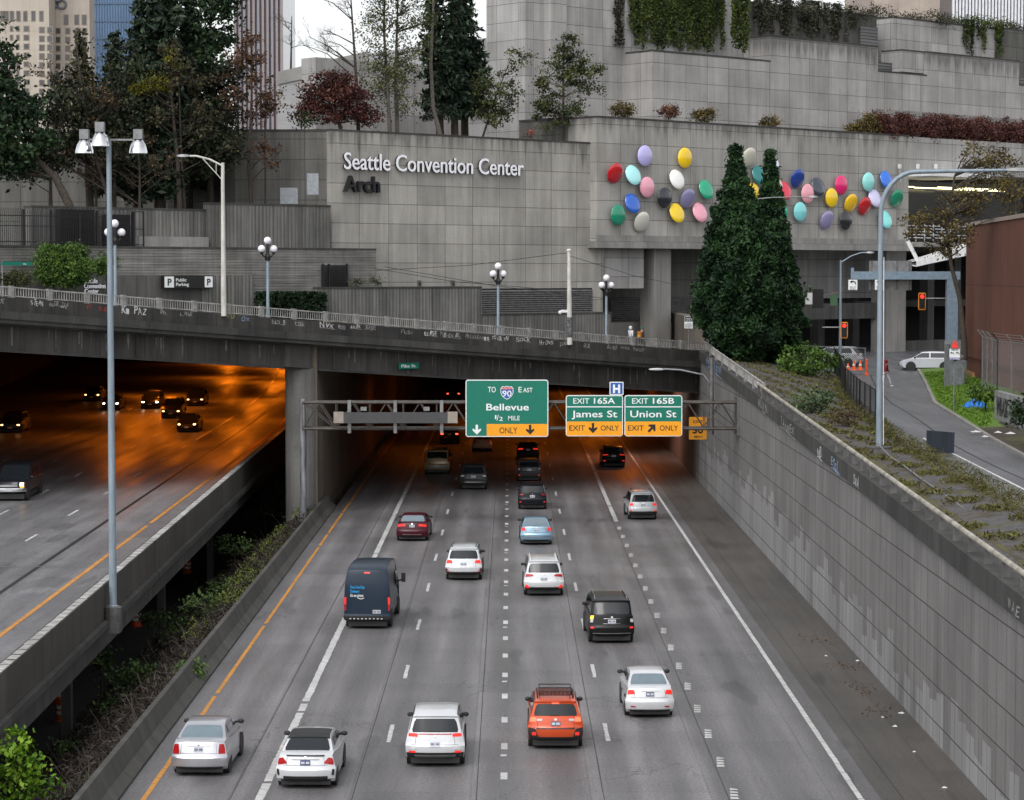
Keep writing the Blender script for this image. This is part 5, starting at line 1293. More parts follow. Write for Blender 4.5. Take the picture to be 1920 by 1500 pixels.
        if spec.get('rails'):
            for sg in (-1, 1):
                mb = MB(); x = sg * (green[3][2] * .9); mb.tube([(x, .75, Rf - .06), (x, .85, Rf + .02), (x, L - 2.1, Rf + .02), (x, L - 1.95, Rf - .05)], .024, 6); mb.build('roof_rail', spec['rails'], root)
        for sg in (-1, 1):                                  # door mirrors
            mb = MB(); ym_ = yb1 - .12; xw = f_[2] + .02
            xw -= .09; mb.ball((sg * (xw + .15), ym_, zb_ - .01), .105, 12, sc=(1, .55, .75)); mb.bar((sg * (xw - .05), ym_ + .02, zb_ - .04), (sg * (xw + .12), ym_, zb_ - .03), .06)
            mb.build('mirror', spec.get('mirror', m_rubber), root, smooth=50)
    if front:
        hl = spec.get('head', m_headlit)
        lamp_pair('headlight', hl, c.front, R4(.66, .9, .62 if k != 'pickup' else .86, .71 if k != 'pickup' else 1.08))
        part('grille', m_black, c.front, [R4(-.55, .55, .42 if k != 'pickup' else .84, .62 if k != 'pickup' else 1.08)], .01)
        part('license_plate', m_plate, c.front, [R4(-.2, .2, .4 if k != 'pickup' else .62, .5 if k != 'pickup' else .74)], .02)
        if k == 'pickup':
            part('bumper', m_chrome, c.front, [R4(-1, 1, .56, .76)], .02)
            for z_ in (.87, .93, .99, 1.05): part('grille_bar', m_chrome, c.front, [R4(-.53, .53, z_ - .012, z_ + .014)], .02)
            lamp_pair('turn_lamp', m_amberlit, c.front, R4(.68, .9, .8, .855))
    if not front or spec.get('both'):
        pz = spec.get('plate', .86); 
        if pz: 
            pp_ = part('license_plate', spec.get('platecol', m_plate), c.rear, [R4(-.175, .175, pz - .075, pz + .075) if not spec.get('pu') else R4(spec['pu'] - .17, spec['pu'] + .17, pz - .075, pz + .075)], .022, 4, 2)
            u0 = spec.get('pu', 0)
            mb = MB()
            for i_ in range(7):
                u = u0 - .125 + i_ * .042
                if i_ == 3: continue
                c.patch(mb, c.rear, R4(u - .013, u + .013, pz - .035, pz + .03), .026, 1, 1, 0, .001)
            mb.build('plate_characters', m_plate_d if not spec.get('platecol') else m_signw, pp_)
        for q in spec.get('tail', []): lamp_pair('tail_light', q[1], c.rear, q[0])
        for q in spec.get('trim', []): part(q[2] if len(q) > 2 else 'bumper_trim', q[1], c.rear, [q[0]] if not isinstance(q[0][0][0], tuple) else q[0], q[3] if len(q) > 3 else .014)
        for q in spec.get('pair', []): lamp_pair(q[2], q[1], c.rear, q[0], .018)
        if spec.get('chmsl') and green: part('brake_light', m_redhot, c.gl(gi), [R4(-.16, .16, .9, .96)], .012, 4, 1)
        part('tailgate_seam', m_black, c.rear, [R4(-.78, .78, .735, .743)] if k != 'van' else [R4(-.006, .006, .7, 2.3)], .004, 8, 1)
        if k in ('suv', 'sedan'): part('tailgate_seam', m_black, c.rear, [R4(-.67, -.662, .745, spec.get('tz', 1.06) - .08 if k == 'sedan' else bz - .02), R4(.662, .67, .745, spec.get('tz', 1.06) - .08 if k == 'sedan' else bz - .02)], .004, 1, 4); part('diffuser_shade', m_rubber, c.rear, [R4(-.86, .86, .24, .31)], .012)  # last strip: dark diffuser, with the lower bumper's shading put into its colour
        if k == 'suv': mb = MB(); F = c.gl(0); c.patch(mb, F, R4(-.25, .18, .14, .19), .02, 4, 1); mb.build('wiper', m_black, root)
        bz_ = spec.get('badge')
        if bz_: part('badge', m_chrome, c.rear, [R4(-.05, .05, bz_ - .03, bz_ + .03)], .014, 3, 3, .5)
    root['__'] = 0; del root['__']
    return root, c

K, SB = m_rubber, m_black
SED = dict(kind='sedan', L=4.5, W=.88, roof=1.45)
SUVS = dict(kind='suv', L=4.5, W=.92, roof=1.66)
def sp(base, **kw): d = dict(base); d.update(kw); return d
RL = m_red; RLT = m_redlit
m_wpaint = (.66, .67, .69)
vehicle('sedan', 'silver four door sedan nearest the yellow line with see through rear window', 'car', 379, 1449, sp(SED, W=.87, roof=1.46, tz=1.1, glass=m_glass_l, metal=.75, plate=.86, badge=.985, tail=[([(.7, .72), (.96, .72), (.96, 1.02), (.78, 1.02)], RL)], trim=[(R4(-.42, .42, .955, .965), m_chrome, 'chrome_strip')]), (.62, .62, .66), -1.5)
vehicle('sport_sedan', 'white sport sedan with black roof straddling the wide white line', 'car', 577, 1472, sp(SED, W=.9, roof=1.43, tz=1.05, roofcol=m_black, plate=.82, platecol=simple('dark_plate', (.05, .06, .18), .4), badge=.97, tail=[([(.62, .8), (.97, .74), (.97, .95), (.82, .97)], RL)], trim=[(R4(-.75, .75, .3, .42), K), (R4(-.7, .7, 1.0, 1.025), SB, 'boot_spoiler', .05), (R4(-.5, .5, .905, .915), SB, 'tailgate_gap')], pair=[(R4(.88, .95, .45, .62), SB, 'bumper_vent')]), m_wpaint, -1)
vehicle('crossover', 'white crossover with black lower bumper and red lamp strip near the foreground', 'car', 817, 1432, sp(SUVS, W=.93, roof=1.64, lean=.42, plate=.76, badge=1.0, mirror=m_rubber, tail=[([(.6, .98), (.95, 1.0), (.95, 1.1), (.64, 1.1)], RLT)], trim=[(R4(-.97, .97, .3, .5), K), (R4(-.6, .6, 1.045, 1.075), RL, 'lamp_strip'), (R4(-.7, .7, .34, .43), m_steel, 'skid_plate', .02)], pair=[(R4(.64, .9, .57, .63), m_clear, 'fog_lamp'), (R4(.66, .88, .5, .55), RLT, 'reflector')]), m_wpaint)
oc, c_ = vehicle('crossover', 'bright orange crossover carrying a black roof basket', 'car', 1041, 1399, sp(SUVS, W=.9, roof=1.6, lean=.4, rails=m_black, plate=.87, chmsl=True, badge=1.0, platecol=simple('blue_plate', (.1, .13, .2), .4), tail=[([(.72, .93), (.95, .93), (.95, 1.07), (.74, 1.07)], m_redhot), ([(.5, .95), (.7, .95), (.7, 1.02), (.5, 1.02)], m_clear)], trim=[(R4(-.97, .97, .3, .44), K), (R4(-.7, .7, .7, .725), SB)], pair=[([(.62, .42), (.98, .42), (.98, .74), (.72, .7)], K, 'cladding'), (R4(.7, .85, .5, .6), m_redlit, 'reflector')]), (.62, .07, .008))
mb = MB()
for z in (1.68, 1.8):
    for a, b in (((-.52, .75), (.52, .75)), ((.52, .75), (.52, 2.1)), ((.52, 2.1), (-.52, 2.1)), ((-.52, 2.1), (-.52, .75))): mb.bar((a[0], a[1], z), (b[0], b[1], z), .03)
for x in np.linspace(-.52, .52, 9): mb.bar((x, .75, 1.68), (x, 2.1, 1.68), .015); mb.bar((x, .75, 1.68), (x, .75, 1.8), .014)
for y in np.linspace(.75, 2.1, 7): mb.bar((-.52, y, 1.68), (.52, y, 1.68), .02); mb.bar((-.52, y, 1.68), (-.52, y, 1.8), .014); mb.bar((.52, y, 1.68), (.52, y, 1.8), .014)
mb.build('roof_basket', m_black, oc)
vehicle('sedan', 'white compact sedan with lit brake lamps in the right lane', 'car', 1216, 1341, sp(SED, W=.85, L=4.3, roof=1.45, tz=1.08, glass=m_glass_l, mirror=m_rubber, plate=.86, badge=1.0, tail=[([(.64, .86), (.97, .84), (.97, 1.0), (.72, 1.0)], RLT)], platecol=simple('dark_plate2', (.12, .14, .2), .4), trim=[(R4(-.4, .4, .955, .975), m_white, 'chrome_strip')], pair=[(R4(.6, .8, .42, .46), RL, 'reflector')]), m_wpaint, 1)
vehicle('suv', 'large black suv with amber turn signal lit behind the white compact sedan', 'car', 1145, 1203, sp(SUVS, W=.95, L=4.85, roof=1.86, belt=1.2, lean=.26, roofw=.78, rails=m_chrome, plate=.95, badge=1.12, wr=.38, tail=[([(.84, .92), (.97, .92), (.97, 1.06), (.84, 1.06)], m_clear)], pair=[(R4(.78, .93, .66, .72), RLT, 'reflector')], trim=[(R4(-.38, .38, 1.05, 1.075), m_chrome, 'chrome_strip'), (R4(-.4, .4, .85, .865), m_chrome, 'chrome_strip'), (R4(-.85, .85, .44, .47), m_steel, 'bumper_trim'), ([(-.98, 1.06), (-.84, 1.06), (-.84, 1.19), (-.98, 1.19)], m_amberlit, 'turn_lamp')]), (.008, .008, .009), 2)
vn, c_ = vehicle('delivery_van', 'dark blue high roofed delivery van on the wide white line', 'van', 691, 1176, dict(kind='van', L=5.9, W=1.02, roof=2.7, metal=.2, plate=.78, pu=.42, wr=.35, tail=[([(.9, 1.1), (.985, 1.1), (.985, 1.42), (.9, 1.42)], RLT), ([(.9, .82), (.985, .82), (.985, 1.09), (.9, 1.09)], RL)], trim=[(R4(-1, 1, .36, .6), K), (R4(-.14, .14, 2.42, 2.48), RLT, 'brake_light')]), (.014, .026, .045), -2)
def vtext(txt, u0, u1, z, cap, mat):
    mb = MB(); mb.text(txt, u0, u1, z, cap, 0, 0, .012, .002, xf=lambda p: (p[0], c_.rear(p[0] / 1.0, p[2]).y - .012 + p[1], p[2])); mb.build('lettering', mat, vn)
m_cy = simple('cyan_lettering', (.02, .35, .75), .4)
vtext('Free One-Day', -.72, -.1, 1.78, .13, m_cy); vtext('Delivery', -.72, -.33, 1.6, .13, m_cy); vtext("It's on prime", -.72, -.16, 1.42, .13, m_signw)
mb = MB(); mb.tube([(-.4 + .28 * k / 8, c_.rear(-.3, 1.34).y - .02, 1.38 - .05 * math.sin(math.pi * k / 8)) for k in range(9)], .014, 5); mb.build('smile_stroke', m_signw, vn)
for sg in (-1, 1):
    mb = MB(); mb.box(sg * 1.1 - (.0 if sg > 0 else .18), sg * 1.1 + (.18 if sg > 0 else 0), 4.85, 4.98, 1.45, 1.85); mb.bar((sg * .95, 4.95, 1.5), (sg * 1.12, 4.92, 1.55), .07); mb.build('mirror', m_rubber, vn)
    mb = MB(); c_.patch(mb, lambda y, z, sg=sg: Vector((sg * (.99 - max(0, z - 1.3) * .13), y, z)), [(3.9, 1.4), (5.05, 1.4), (4.7, 2.0), (3.95, 2.05)], .012, 3, 2, 0, .02); mb.build('side_window', m_glass, vn)
mb = MB()
for k in range(9): mb.box(-.75 + k * .17, -.68 + k * .17, -.06, .0, .47, .5)
mb.build('reflector_strip', m_reflect, vn)
mb = MB(); c_.patch(mb, c_.deck(12), R4(-.9, .9, .1, .95), .01, 8, 3); mb.build('windshield', m_glass, vn)
vehicle('suv', 'white suv with roof rails in the third lane ahead of the black suv', 'car', 1019, 1115, sp(SUVS, W=.96, L=4.9, roof=1.72, belt=1.1, rails=m_white, lean=.38, plate=.84, badge=1.02, tail=[([(.5, .98), (.96, .94), (.96, 1.08), (.62, 1.08)], RL)], trim=[(R4(-.96, .96, .3, .46), K)], pair=[([(.7, .42), (.92, .42), (.92, .56), (.84, .58)], RLT, 'reflector')]), m_wpaint, 1)
vehicle('wagon', 'white wagon with black bumper corners and red lamps in the second lane', 'car', 870, 1086, sp(SUVS, W=.92, L=4.8, roof=1.66, rails=m_steel_d, lean=.44, plate=.85, badge=1.02, tail=[([(.62, .9), (.96, .88), (.96, 1.05), (.7, 1.05)], RLT)], trim=[(R4(-.97, .97, .3, .46), K)], pair=[([(.8, .44), (.98, .44), (.98, .66), (.86, .6)], K, 'cladding'), (R4(.84, .9, .47, .57), RLT, 'reflector')]), m_wpaint, -1)
vehicle('sedan', 'light blue sedan behind the white suv in the third lane', 'car', 1005, 1020, sp(SED, W=.91, L=4.8, roof=1.45, tz=1.08, glass=m_glass_l, metal=.4, plate=.84, badge=.99, tail=[([(.68, .84), (.96, .82), (.96, 1.02), (.78, 1.02)], RLT)], trim=[(R4(-.66, .66, .975, 1.0), m_chrome, 'chrome_strip'), (R4(-.9, .9, .5, .53), m_chrome, 'bumper_trim')]), (.22, .36, .48), 1)
vehicle('sedan', 'maroon sedan with red brake lamps beside the wide white line', 'car', 774, 1013, sp(SED, W=.92, L=4.85, roof=1.46, tz=1.08, metal=.3, glass=m_glass_l, plate=.9, badge=1.02, tail=[([(.4, .9), (.96, .84), (.96, 1.0), (.48, 1.0)], RLT)], trim=[(R4(-.6, .6, .4, .43), m_chrome, 'bumper_trim')]), (.06, .006, .014), -1.5)
vehicle('crossover', 'silver crossover alone in the far right exit lane', 'car', 1204, 973, sp(SUVS, W=.91, L=4.6, roof=1.72, belt=1.1, rails=m_steel_d, plate=.94, badge=1.06, tail=[([(.7, .92), (.96, .88), (.96, 1.06), (.7, 1.06)], RLT)], trim=[(R4(-.97, .97, .3, .55), K)], pair=[(R4(.74, .9, .58, .64), RLT, 'reflector')]), (.52, .54, .56), 2)
vehicle('suv', 'black crossover directly ahead of the light blue sedan', 'car', 998, 954, sp(SUVS, W=.93, L=4.55, roof=1.68, lean=.42, plate=.88, badge=1.02, tail=[(R4(.68, .95, .96, 1.03), RL)], pair=[(R4(.78, .9, .5, .55), RLT, 'reflector')], trim=[(R4(-.97, .97, .3, .42), K)]), (.01, .011, .015), .5)
vehicle('suv', 'charcoal suv in the second lane just outside the tunnel mouth', 'car', 888, 917, sp(SUVS, W=.98, L=4.95, roof=1.78, belt=1.12, rails=m_steel_d, roofw=.76, plate=.95, tail=[(R4(.7, .95, .95, 1.06), m_clear)], trim=[(R4(-.9, .9, .55, .59), m_chrome, 'bumper_trim')]), (.035, .035, .038), -.5)
vehicle('crossover', 'grey boxy crossover between the black crossover and the tunnel', 'car', 992, 902, sp(SUVS, W=.9, L=4.2, roof=1.64, roofw=.78, lean=.26, plate=.9, tail=[(R4(.8, .95, .9, 1.02), m_clear)], pair=[(R4(.75, .88, .48, .53), RLT, 'reflector')]), (.06, .06, .063), .5)
vehicle('suv', 'tan suv entering the tunnel beside the wide white line', 'car', 820, 888, sp(SUVS, W=.98, L=5.2, roof=1.9, belt=1.2, roofw=.8, lean=.2, rails=m_steel_d, wr=.38, plate=.66, tail=[(R4(.88, .98, .95, 1.2), RL)], trim=[(R4(-.9, .9, .5, .66), m_steel, 'bumper')]), (.42, .29, .14), -1)
vehicle('crossover', 'black crossover with lit lamps inside the tunnel near the right wall', 'car', 1150, 875, sp(SUVS, W=.93, L=4.7, roof=1.68, plate=.9, tail=[([(.5, .98), (.96, .96), (.96, 1.04), (.5, 1.03)], RLT)], pair=[(R4(.7, .92, .5, .56), RLT, 'reflector')], chmsl=False), (.008, .008, .008), 1)
vehicle('sedan', 'dark sedan with red lamps in the tunnel ahead of the grey crossover', 'car', 990, 862, sp(SED, W=.92, L=4.8, plate=.88, tail=[([(.45, .9), (.96, .88), (.96, 1.0), (.5, 1.0)], RLT)]), (.015, .012, .012), .5)
vehicle('sedan', 'pale gold sedan deep in the tunnel under the Bellevue sign', 'car', 904, 846, sp(SED, W=.9, L=4.7, plate=.88, tail=[(R4(.66, .95, .86, 1.0), RL)]), (.45, .36, .25), 0)
vehicle('sedan', 'far dark car with two red lamps below the blank message board', 'car', 843, 832, sp(SED, W=.9, L=4.7, plate=.88, tail=[(R4(.66, .95, .86, 1.0), m_redhot)]), (.01, .01, .01), 0)
for lab, px, py in (('farthest tail lamps in the tunnel left of the Bellevue sign', 850, 752), ('car with tiny red lamps behind the truss diagonals', 779, 806)):
    vehicle('sedan', 'dark ' + lab, 'car', px, py, sp(SED, W=.9, L=4.7, plate=0, tail=[(R4(.66, .95, .86, 1.0), m_redhot)]), (.01, .01, .01), 0)
# oncoming traffic on the viaduct
DZ = 2.4
vehicle('pickup_truck', 'black pickup truck with chrome grille at the left edge', 'truck', 22, 938, dict(kind='pickup', L=5.8, W=1.0, roof=1.95, wr=.4, glass=m_glass, head=simple('warm_headlamp', (.7, .6, .45), .3, emit=(1, .6, .25), estr=1.6), rails=None), (.012, .013, .018), .9, DZ, True)
fr = [('crossover', 'dark car with white headlamps at the left edge under the overpass', 22, 811, SUVS, m_headdim), ('sedan', 'shadowed car with dim headlamps farthest left behind the tall mast', 174, 752, SED, m_headdim), ('sedan', 'low sedan with bright white headlamps beside the tall mast', 209, 769, SED, m_headlit),
      ('crossover', 'dark crossover with angled white headlamps in the middle of the orange road', 283, 766, SUVS, m_headlit), ('suv', 'boxy dark suv with amber headlamps between two other cars', 322, 784, sp(SUVS, roof=1.8, belt=1.15), m_headdim), ('sedan', 'nearest low dark car with small yellow headlamps on the orange road', 352, 810, SED, m_headdim), ('crossover', 'dark crossover with round pale headlamps at the back right of the group', 367, 761, SUVS, m_headdim)]
for nm, lb, px, py, base, hl in fr: vehicle(nm, lb, 'car', px, py, sp(base, head=hl), (.012, .011, .011), .9, DZ, True)
# two parked or waiting cars on the cross street, seen side on
vehicle('crossover', 'white crossover stopped at the end of the ramp beside the orange cones', 'car', 1600, 688, sp(SUVS, W=.92, roof=1.62, plate=.86, lean=.5, tail=[(R4(.66, .95, .95, 1.08), RL)], head=m_clear), m_wpaint, 68, 8.02)
vehicle('hatchback', 'silver hatchback on the cross street behind the two arrow sign', 'car', 1706, 695, sp(SUVS, W=.87, L=4.4, roof=1.5, belt=1.0, lean=.6, plate=0, tail=[(R4(.8, .95, .95, 1.0), RL)], head=m_clear), (.55, .56, .62), -102, 8.02, True)
# ------------------------------------------------------------------ vegetation
def leaf_mesh(name, P, S, T_, mat, parent, elong=1.7, up=0.0):
    n = len(P)
    a = rng.normal(size=(n, 3)); a /= np.linalg.norm(a, axis=1)[:, None]
    q = rng.normal(size=(n, 3)); q[:, 2] *= (1 + up)
    b = np.cross(a, q); b /= np.linalg.norm(b, axis=1)[:, None] + 1e-9
    S = S[:, None]
    v = np.stack([P + a * S * elong / 2, P + b * S / 2, P - a * S * elong / 2, P - b * S / 2], 1).reshape(-1, 3)
    me = bpy.data.meshes.new(name)
    me.vertices.add(4 * n); me.vertices.foreach_set('co', v.astype(np.float32).ravel())
    me.loops.add(4 * n); me.loops.foreach_set('vertex_index', np.arange(4 * n, dtype=np.int32))
    me.polygons.add(n); me.polygons.foreach_set('loop_start', np.arange(0, 4 * n, 4, dtype=np.int32)); me.polygons.foreach_set('loop_total', np.full(n, 4, dtype=np.int32))
    at_ = me.attributes.new('tint', 'FLOAT', 'FACE'); at_.data.foreach_set('value', np.clip(T_, 0, 1).astype(np.float32))
    me.materials.append(mat); me.update(calc_edges=True)
    return link_mesh(name, me, parent)
def clumps(blobs, dens, per, lsize, spread, shell=.5):
    """blobs: (centre, (rx, ry, rz)); leaf clumps spread through each blob, more of them near its skin"""
    P, S, T_, C = [], [], [], []
    for c, r in blobs:
        n = max(3, int(dens * (r[0] * r[2] * 4 + r[0] * r[1]) / 2))
        d = rng.normal(size=(n, 3)); d /= np.linalg.norm(d, axis=1)[:, None]
        rad = (shell + (1 - shell) * rng.random(n) ** .7) * rng.uniform(.8, 1.12, n)
        cc_ = np.array(c) + d * rad[:, None] * np.array(r)
        for q in cc_:
            m = max(2, int(per * rng.uniform(.5, 1.5)))
            P.append(q + rng.normal(size=(m, 3)) * spread * rng.uniform(.6, 1.3) * np.array([1, 1, .6]))
            S.append(lsize * rng.uniform(.6, 1.3, m)); t = rng.random(); T_.append(np.clip(t + rng.normal(size=m) * .18, 0, 1)); C.append(q)
    return np.concatenate(P), np.concatenate(S), np.concatenate(T_), C
def limbs(mb, trunk, targets, r, n=4):
    tz = [Vector(p) for p in trunk]
    for q in targets:
        q = Vector(q); k = min(range(len(tz)), key=lambda i: abs(tz[i].z - (q.z - .35 * abs(q.x - tz[i].x) - .3)))
        a = tz[k]; m = a.lerp(q, .5) + Vector((rnd(-.2, .2), rnd(-.2, .2), rnd(-.1, .25))) * (q - a).length * .3
        mb.tube([a, m, q], [r, r * .6, r * .2], n, 0, False)
def sub(pts, n=4):
    out = []
    for a, b in zip(pts, pts[1:]): out += [Vector(a).lerp(Vector(b), i / n) for i in range(n)]
    return out + [Vector(pts[-1])]
def tree(name, label, Y, trunkpx, r0, blobpx, mat, lsize=.3, dens=3.0, per=22, spread=.45, group=None, bark=None, nl=14, cat='tree', shell=.5, extra=None):
    tr = [at(x, y, Y + (k * .15)) for k, (x, y) in enumerate(trunkpx)]
    base = tr[0].copy(); o = thing(name, label, cat, base, 0, group)
    loc = [p - base for p in tr]
    bl = [(tuple(at(x, y, Y + rnd(-.6, .6)) - base), (rx * Y / FPX, rx * Y / FPX * .8, rz * Y / FPX)) for x, y, rx, rz in blobpx]
    P, S, T_, C = clumps(bl, dens * 1.25, per * 2.1, lsize * .66, spread, shell)
    mb = MB(); path = sub(loc); mb.tube([loc[0] - Vector((0, 0, 1.2))] + path, [r0 * 1.15] + [r0 * (1 - .75 * i / len(path)) for i in range(len(path))], 8)
    random.shuffle(C); limbs(mb, path[len(path) // 4:], C[:nl * 2], r0 * .28); mb.build('trunk', bark or m_bark, o, smooth=60)
    leaf_mesh('crown', P, S, T_, mat, o)
    if extra: extra(o, bl)
    return o
def conifer(name, label, pxb, pyb, pxt, pyt, rpx, Y, mat, z0=.12, tiers=26, arms=7, lsize=.42, droop=.35, group=None, taper=.85, perp=22, cols=None):
    b, t = at(pxb, pyb, Y), at(pxt, pyt, Y); h = t.z - b.z; r = rpx * Y / FPX
    o = thing(name, label, 'tree', b, 0, group)
    lean = t - b; mb = MB(); mb.tube([(0, 0, -1), (lean.x * .5, 0, h * .5), (lean.x, 0, h)], [.018 * h + .08, .012 * h + .05, .02], 8)
    P, S, T_ = [], [], []
    for i in range(tiers):
        f = z0 + (1 - z0) * (i + rnd(0, .7)) / tiers
        for k in range(arms):
            a = rnd(0, 2 * math.pi); l = max(.25, r * (1 - f) ** taper * rnd(.62, 1.15) * (1 if f > z0 + .1 else .8)); c0 = Vector((lean.x * f, 0, h * f))
            d = Vector((math.cos(a), math.sin(a), 0)); tip = c0 + d * l - Vector((0, 0, l * droop * rnd(.5, 1.3)))
            if i % 2 == 0 and k < 4: mb.tube([c0, tip], [.05, .012], 3, 0, False)
            n = max(3, int(l * perp)); u = rng.random(n) ** .7; t0 = rng.random()
            q = np.array(c0)[None] + (np.array(tip) - np.array(c0))[None] * u[:, None] + rng.normal(size=(n, 3)) * np.array([.26, .26, .16]) * (1.1 - .5 * u[:, None]) * (1 + l * .12)
            P.append(q); S.append(lsize * .52 * rng.uniform(.6, 1.25, n)); T_.append(np.clip(t0 + rng.normal(size=n) * .2, 0, 1))
    mb.build('trunk', m_bark, o, smooth=60)
    leaf_mesh('crown', np.concatenate(P), np.concatenate(S), np.concatenate(T_), mat, o, elong=2.8)
    return o
def bare(name, label, Y, trunkpx, r0, blobpx, depth=5, mat=None, leaf=None, lfn=0, lsize=.12, group=None, seedn=1, spread=.5, cat='tree', ntw=None):
    """leafless tree: limbs reach into each blob, then fork into ever finer twigs"""
    tr = [at(x, y, Y) for x, y in trunkpx]; base = tr[0].copy(); o = thing(name, label, cat, base, 0, group)
    path = sub([p - base for p in tr]); mb = MB(); mb.tube([path[0] - Vector((0, 0, 1.0))] + path, [r0 * 1.1] + [max(.03, r0 * (1 - .8 * i / len(path))) for i in range(len(path))], 7)
    rr = random.Random(seedn); tips = []
    def grow(p, d, l, r, k):
        q = p + d * l; mb.tube([p, p.lerp(q, .5) + Vector((rr.uniform(-1, 1), rr.uniform(-1, 1), rr.uniform(-1, 1))) * l * .08, q], [r, r * .8, r * .55], 3, 0, False)
        tips.append(q)
        if k <= 0: return
        for _ in range(3 if k > 1 else 4):
            nd = (d + Vector((rr.uniform(-1, 1), rr.uniform(-1, 1), rr.uniform(-.6, 1))) * .75).normalized()
            grow(p.lerp(q, rr.uniform(.45, 1)), nd, l * rr.uniform(.5, .8), r * .55, k - 1)
    for x, y, rx, rz in blobpx:
        c = at(x, y, Y) - base; n = ntw or max(3, int(rx / 9))
        for _ in range(n):
            e = c + Vector((rr.gauss(0, .45) * rx, rr.gauss(0, .4) * rx, rr.gauss(0, .45) * rz)) * (Y / FPX)
            k = min(range(len(path)), key=lambda i: abs(path[i].z - (e.z - .6 * abs(e.x - path[i].x)))); a = path[k]
            m = a.lerp(e, .55) + Vector((0, 0, rr.uniform(0, .12) * (e - a).length))
            mb.tube([a, m, e], [max(.03, r0 * .35), max(.022, r0 * .22), .02], 4, 0, False)
            for _ in range(4): grow(a.lerp(e, rr.uniform(.5, 1)), ((e - a).normalized() + Vector((rr.uniform(-1, 1), rr.uniform(-1, 1), rr.uniform(-.5, 1)))).normalized(), rr.uniform(.5, 1.1) * spread * 2.0, .018, depth - 3)
    mb.build('trunk', mat or m_bark, o)
    if leaf and tips:
        P = np.array([tuple(tips[rr.randrange(len(tips))]) for _ in range(lfn)]) + rng.normal(size=(lfn, 3)) * .12
        leaf_mesh('crown', P, lsize * rng.uniform(.6, 1.3, lfn), rng.random(lfn), leaf, o)
    return o
l_fir = leaf_mat('fir_needles', (.007, .015, .010), (.018, .034, .02), (.042, .066, .034))
l_dark = leaf_mat('dark_evergreen_leaves', (.006, .015, .007), (.014, .034, .013), (.032, .06, .02))
l_cedar = leaf_mat('cedar_sprays', (.004, .014, .006), (.011, .034, .011), (.035, .085, .024))
l_olive = leaf_mat('olive_leaves', (.022, .028, .010), (.06, .07, .02), (.12, .13, .04))
l_magn = leaf_mat('leathery_leaves', (.014, .022, .008), (.045, .058, .018), (.11, .12, .035))
l_red = leaf_mat('red_leaves', (.026, .009, .008), (.075, .024, .02), (.13, .048, .034))
l_brown = leaf_mat('brown_catkins', (.03, .02, .012), (.075, .05, .026), (.12, .085, .035))
l_yel = leaf_mat('yellow_green_leaves', (.07, .07, .006), (.16, .15, .012), (.24, .22, .02))
l_gold = leaf_mat('bronze_leaves', (.03, .024, .009), (.09, .068, .02), (.16, .12, .03))
l_bush = leaf_mat('bush_leaves', (.02, .045, .008), (.055, .11, .016), (.1, .17, .03))
l_lime = leaf_mat('lime_leaves', (.045, .11, .008), (.11, .23, .012), (.2, .33, .03))
l_ivy = leaf_mat('ivy_leaves', (.015, .026, .008), (.045, .066, .016), (.1, .125, .025))
l_ivyd = leaf_mat('dry_ivy', (.018, .02, .012), (.045, .046, .03), (.075, .072, .05))
l_weed = leaf_mat('weeds', (.04, .034, .013), (.095, .088, .022), (.16, .18, .032))
l_grass = leaf_mat('grass_blades', (.05, .11, .012), (.1, .19, .015), (.16, .26, .03))
Y1 = YT(320, 23); Y0 = YT(40, 25)
TG = 'trees on the planted terrace'
# left group, front to back
tree('evergreen_tree', 'dense dark green broadleaf tree at the far left edge', YT(20, 23), [(130, 385), (105, 335), (70, 300), (40, 220), (10, 120)], .3, [(10, 260, 60, 60), (-10, 190, 55, 50), (40, 215, 40, 40), (15, 300, 55, 25), (-5, 110, 30, 60), (70, 255, 30, 30)], l_dark, .34, 3.2, 26, .5, TG)
bare('leaning_tree', 'thin leaning bare trunk with hanging brown twigs beside the tall mast', YT(200, 23), [(208, 385), (190, 330), (165, 240), (150, 140), (140, 60)], .17, [(120, 240, 50, 60), (170, 190, 45, 60), (130, 150, 40, 50), (110, 290, 40, 35)], 5, leaf=l_brown, lfn=1800, lsize=.13, group=TG, seedn=3)
conifer('conifer', 'olive brown conifer in front of the cream hotel tower', 170, 385, 150, 55, 62, YT(160, 26), leaf_mat('olive_needles', (.02, .022, .012), (.042, .042, .02), (.075, .07, .03)), .35, 22, 7, .36, .25, TG)
conifer('conifer', 'big dark conifer left of the striped tower, reaching the top edge', 300, 385, 300, -130, 105, YT(300, 27), l_fir, .2, 34, 9, .5, .3, TG)
tree('evergreen_tree', 'tall dark green leafy tree in front of the striped tower', YT(395, 26), [(395, 385), (392, 200), (395, 40)], .26, [(395, 40, 48, 60), (400, 110, 45, 50), (385, 170, 45, 45), (410, -30, 40, 50), (360, 100, 40, 60), (395, 220, 50, 40)], l_dark, .32, 3.0, 24, .45, TG)
tree('budding_tree', 'twiggy tree with bright yellow green leaves in front of the dark conifer', YT(335, 22), [(337, 385), (333, 300), (325, 220), (318, 150)], .2, [(270, 165, 52, 9), (300, 152, 30, 14), (330, 108, 16, 22)], l_yel, .17, 4.0, 26, .32, TG)
bare('bare_tree', 'brown twiggy bare tree mixed among the left conifers', YT(335, 22.4), [(345, 385), (340, 300), (338, 230), (335, 140)], .14, [(300, 230, 65, 50), (370, 230, 60, 55), (330, 150, 50, 50), (260, 260, 50, 45)], 5, leaf=leaf_mat('dull_brown_green', (.02, .02, .012), (.045, .042, .02), (.07, .06, .028)), lfn=4200, lsize=.16, group=TG, seedn=5)
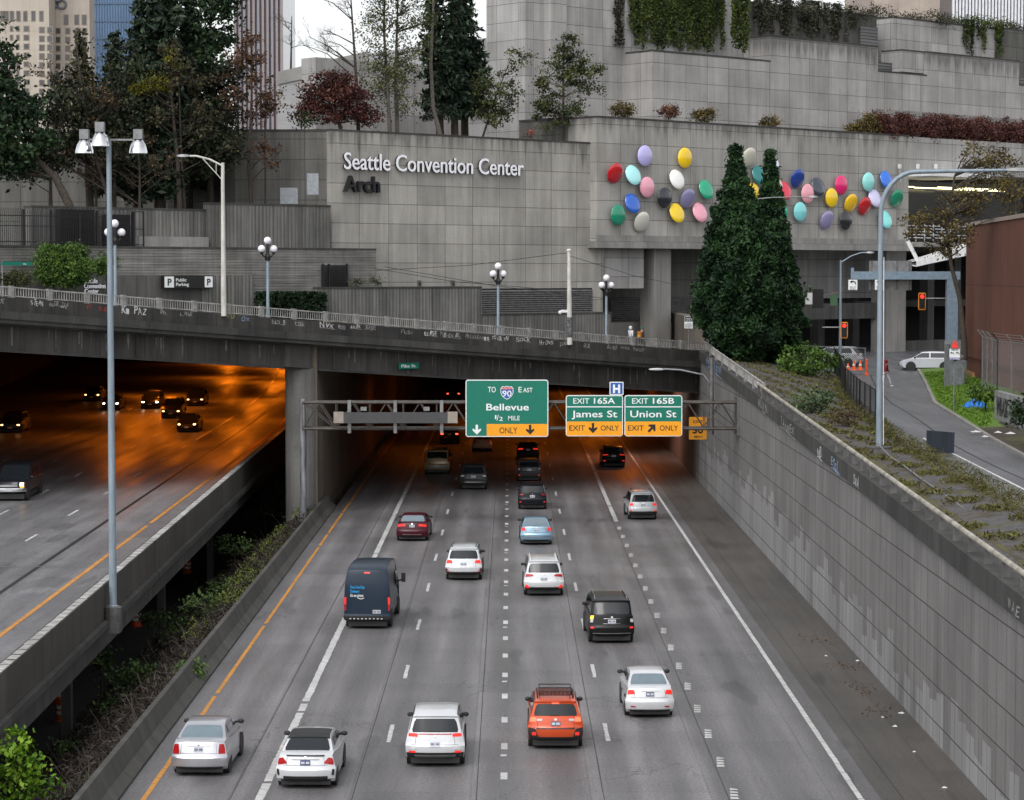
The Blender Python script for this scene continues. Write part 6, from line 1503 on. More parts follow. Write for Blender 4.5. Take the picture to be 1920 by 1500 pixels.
tree('evergreen_shrub', 'dark low evergreen mass filling the space under the left conifers', YT(330, 24), [(330, 390), (330, 330)], .15, [(250, 235, 45, 35), (330, 265, 60, 40), (395, 265, 45, 42), (200, 230, 40, 30), (290, 290, 50, 25)], leaf_mat('shade_leaves', (.008, .013, .007), (.024, .032, .014), (.055, .062, .026)), .3, 3.0, 24, .5, TG)
bare('bare_tree', 'slim brown tree with a red lower cluster standing before the plain wall', YT(470, 21.5), [(471, 383), (466, 300), (470, 220), (474, 110)], .17, [(470, 150, 50, 60), (485, 100, 40, 40), (500, 200, 30, 30), (495, 300, 25, 35), (440, 190, 35, 40)], 5, leaf=leaf_mat('rusty_buds', (.04, .02, .012), (.085, .04, .022), (.12, .07, .03)), lfn=2200, lsize=.14, group=TG, seedn=9)
tree('red_shrub', 'dull red shrub clinging to the slim brown tree', YT(497, 22), [(497, 385), (496, 240)], .06, [(498, 200, 22, 20), (482, 215, 16, 16)], l_red, .2, 3.2, 22, .3, TG, cat='shrub')
bare('bare_tree', 'small leafless tree silhouetted against the white sky', 225, [(545, 150), (546, 90), (547, 30)], .12, [(545, 55, 28, 35), (552, 90, 26, 18)], 5, group='leafless trees on the skyline', seedn=11)
bare('bare_tree', 'leafless tree with long crossing branches in front of the white sky', YT(668, 23), [(672, 245), (668, 150), (662, 60), (656, -30)], .16, [(610, 40, 40, 40), (600, 90, 45, 20), (640, 0, 40, 30)], 5, group=TG, seedn=13)

# more of the crowded left group
for lb, pb, pt, py, rp, tt in (('dark conifer crowded between the hotel and glass towers', 205, 215, 60, 60, 28), ('dark green conifer just left of the big dark conifer', 258, 262, -40, 70, 28.5), ('dark conifer right of the big dark conifer', 352, 350, -80, 75, 29), ('small dark conifer low behind the bright yellow green leaves', 300, 300, 120, 70, 24)):
    conifer('conifer', lb, pb, 385, pt, py, rp, YT(pb, tt), l_fir, .1, 28, 8, .42, .3, TG)
for lb, px, bl in (('dark brownish evergreen bush low behind the tall mast', 180, [(180, 260, 60, 40), (120, 290, 45, 30), (230, 280, 45, 40), (160, 215, 45, 30)]), ('dense dark evergreen bush under the striped tower', 420, [(420, 230, 45, 50), (400, 170, 50, 45), (440, 150, 35, 40), (380, 250, 50, 40)])):
    tree('evergreen_shrub', lb, YT(px, 24.5), [(px, 390), (px, 340)], .12, bl, leaf_mat('dusky_leaves', (.008, .011, .006), (.02, .025, .012), (.045, .048, .022)), .28, 2.6, 22, .55, TG, cat='shrub')
bare('bare_tree', 'grey brown leafless tree hanging twigs over the shaded wall', YT(260, 21.5), [(262, 385), (262, 320), (255, 240)], .1, [(240, 300, 55, 40), (310, 320, 50, 30), (200, 300, 40, 40), (150, 330, 40, 30)], 5, leaf=l_brown, lfn=1200, lsize=.1, group=TG, seedn=21)

for lb, px, py, bl in (('dark green broadleaf mass filling the gap beside the far left tree', 95, 385, [(95, 200, 40, 50), (85, 300, 45, 25), (120, 170, 30, 40), (60, 330, 40, 15)]), ('dark evergreen mass in front of the blue tower foot', 215, 385, [(215, 150, 35, 45), (225, 210, 45, 40), (240, 110, 25, 40)]), ('dark leafy mass low in front of the shaded back wall', 330, 385, [(300, 320, 60, 22), (360, 310, 50, 25), (410, 290, 40, 25), (240, 330, 45, 20)])):
    tree('evergreen_tree', lb, YT(px, 24.2), [(px, py), (px, py - 90)], .14, bl, leaf_mat('deep_green_leaves', (.007, .012, .006), (.02, .029, .012), (.05, .06, .024)), .28, 2.4, 22, .55, TG)
tree('red_maple', 'rounded dark red leafed tree on top of the plain wall', YT(625, 22.5), [(640, 248), (632, 215), (625, 180)], .16, [(625, 190, 55, 38), (598, 180, 40, 36), (660, 195, 40, 34), (625, 160, 45, 22), (690, 215, 22, 20), (575, 215, 24, 18)], l_red, .2, 5.5, 26, .34, TG)
tree('green_shrub', 'small dark green shrub at the left foot of the red tree', YT(565, 22.3), [(565, 245), (565, 225)], .05, [(565, 222, 22, 18)], l_dark, .2, 3.5, 20, .3, TG, cat='shrub')
tree('slender_tree', 'slim grey trunked tree with sparse yellow green leaves, left of its twin', YT(728, 23), [(731, 250), (726, 150), (720, 60), (722, -60)], .17, [(700, 60, 35, 60), (735, 130, 35, 45), (700, 140, 35, 40), (730, 20, 40, 40), (715, -30, 40, 40), (700, 190, 26, 30)], l_olive, .17, 3.2, 18, .45, TG, m_bark_g, 30)
tree('slender_tree', 'slim grey trunked tree with sparse yellow green leaves, right of its twin', YT(745, 23.4), [(745, 252), (742, 150), (744, 60), (748, -60)], .17, [(770, 70, 36, 60), (760, 140, 32, 45), (790, 30, 36, 24), (760, -20, 40, 40), (765, 195, 26, 26)], l_olive, .17, 3.0, 18, .45, TG, m_bark_g, 30)
conifer('conifer', 'dark conifer with a curved pale trunk in the middle of the terrace', 826, 254, 812, -90, 55, YT(820, 25), l_fir, .16, 30, 7, .4, .3, TG)
conifer('conifer', 'dark straight conifer just left of the broadleaf shrub tree', 872, 258, 866, -70, 75, YT(870, 26), l_fir, .18, 32, 8, .42, .3, TG)
conifer('conifer', 'thin dark conifer between two larger conifers', 853, 256, 848, -60, 50, YT(850, 24.5), l_fir, .14, 26, 7, .4, .3, TG)
tr_ = MB()
tree('slender_tree', 'pale curved leaning trunk rising before the dark conifers', YT(815, 23.2), [(826, 256), (812, 200), (808, 120), (812, 20), (815, -60)], .2, [(800, 210, 20, 26), (835, 215, 18, 22)], l_fir, .22, 3.0, 18, .35, TG, m_bark_g, 4)
tree('rhododendron', 'open leathery leafed small tree right of the dark conifers', YT(905, 22.8), [(905, 258), (915, 225), (930, 180), (950, 130)], .1, [(915, 205, 34, 34), (950, 170, 30, 40), (965, 110, 22, 20), (935, 225, 28, 18), (985, 95, 12, 10), (900, 160, 25, 30)], l_magn, .2, 3.8, 18, .3, TG, None, 26)
tree('magnolia', 'rounded leathery leafed tree standing alone against the tall wall', YT(1055, 22.6), [(1054, 266), (1056, 200), (1057, 130), (1056, 70)], .13, [(1060, 120, 42, 40), (1035, 160, 34, 36), (1090, 140, 40, 26), (1058, 75, 24, 20), (1045, 215, 44, 26), (1105, 165, 28, 12), (1020, 190, 22, 22), (1085, 200, 22, 10)], l_magn, .21, 3.6, 20, .28, TG, None, 34)
tree('red_shrub', 'tiny pinkish red upright plant at the foot of the magnolia', YT(995, 22), [(996, 264), (996, 250)], .03, [(996, 250, 7, 12)], leaf_mat('pink_leaves', (.12, .03, .03), (.22, .07, .06)), .16, 6, 20, .2, TG, cat='shrub')
for px, py, rx, rz, m_, w in ((1167, 207, 22, 14, l_gold, 'rusty brown round shrub on the ledge, leftmost of four'), (1253, 210, 20, 13, leaf_mat('rust_leaves', (.05, .025, .014), (.11, .05, .03)), 'rusty brown round shrub on the ledge above the yellow disc'), (1320, 217, 22, 14, l_gold, 'wide bronze shrub on the ledge, third of four'), (1443, 229, 18, 11, l_gold, 'small bronze shrub on the ledge, rightmost of four')):
    tree('ledge_shrub', w, YT(px, AT + 1.4), [(px, py + 22), (px, py + 8)], .05, [(px, py, rx, rz)], m_, .15, 20, 18, .22, 'shrubs on the ledge above the discs', cat='shrub')
s_tr = [1612, 1650, 1690, 1730, 1765, 1800, 1840, 1880, 1920]
for i, px in enumerate(s_tr):
    cy = 228 + (px - 1612) * .062
    tree('red_hedge_shrub', f'dark red bushy shrub in the ledge hedge, {["at the hedge tip", "second from the hedge tip", "third from the hedge tip", "in the hedge left of the middle", "in the middle of the hedge", "in the hedge right of the middle", "third from the right frame edge", "second from the right frame edge", "at the right frame edge"][i]}', YT(px, AT + 1.2), [(px, cy + 30), (px, cy + 10)], .05, [(px, cy + (14 if i == 0 else 2), 24, 11 if i == 0 else 24), (px + 14, cy + 8, 20, 20)], l_gold if i == 0 else l_red, .17, 14, 22, .3, 'red shrubs of the ledge hedge', cat='shrub')
# the two tall cedars in front of the art wall
def cedar(label, pxb, pyb, pxt, pyt, prof, Y, nb=520):
    b = at(pxb, pyb, Y); o = thing('cedar', label, 'tree', b, 0, 'tall dark cedars by the bridge end')
    t = at(pxt, pyt, Y) - b; h = t.z; mb = MB(); mb.tube([(0, 0, -1), (t.x * .3, 0, h * .35), (t.x, 0, h)], [.34, .22, .03], 8)
    P, S, T_ = [], [], []
    for i in range(nb):
        f = .04 + .96 * (i + rng.random()) / nb
        w = np.interp(f, [p[0] for p in prof], [p[1] for p in prof]) * Y / FPX
        a = rng.uniform(0, 2 * math.pi); l = max(.12, w * rng.uniform(.6, 1.08) * (1.18 if rng.random() < .12 else 1))
        d = np.array([math.cos(a), math.sin(a), 0.]); c0 = np.array([t.x * f, 0, h * f - .12 * l])
        n = int(40 + l * 95); u = rng.random(n) ** .55
        sag = (.42 * u - .5 * u ** 2) * l + .1 * l * u ** 4
        q = c0 + d * (u * l)[:, None]; q[:, 2] += sag
        side = np.array([-d[1], d[0], 0]); wd = (.12 + .3 * np.sin(np.clip(u, .05, 1) * math.pi) ** .8) * (.5 + l * .16)
        q += side[None] * (rng.normal(size=n) * wd)[:, None]; q[:, 2] += rng.normal(size=n) * (.09 + .05 * l) - np.abs(rng.normal(size=n)) * .1
        P.append(q); S.append(.13 * rng.uniform(.6, 1.35, n)); t0 = rng.random(); T_.append(np.clip(t0 * .75 + rng.normal(size=n) * .15 + (u - .5) * .45, 0, 1))
        if i % 3 == 0 and f < .8: mb.tube([c0, c0 + d * l * .5 + np.array([0, 0, l * .1]), c0 + d * l * .9], [.05, .03, .01], 3, 0, False)
    mb.build('trunk', m_bark, o, smooth=60)
    leaf_mesh('crown', np.concatenate(P), np.concatenate(S), np.concatenate(T_), l_cedar, o, elong=2.8)
cedar('taller dense dark cedar in front of the art wall', 1385, 690, 1379, 272, [(.04, 22), (.08, 45), (.17, 74), (.31, 86), (.53, 74), (.69, 54), (.8, 34), (.88, 20), (.95, 9), (1, 1)], 166)
cedar('darker cedar just behind and right of the taller one', 1448, 690, 1444, 282, [(.05, 22), (.17, 56), (.32, 62), (.54, 44), (.71, 30), (.8, 22), (.9, 12), (1, 1)], 171, 420)
cedar('lower cedar at the right flank of the pair', 1474, 690, 1472, 440, [(.06, 16), (.2, 36), (.5, 36), (.75, 22), (1, 2)], 169, 220)
for i, (px, py) in enumerate(((1362, 692), (1404, 690), (1425, 688), (1470, 688))):
    b = at(px, py, 167 + i); o = thing('tree_trunk', 'bare lower trunk under the cedars, ' + ('leftmost', 'second from left', 'third from left', 'rightmost')[i], 'tree', b, 0, 'trunks under the cedars')
    mb = MB(); mb.tube([(0, 0, -1.5), (.05, 0, 1.5), (0, .1, 5)], [.24, .18, .14], 8); mb.build('trunk', m_bark, o, smooth=60)
    P, S, T_, C = clumps([((0, 0, 5.2), (1.2, 1.2, 1.4))], 3, 22, .26, .4); leaf_mesh('crown', P, S, T_, l_cedar, o)
# bronze leafed tree at the right
tree('bronze_tree', 'loose bronze leafed street tree left of the brown building', 150, [(1808, 640), (1800, 560), (1784, 500), (1775, 430), (1790, 330)], .2, [(1830, 295, 50, 30), (1800, 380, 50, 40), (1740, 410, 50, 18), (1860, 340, 45, 35), (1770, 470, 34, 18), (1890, 300, 30, 24), (1720, 432, 30, 14), (1800, 440, 36, 30), (1900, 370, 30, 30)], l_gold, .17, 3.6, 20, .34, None, None, 44, shell=.3)
# bushes at street level on the left
tree('round_bush', 'big round green bush beside the small white lettering', YT(118, 15), [(118, 545), (118, 510)], .08, [(118, 495, 52, 34), (100, 480, 32, 22), (135, 478, 34, 22), (118, 518, 48, 20), (90, 508, 28, 22), (148, 508, 28, 22)], l_bush, .15, 17, 26, .24, cat='shrub')
tree('round_bush', 'small green bush partly behind the tall mast', YT(200, 15.5), [(200, 545), (200, 510)], .06, [(198, 497, 24, 20)], l_bush, .15, 15, 24, .24, cat='shrub')
tree('round_bush', 'low olive clipped bush at the left frame edge', YT(32, 15), [(32, 555), (32, 530)], .06, [(30, 522, 34, 15), (5, 525, 24, 12)], leaf_mat('olive_bush', (.02, .024, .01), (.05, .056, .018)), .16, 7, 26, .26, cat='shrub')
for i, px in enumerate((493, 509, 526, 543, 560, 578, 597)):
    s, z = st(px, 549, BT - 1.9); b0_ = railz(s) - 1.6; b = W(s, BT - 1.9, b0_); top = z - b0_
    o = thing('clipped_hedge', f'dark clipped upright hedge block, {["leftmost", "second", "third", "fourth", "fifth", "sixth", "rightmost"][i]} in the row', 'hedge', b, TH, 'clipped hedge row behind the railing')
    n = 900; P = rng.uniform(-1, 1, (n, 3)); ax = rng.integers(0, 3, n); P[np.arange(n), ax] = np.sign(P[np.arange(n), ax]) * rng.uniform(.85, 1.03, n)
    P = P * np.array([.44, .4, (top - .3) / 2]) + np.array([0, 0, .3 + (top - .3) / 2]); leaf_mesh('foliage', P, .2 * rng.uniform(.6, 1.3, n), rng.random(n), leaf_mat('hedge_leaves', (.004, .012, .005), (.01, .025, .009)), o)
    mb = MB(); mb.tube([(0, 0, 0), (0, 0, top - .4)], .06, 6); mb.build('trunk', m_bark, o)
for px, py in ((668, 530), (705, 527)):
    tree('wall_plant', 'small leafy plant growing on top of the low ribbed wall, ' + ('left one' if px == 668 else 'right one'), YT(px, BT - .6), [(px, 545), (px, 538)], .03, [(px, py, 11, 9)], l_magn, .16, 7, 16, .25, 'plants on the low ribbed wall', cat='plant')
# ivy
def ivy(label, pxl, pxr, pyt, pyb, t, mat, n, strands, sparse=0.35, lsize=.17):
    o = thing('ivy', label, 'ivy', W(st((pxl + pxr) / 2, 512, t)[0], t, 25), TH); s0, s1 = st(pxl, 512, t)[0], st(pxr, 512, t)[0]; sm = (s0 + s1) / 2
    zt, zb = st((pxl + pxr) / 2, pyt, t)[1] - 25, st((pxl + pxr) / 2, pyb, t)[1] - 25
    P, T_ = [], []; mb = MB()
    for i in range(strands):
        s = rnd(s0, s1) - sm; l = (zt - zb) * rnd(sparse, 1.0); m = int(n / strands); u = rng.random(m)
        wob = .12 * np.sin(u * 9 + i)
        P.append(np.stack([s + wob + rng.normal(size=m) * .14, -.16 - rng.random(m) * .16, zt - u * l], 1)); T_.append(np.clip(rng.random() + rng.normal(size=m) * .2, 0, 1))
        mb.tube([(s, -.06, zt), (s + .05, -.08, zt - l * .5), (s, -.06, zt - l)], .018, 3, 0, False)
    mb.build('stems', m_bark, o); P = np.concatenate(P); leaf_mesh('foliage', P, lsize * rng.uniform(.6, 1.3, len(P)), np.concatenate(T_), mat, o)
ivy('thick green ivy curtain hanging from the top frame edge above the terrace wall', 1180, 1352, -20, 97, T3 - .0, l_ivy, 17000, 120)
ivy('single narrow ivy tongue hanging right of the thick ivy curtain', 1369, 1396, -20, 102, T2 + .0, l_ivy, 3000, 14, .7)
ivy('sparse dry ivy strands over the darker wall right of the ivy tongue', 1410, 1600, 0, 80, T3, l_ivyd, 5200, 60, .45)
ivy('thin hanging creeper at the right end of the upper wall', 1800, 1880, 40, 112, T3 - .5, l_ivy, 1500, 20, .25)
ivy('thin ivy line climbing the tall wall left of the ivy curtain', 1150, 1160, -20, 92, T3 + .38, l_ivyd, 500, 3, .8)
for i, (pl, pr, py, m_) in enumerate(((1400, 1520, 8, l_ivyd), (1500, 1660, 14, l_ivyd), (1655, 1790, 30, l_ivyd), (1780, 1880, 38, l_ivy), (1860, 1960, 50, l_ivyd))):
    bl = [(x, py + rnd(-4, 6) + (x - pl) * .06, 18, 11) for x in range(pl, pr, 16)]
    tree('roof_shrub', f'scraggly shrub spilling over the roof edge, {["left of the louver", "above the louver", "below the tan wall", "below the white finned block", "at the right frame edge"][i]}', YT((pl + pr) / 2, T3 + .6), [((pl + pr) / 2, py + 24), ((pl + pr) / 2, py + 8)], .06, bl, m_, .17, 4.2, 16, .4, 'shrubs along the roof edge', cat='shrub', nl=30)
# median shrubs
def bush(label, px, py, z, rx, rz, mat, ls=.2, dens=6, group='shrubs on the embankment', name='shrub', per=22, sparse=False):
    p = onz(px, py, z); Y = p.y
    return tree(name, label, Y, [(px, py), (px, py - rz * .6)], .05, [(px, py - rz * .7, rx, rz * .7), (px - rx * .5, py - rz * .5, rx * .6, rz * .5), (px + rx * .5, py - rz * .55, rx * .6, rz * .5)], mat, ls, dens, per, .26, group, None, 12, 'shrub')
l_brush = leaf_mat('embankment_leaves', (.016, .034, .01), (.048, .085, .022), (.1, .15, .045))
bush('dark leafy shrub growing beside the bridge pier', 497, 968, -2.5, 44, 56, leaf_mat('pier_shrub', (.01, .026, .012), (.03, .065, .025), (.07, .12, .05)), .26, 5)
bush('low green shrub beside the barrier halfway along the embankment', 395, 1160, -.9, 40, 38, l_brush, .17)
bush('spreading shrub with pale leaf tips on the lower embankment', 260, 1290, -1.4, 45, 36, l_brush, .17)
bush('dark shrub under the viaduct near the third column', 190, 1260, -3.2, 30, 40, l_brush, .17)
bush('small green tuft right against the barrier', 352, 1266, .3, 14, 16, l_bush, .14)
bush('bright lime leafed sapling at the bottom left corner', 38, 1530, -.6, 42, 135, l_lime, .17, 4.4)
bush('young lime shrub at the foot of the bottom left sapling', 20, 1420, -4, 30, 30, l_lime, .17, 4)

for i, (px, py, z, rx, rz, w) in enumerate(((440, 1040, -1.6, 34, 26, 'beside the pier shrub'), (330, 1200, -2.6, 40, 34, 'under the second viaduct span'), (420, 1110, -1.4, 26, 22, 'close behind the barrier'), (215, 1350, -2.2, 44, 34, 'above the bottom left sapling'), (300, 1180, -3.6, 34, 30, 'beside the middle barrel'), (150, 1420, -2.4, 44, 30, 'near the bottom left corner'), (165, 1490, -.9, 40, 30, 'at the bottom edge behind the barrier'))):
    bush('dull green low shrub on the embankment, ' + w, px, py, z, rx, rz, l_bush if i in (6,) else l_brush, .15, 4)
def carpet(name, label, n, fn, mat, size, elong=2.5, hgt=.3, kind='stuff'):
    P = np.array([fn() for _ in range(n)]); P[:, 2] += rng.random(n) * hgt
    o = leaf_mesh(name, P, size * rng.uniform(.5, 1.4, n), np.clip(rng.normal(.45, .25, n), 0, 1), mat, None, elong)
    tag(o, label, 'ground cover', kind=kind); return o
def emb():
    y = 45 + 110 * random.random() ** 1.2; a = random.random(); return (-12.3 - 8 * a, y, .2 - 6.3 * a ** 1.1)
carpet('brambles', 'tangled dead brown brambles covering the embankment', 26000, emb, leaf_mat('dead_bramble', (.014, .011, .009), (.034, .027, .022), (.075, .06, .05)), .05, 9, .7)
def emb2():
    y = 100 + 48 * random.random(); return (-12.25 - 1.3 * random.random() ** 2, y, .3)
carpet('verge_weeds', 'yellow green weeds along the back of the barrier', 3000, lambda: (lambda q: q if math.sin(q[1] * .35) + math.sin(q[1] * .13) > .1 else (q[0] - .8, q[1], -.4))(emb2()), leaf_mat('verge_leaves', (.04, .06, .01), (.1, .13, .02), (.16, .19, .03)), .06, 3, .35)
bm = MB()
for i in range(900):
    p = Vector(emb()); d = Vector((rnd(-1, 1), rnd(-1, 1), rnd(.1, .9))); mb_l = rnd(.6, 1.6); bm.tube([p, p + d * mb_l * .6 + Vector((0, 0, .3)), p + d * mb_l + Vector((0, 0, -.1))], [.018, .014, .008], 3, 0, False)
tag(bm.build('bramble_stems', simple('dead_stems', (.09, .07, .055), .9, var=.4)), 'arching dead bramble stems on the embankment', 'ground cover', kind='stuff')
# terrace weeds and bushes
def ter():
    y = 60 + 105 * random.random(); f = random.random() ** .7; x = 14.8 + (edge(y, 1) - 14.8) * f
    return (x, y, (ztop(y) - .22) * (1 - f ** 1.3) + (zrd(y) + .03) * f ** 1.3)
carpet('terrace_weeds', 'brown and yellow weeds between the terrace paving slabs', 14000, lambda: next(q for q in iter(ter, None) if math.sin(q[1] * 2.03) + math.sin(q[0] * 2.9 + q[1] * .5) + rnd(-.8, .8) > 1.0), l_weed, .05, 4, .16)
def vrg():
    y = 60 + 100 * random.random(); x = edge(y, 1) - .9 * random.random() ** 1.6 + .1; return (x, y, zrd(y))
carpet('verge_grass', 'dry tall grass along the left edge of the off ramp', 9000, vrg, leaf_mat('dry_grass', (.04, .04, .014), (.085, .08, .024), (.13, .125, .035)), .03, 10, .55)
def lwn():
    y = 92 + 78 * random.random(); x = edge(y, 2) + .3 + 14 * random.random() ** 1.3; return (x, y, zlawn(x, y))
carpet('lawn_grass', 'short bright green grass of the lawn beside the off ramp', 34000, lambda: next(q for q in iter(lwn, None) if q[1] > 122 + 5 * math.sin(q[0])), l_grass, .05, 3.5, .12)
bush('green bush beside the black chain link fence top', 1515, 705, 8.4, 55, 44, l_bush, .2, 5, 'bushes on the terrace')
bush('grey green bush in front of the black chain link fence', 1527, 772, 8.1, 36, 34, leaf_mat('sage_bush', (.03, .05, .02), (.07, .11, .05), (.12, .16, .08)), .16, 6, 'bushes on the terrace')
bush('reddish brown dead brush by the fence end', 1580, 800, 7.8, 32, 26, l_brown, .12, 5, 'bushes on the terrace')
bush('green bush beside the graffiti covered block wall', 1848, 752, 8.5, 26, 24, l_bush, .18, 5, 'bushes on the lawn')
bush('dark bush cut by the right frame edge beside the block wall', 1925, 800, 8.5, 26, 50, l_dark, .18, 5, 'bushes on the lawn')
# ------------------------------------------------------------------ people
m_skin = simple('skin', (.42, .25, .18), .6, var=.04)
def person(label, loc, rotz, walk, top, legs, shoe, hoodcol=None, hair=None, hatcol=None, extra=None):
    o = thing('person', label, 'person', loc, rotz)
    def skin(nm, vs, es, rad, mat):
        me = bpy.data.meshes.new(nm); me.from_pydata(vs, es, []); me.materials.append(mat); ob = link_mesh(nm, me, o)
        m = ob.modifiers.new('skin', 'SKIN'); ob.modifiers.new('sub', 'SUBSURF').render_levels = 1
        for i, r in enumerate(rad): me.skin_vertices[0].data[i].radius = (r, r)
        me.skin_vertices[0].data[0].use_root = True; m.use_smooth_shade = True; return ob
    st_ = .34 * walk
    J = dict(pel=(0, 0, .95), wai=(0, 0, 1.12), che=(0, .01, 1.33), nek=(0, .0, 1.5), hd0=(0, .02, 1.58), hd1=(0, .03, 1.68), hd2=(0, .02, 1.76))
    V = [J[k] for k in ('pel', 'wai', 'che', 'nek', 'hd0', 'hd1', 'hd2')]; Ed = [(i, i + 1) for i in range(6)]; Rd = [.13, .115, .14, .055, .075, .095, .05]
    def chain(start, pts, rr):
        k = start
        for p, r in zip(pts, rr): V.append(p); Rd.append(r); Ed.append((k, len(V) - 1)); k = len(V) - 1
        return k
    LG, AR = [], []
    for sg in (-1, 1):
        f = sg * st_
        lg = [(sg * .1, 0, .88), (sg * .1, f * .55 + .04, .5), (sg * .1, f - (.05 if f < 0 else 0), .1 + (.08 if f < -.1 else 0)), (sg * .11, f + .14, .05 + (.03 if f < -.1 else 0))]; chain(0, lg, [.095, .065, .042, .04]); LG.append(lg)
        ar = [(sg * .19, 0, 1.44), (sg * .25, -f * .4, 1.17), (sg * .25, -f * .75 + .1, .95)]; e = chain(2, ar, [.06, .045, .032]); AR.append(ar)
        h = Vector(ar[-1]); pm = h + Vector((0, .02, -.07)); e = chain(e, [tuple(pm)], [.035])
        for j in range(4): chain(e, [tuple(pm + Vector((0, -.025 + j * .017, -.04))), tuple(pm + Vector((-sg * .015, -.02 + j * .017, -.085 + abs(j - 1.5) * .01)))], [.009, .008])
        chain(e, [tuple(pm + Vector((-sg * .02, .045, -.02))), tuple(pm + Vector((-sg * .03, .06, -.05)))], [.01, .008])
    skin('body', V, Ed, Rd, m_skin)
    jv = [(0, 0, .9), J['wai'], J['che'], (0, 0, 1.47)]; je = [(0, 1), (1, 2), (2, 3)]; jr = [.165, .15, .17, .09]
    for ar in AR:
        b = len(jv); jv += [ar[0], ar[1], (ar[2][0], ar[2][1] - .01, ar[2][2] + .03)]; je += [(2, b), (b, b + 1), (b + 1, b + 2)]; jr += [.085, .065, .052]
    skin('jacket', jv, je, jr, top)
    tv = [(0, 0, .97)]; te = []; tr_ = [.14]
    for lg in LG:
        b = len(tv); tv += [lg[0], lg[1], (lg[2][0], lg[2][1], lg[2][2] + .02)]; te += [(0, b), (b, b + 1), (b + 1, b + 2)]; tr_ += [.115, .082, .062]
    skin('trousers', tv, te, tr_, legs)
    for lg in LG:
        a = Vector(lg[2]); mb = MB(); mb.ball((a.x, a.y + .07, max(.05, a.z - .04)), .13, 12, sc=(.42, 1.05, .4)); mb.build('shoe', shoe, o, smooth=180)
    if hoodcol: mb = MB(); mb.ball((0, -.015, 1.67), .15, 14, sc=(.86, .9, 1.05)); mb.build('hood', hoodcol, o, smooth=180)
    if hatcol: mb = MB(); mb.lathe([(.115, 1.68), (.12, 1.74), (.09, 1.82), (.02, 1.85)], (0, .02, 0), 14); mb.box(-.09, .09, .1, .22, 1.69, 1.705); mb.build('cap', hatcol, o, smooth=50)
    mb = MB()                                                # face
    for sx in (-.035, .035): mb.ball((sx, .118, 1.69), .012, 8)
    mb.build('eyes', m_black, o); mb = MB(); mb.ball((0, .125, 1.655), .018, 8, sc=(.8, 1, 1.3)); mb.build('nose', m_skin, o); mb = MB(); mb.box(-.025, .025, .105, .118, 1.61, 1.617); mb.build('mouth', simple('lips', (.3, .1, .09), .6), o)
    return o
cloth = lambda n, c: simple(n, c, .85, var=.15, scale=8)
c_ = at(1661, 690, 155)
person('person in dark red hooded jacket and pale trousers walking across the ramp', (c_.x, 155, zrd(155) + .01), R(-75), 1.0, cloth('maroon_jacket', (.16, .008, .014)), cloth('pale_trousers', (.48, .46, .5)), cloth('white_shoes', (.7, .7, .7)), hoodcol=cloth('maroon_hood', (.16, .008, .014)))
for px, lab, top, kw in ((1183, 'person in white hooded jacket walking on the bridge behind the railing', (.6, .6, .62), dict(hoodcol=cloth('white_hood', (.65, .65, .66)))), (1204, 'person in dark jacket and green cap carrying an orange backpack on the bridge', (.02, .025, .05), dict(hatcol=cloth('green_cap', (.02, .1, .06))))):
    s, _ = st(px, 512, 1.6); b = W(s, 1.6, railz(s) - .98)
    p_ = person(lab, b, TH - R(90), .6, cloth('jacket_cloth', top), cloth('dark_trousers', (.03, .03, .035)), cloth('dark_shoes', (.03, .03, .03)), **kw)
    if px == 1204:
        bp = thing('backpack', 'orange and yellow backpack on the walker with the green cap', 'backpack', b, TH - R(90)); mb = MB(); mb.prism(rrect(-.17, .17, 1.05, 1.5, .08), -.32, -.15, 'y'); mb.build('pack', simple('orange_pack', (.6, .2, .02), .7, var=.5, scale=10), bp)
        mb = MB(); mb.prism(rrect(-.12, .12, 1.08, 1.24, .04), -.37, -.322, 'y'); mb.build('pocket', simple('yellow_pocket', (.6, .4, .05), .7), bp)

# ------------------------------------------------------------------ barrels, cones and small things
def barrel(px, py, label, z=-6.0):
    p = onz(px, py, z); o = thing('traffic_barrel', label, 'barrel', p, 0, 'orange barrels under the viaduct')
    mb = MB(); mb.lathe([(.36, 0), (.36, .06), (.29, .07), (.285, .3), (.275, .34), (.27, .55), (.255, .6), (.25, .82), (.235, .86), (.225, 1.05), (.2, 1.08)], (0, 0, 0), 18); mb.build('body', m_orange, o, smooth=35)
    mb = MB()
    for z0 in (.36, .62): mb.lathe([(.292, z0), (.283, z0 + .16)], (0, 0, 0), 18)
    mb.build('reflective_band', m_reflect, o, smooth=60)
barrel(351, 1075, 'orange and white barrel farthest along the lower road'); barrel(255, 1174, 'orange and white barrel beside the middle viaduct column'); barrel(117, 1352, 'nearest orange and white barrel with crumpled white bands'); barrel(114, 1318, 'orange barrel just behind the nearest barrel')
def cone(px, py, Y, label, h=.75):
    p = at(px, py, Y); p.z = max(p.z, 8.03); o = thing('traffic_cone', label, 'cone', p, 0, 'orange cones at the ramp end')
    mb = MB(); mb.box(-.2, .2, -.2, .2, 0, .04); mb.lathe([(.16, .04), (.03, h)], (0, 0, 0), 14); mb.build('body', simple('cone_orange', (.85, .12, .02), .5), o)
    mb = MB(); mb.lathe([(.118, h * .45), (.085, h * .62)], (0, 0, 0), 14); mb.build('reflective_band', m_reflect, o)
cone(1590, 694, 171, 'low orange cone partly hidden behind the white crossover', .5); cone(1601, 694, 171, 'orange cone left of another cone at the ramp end'); cone(1613, 694, 171, 'orange cone right of another cone at the ramp end')
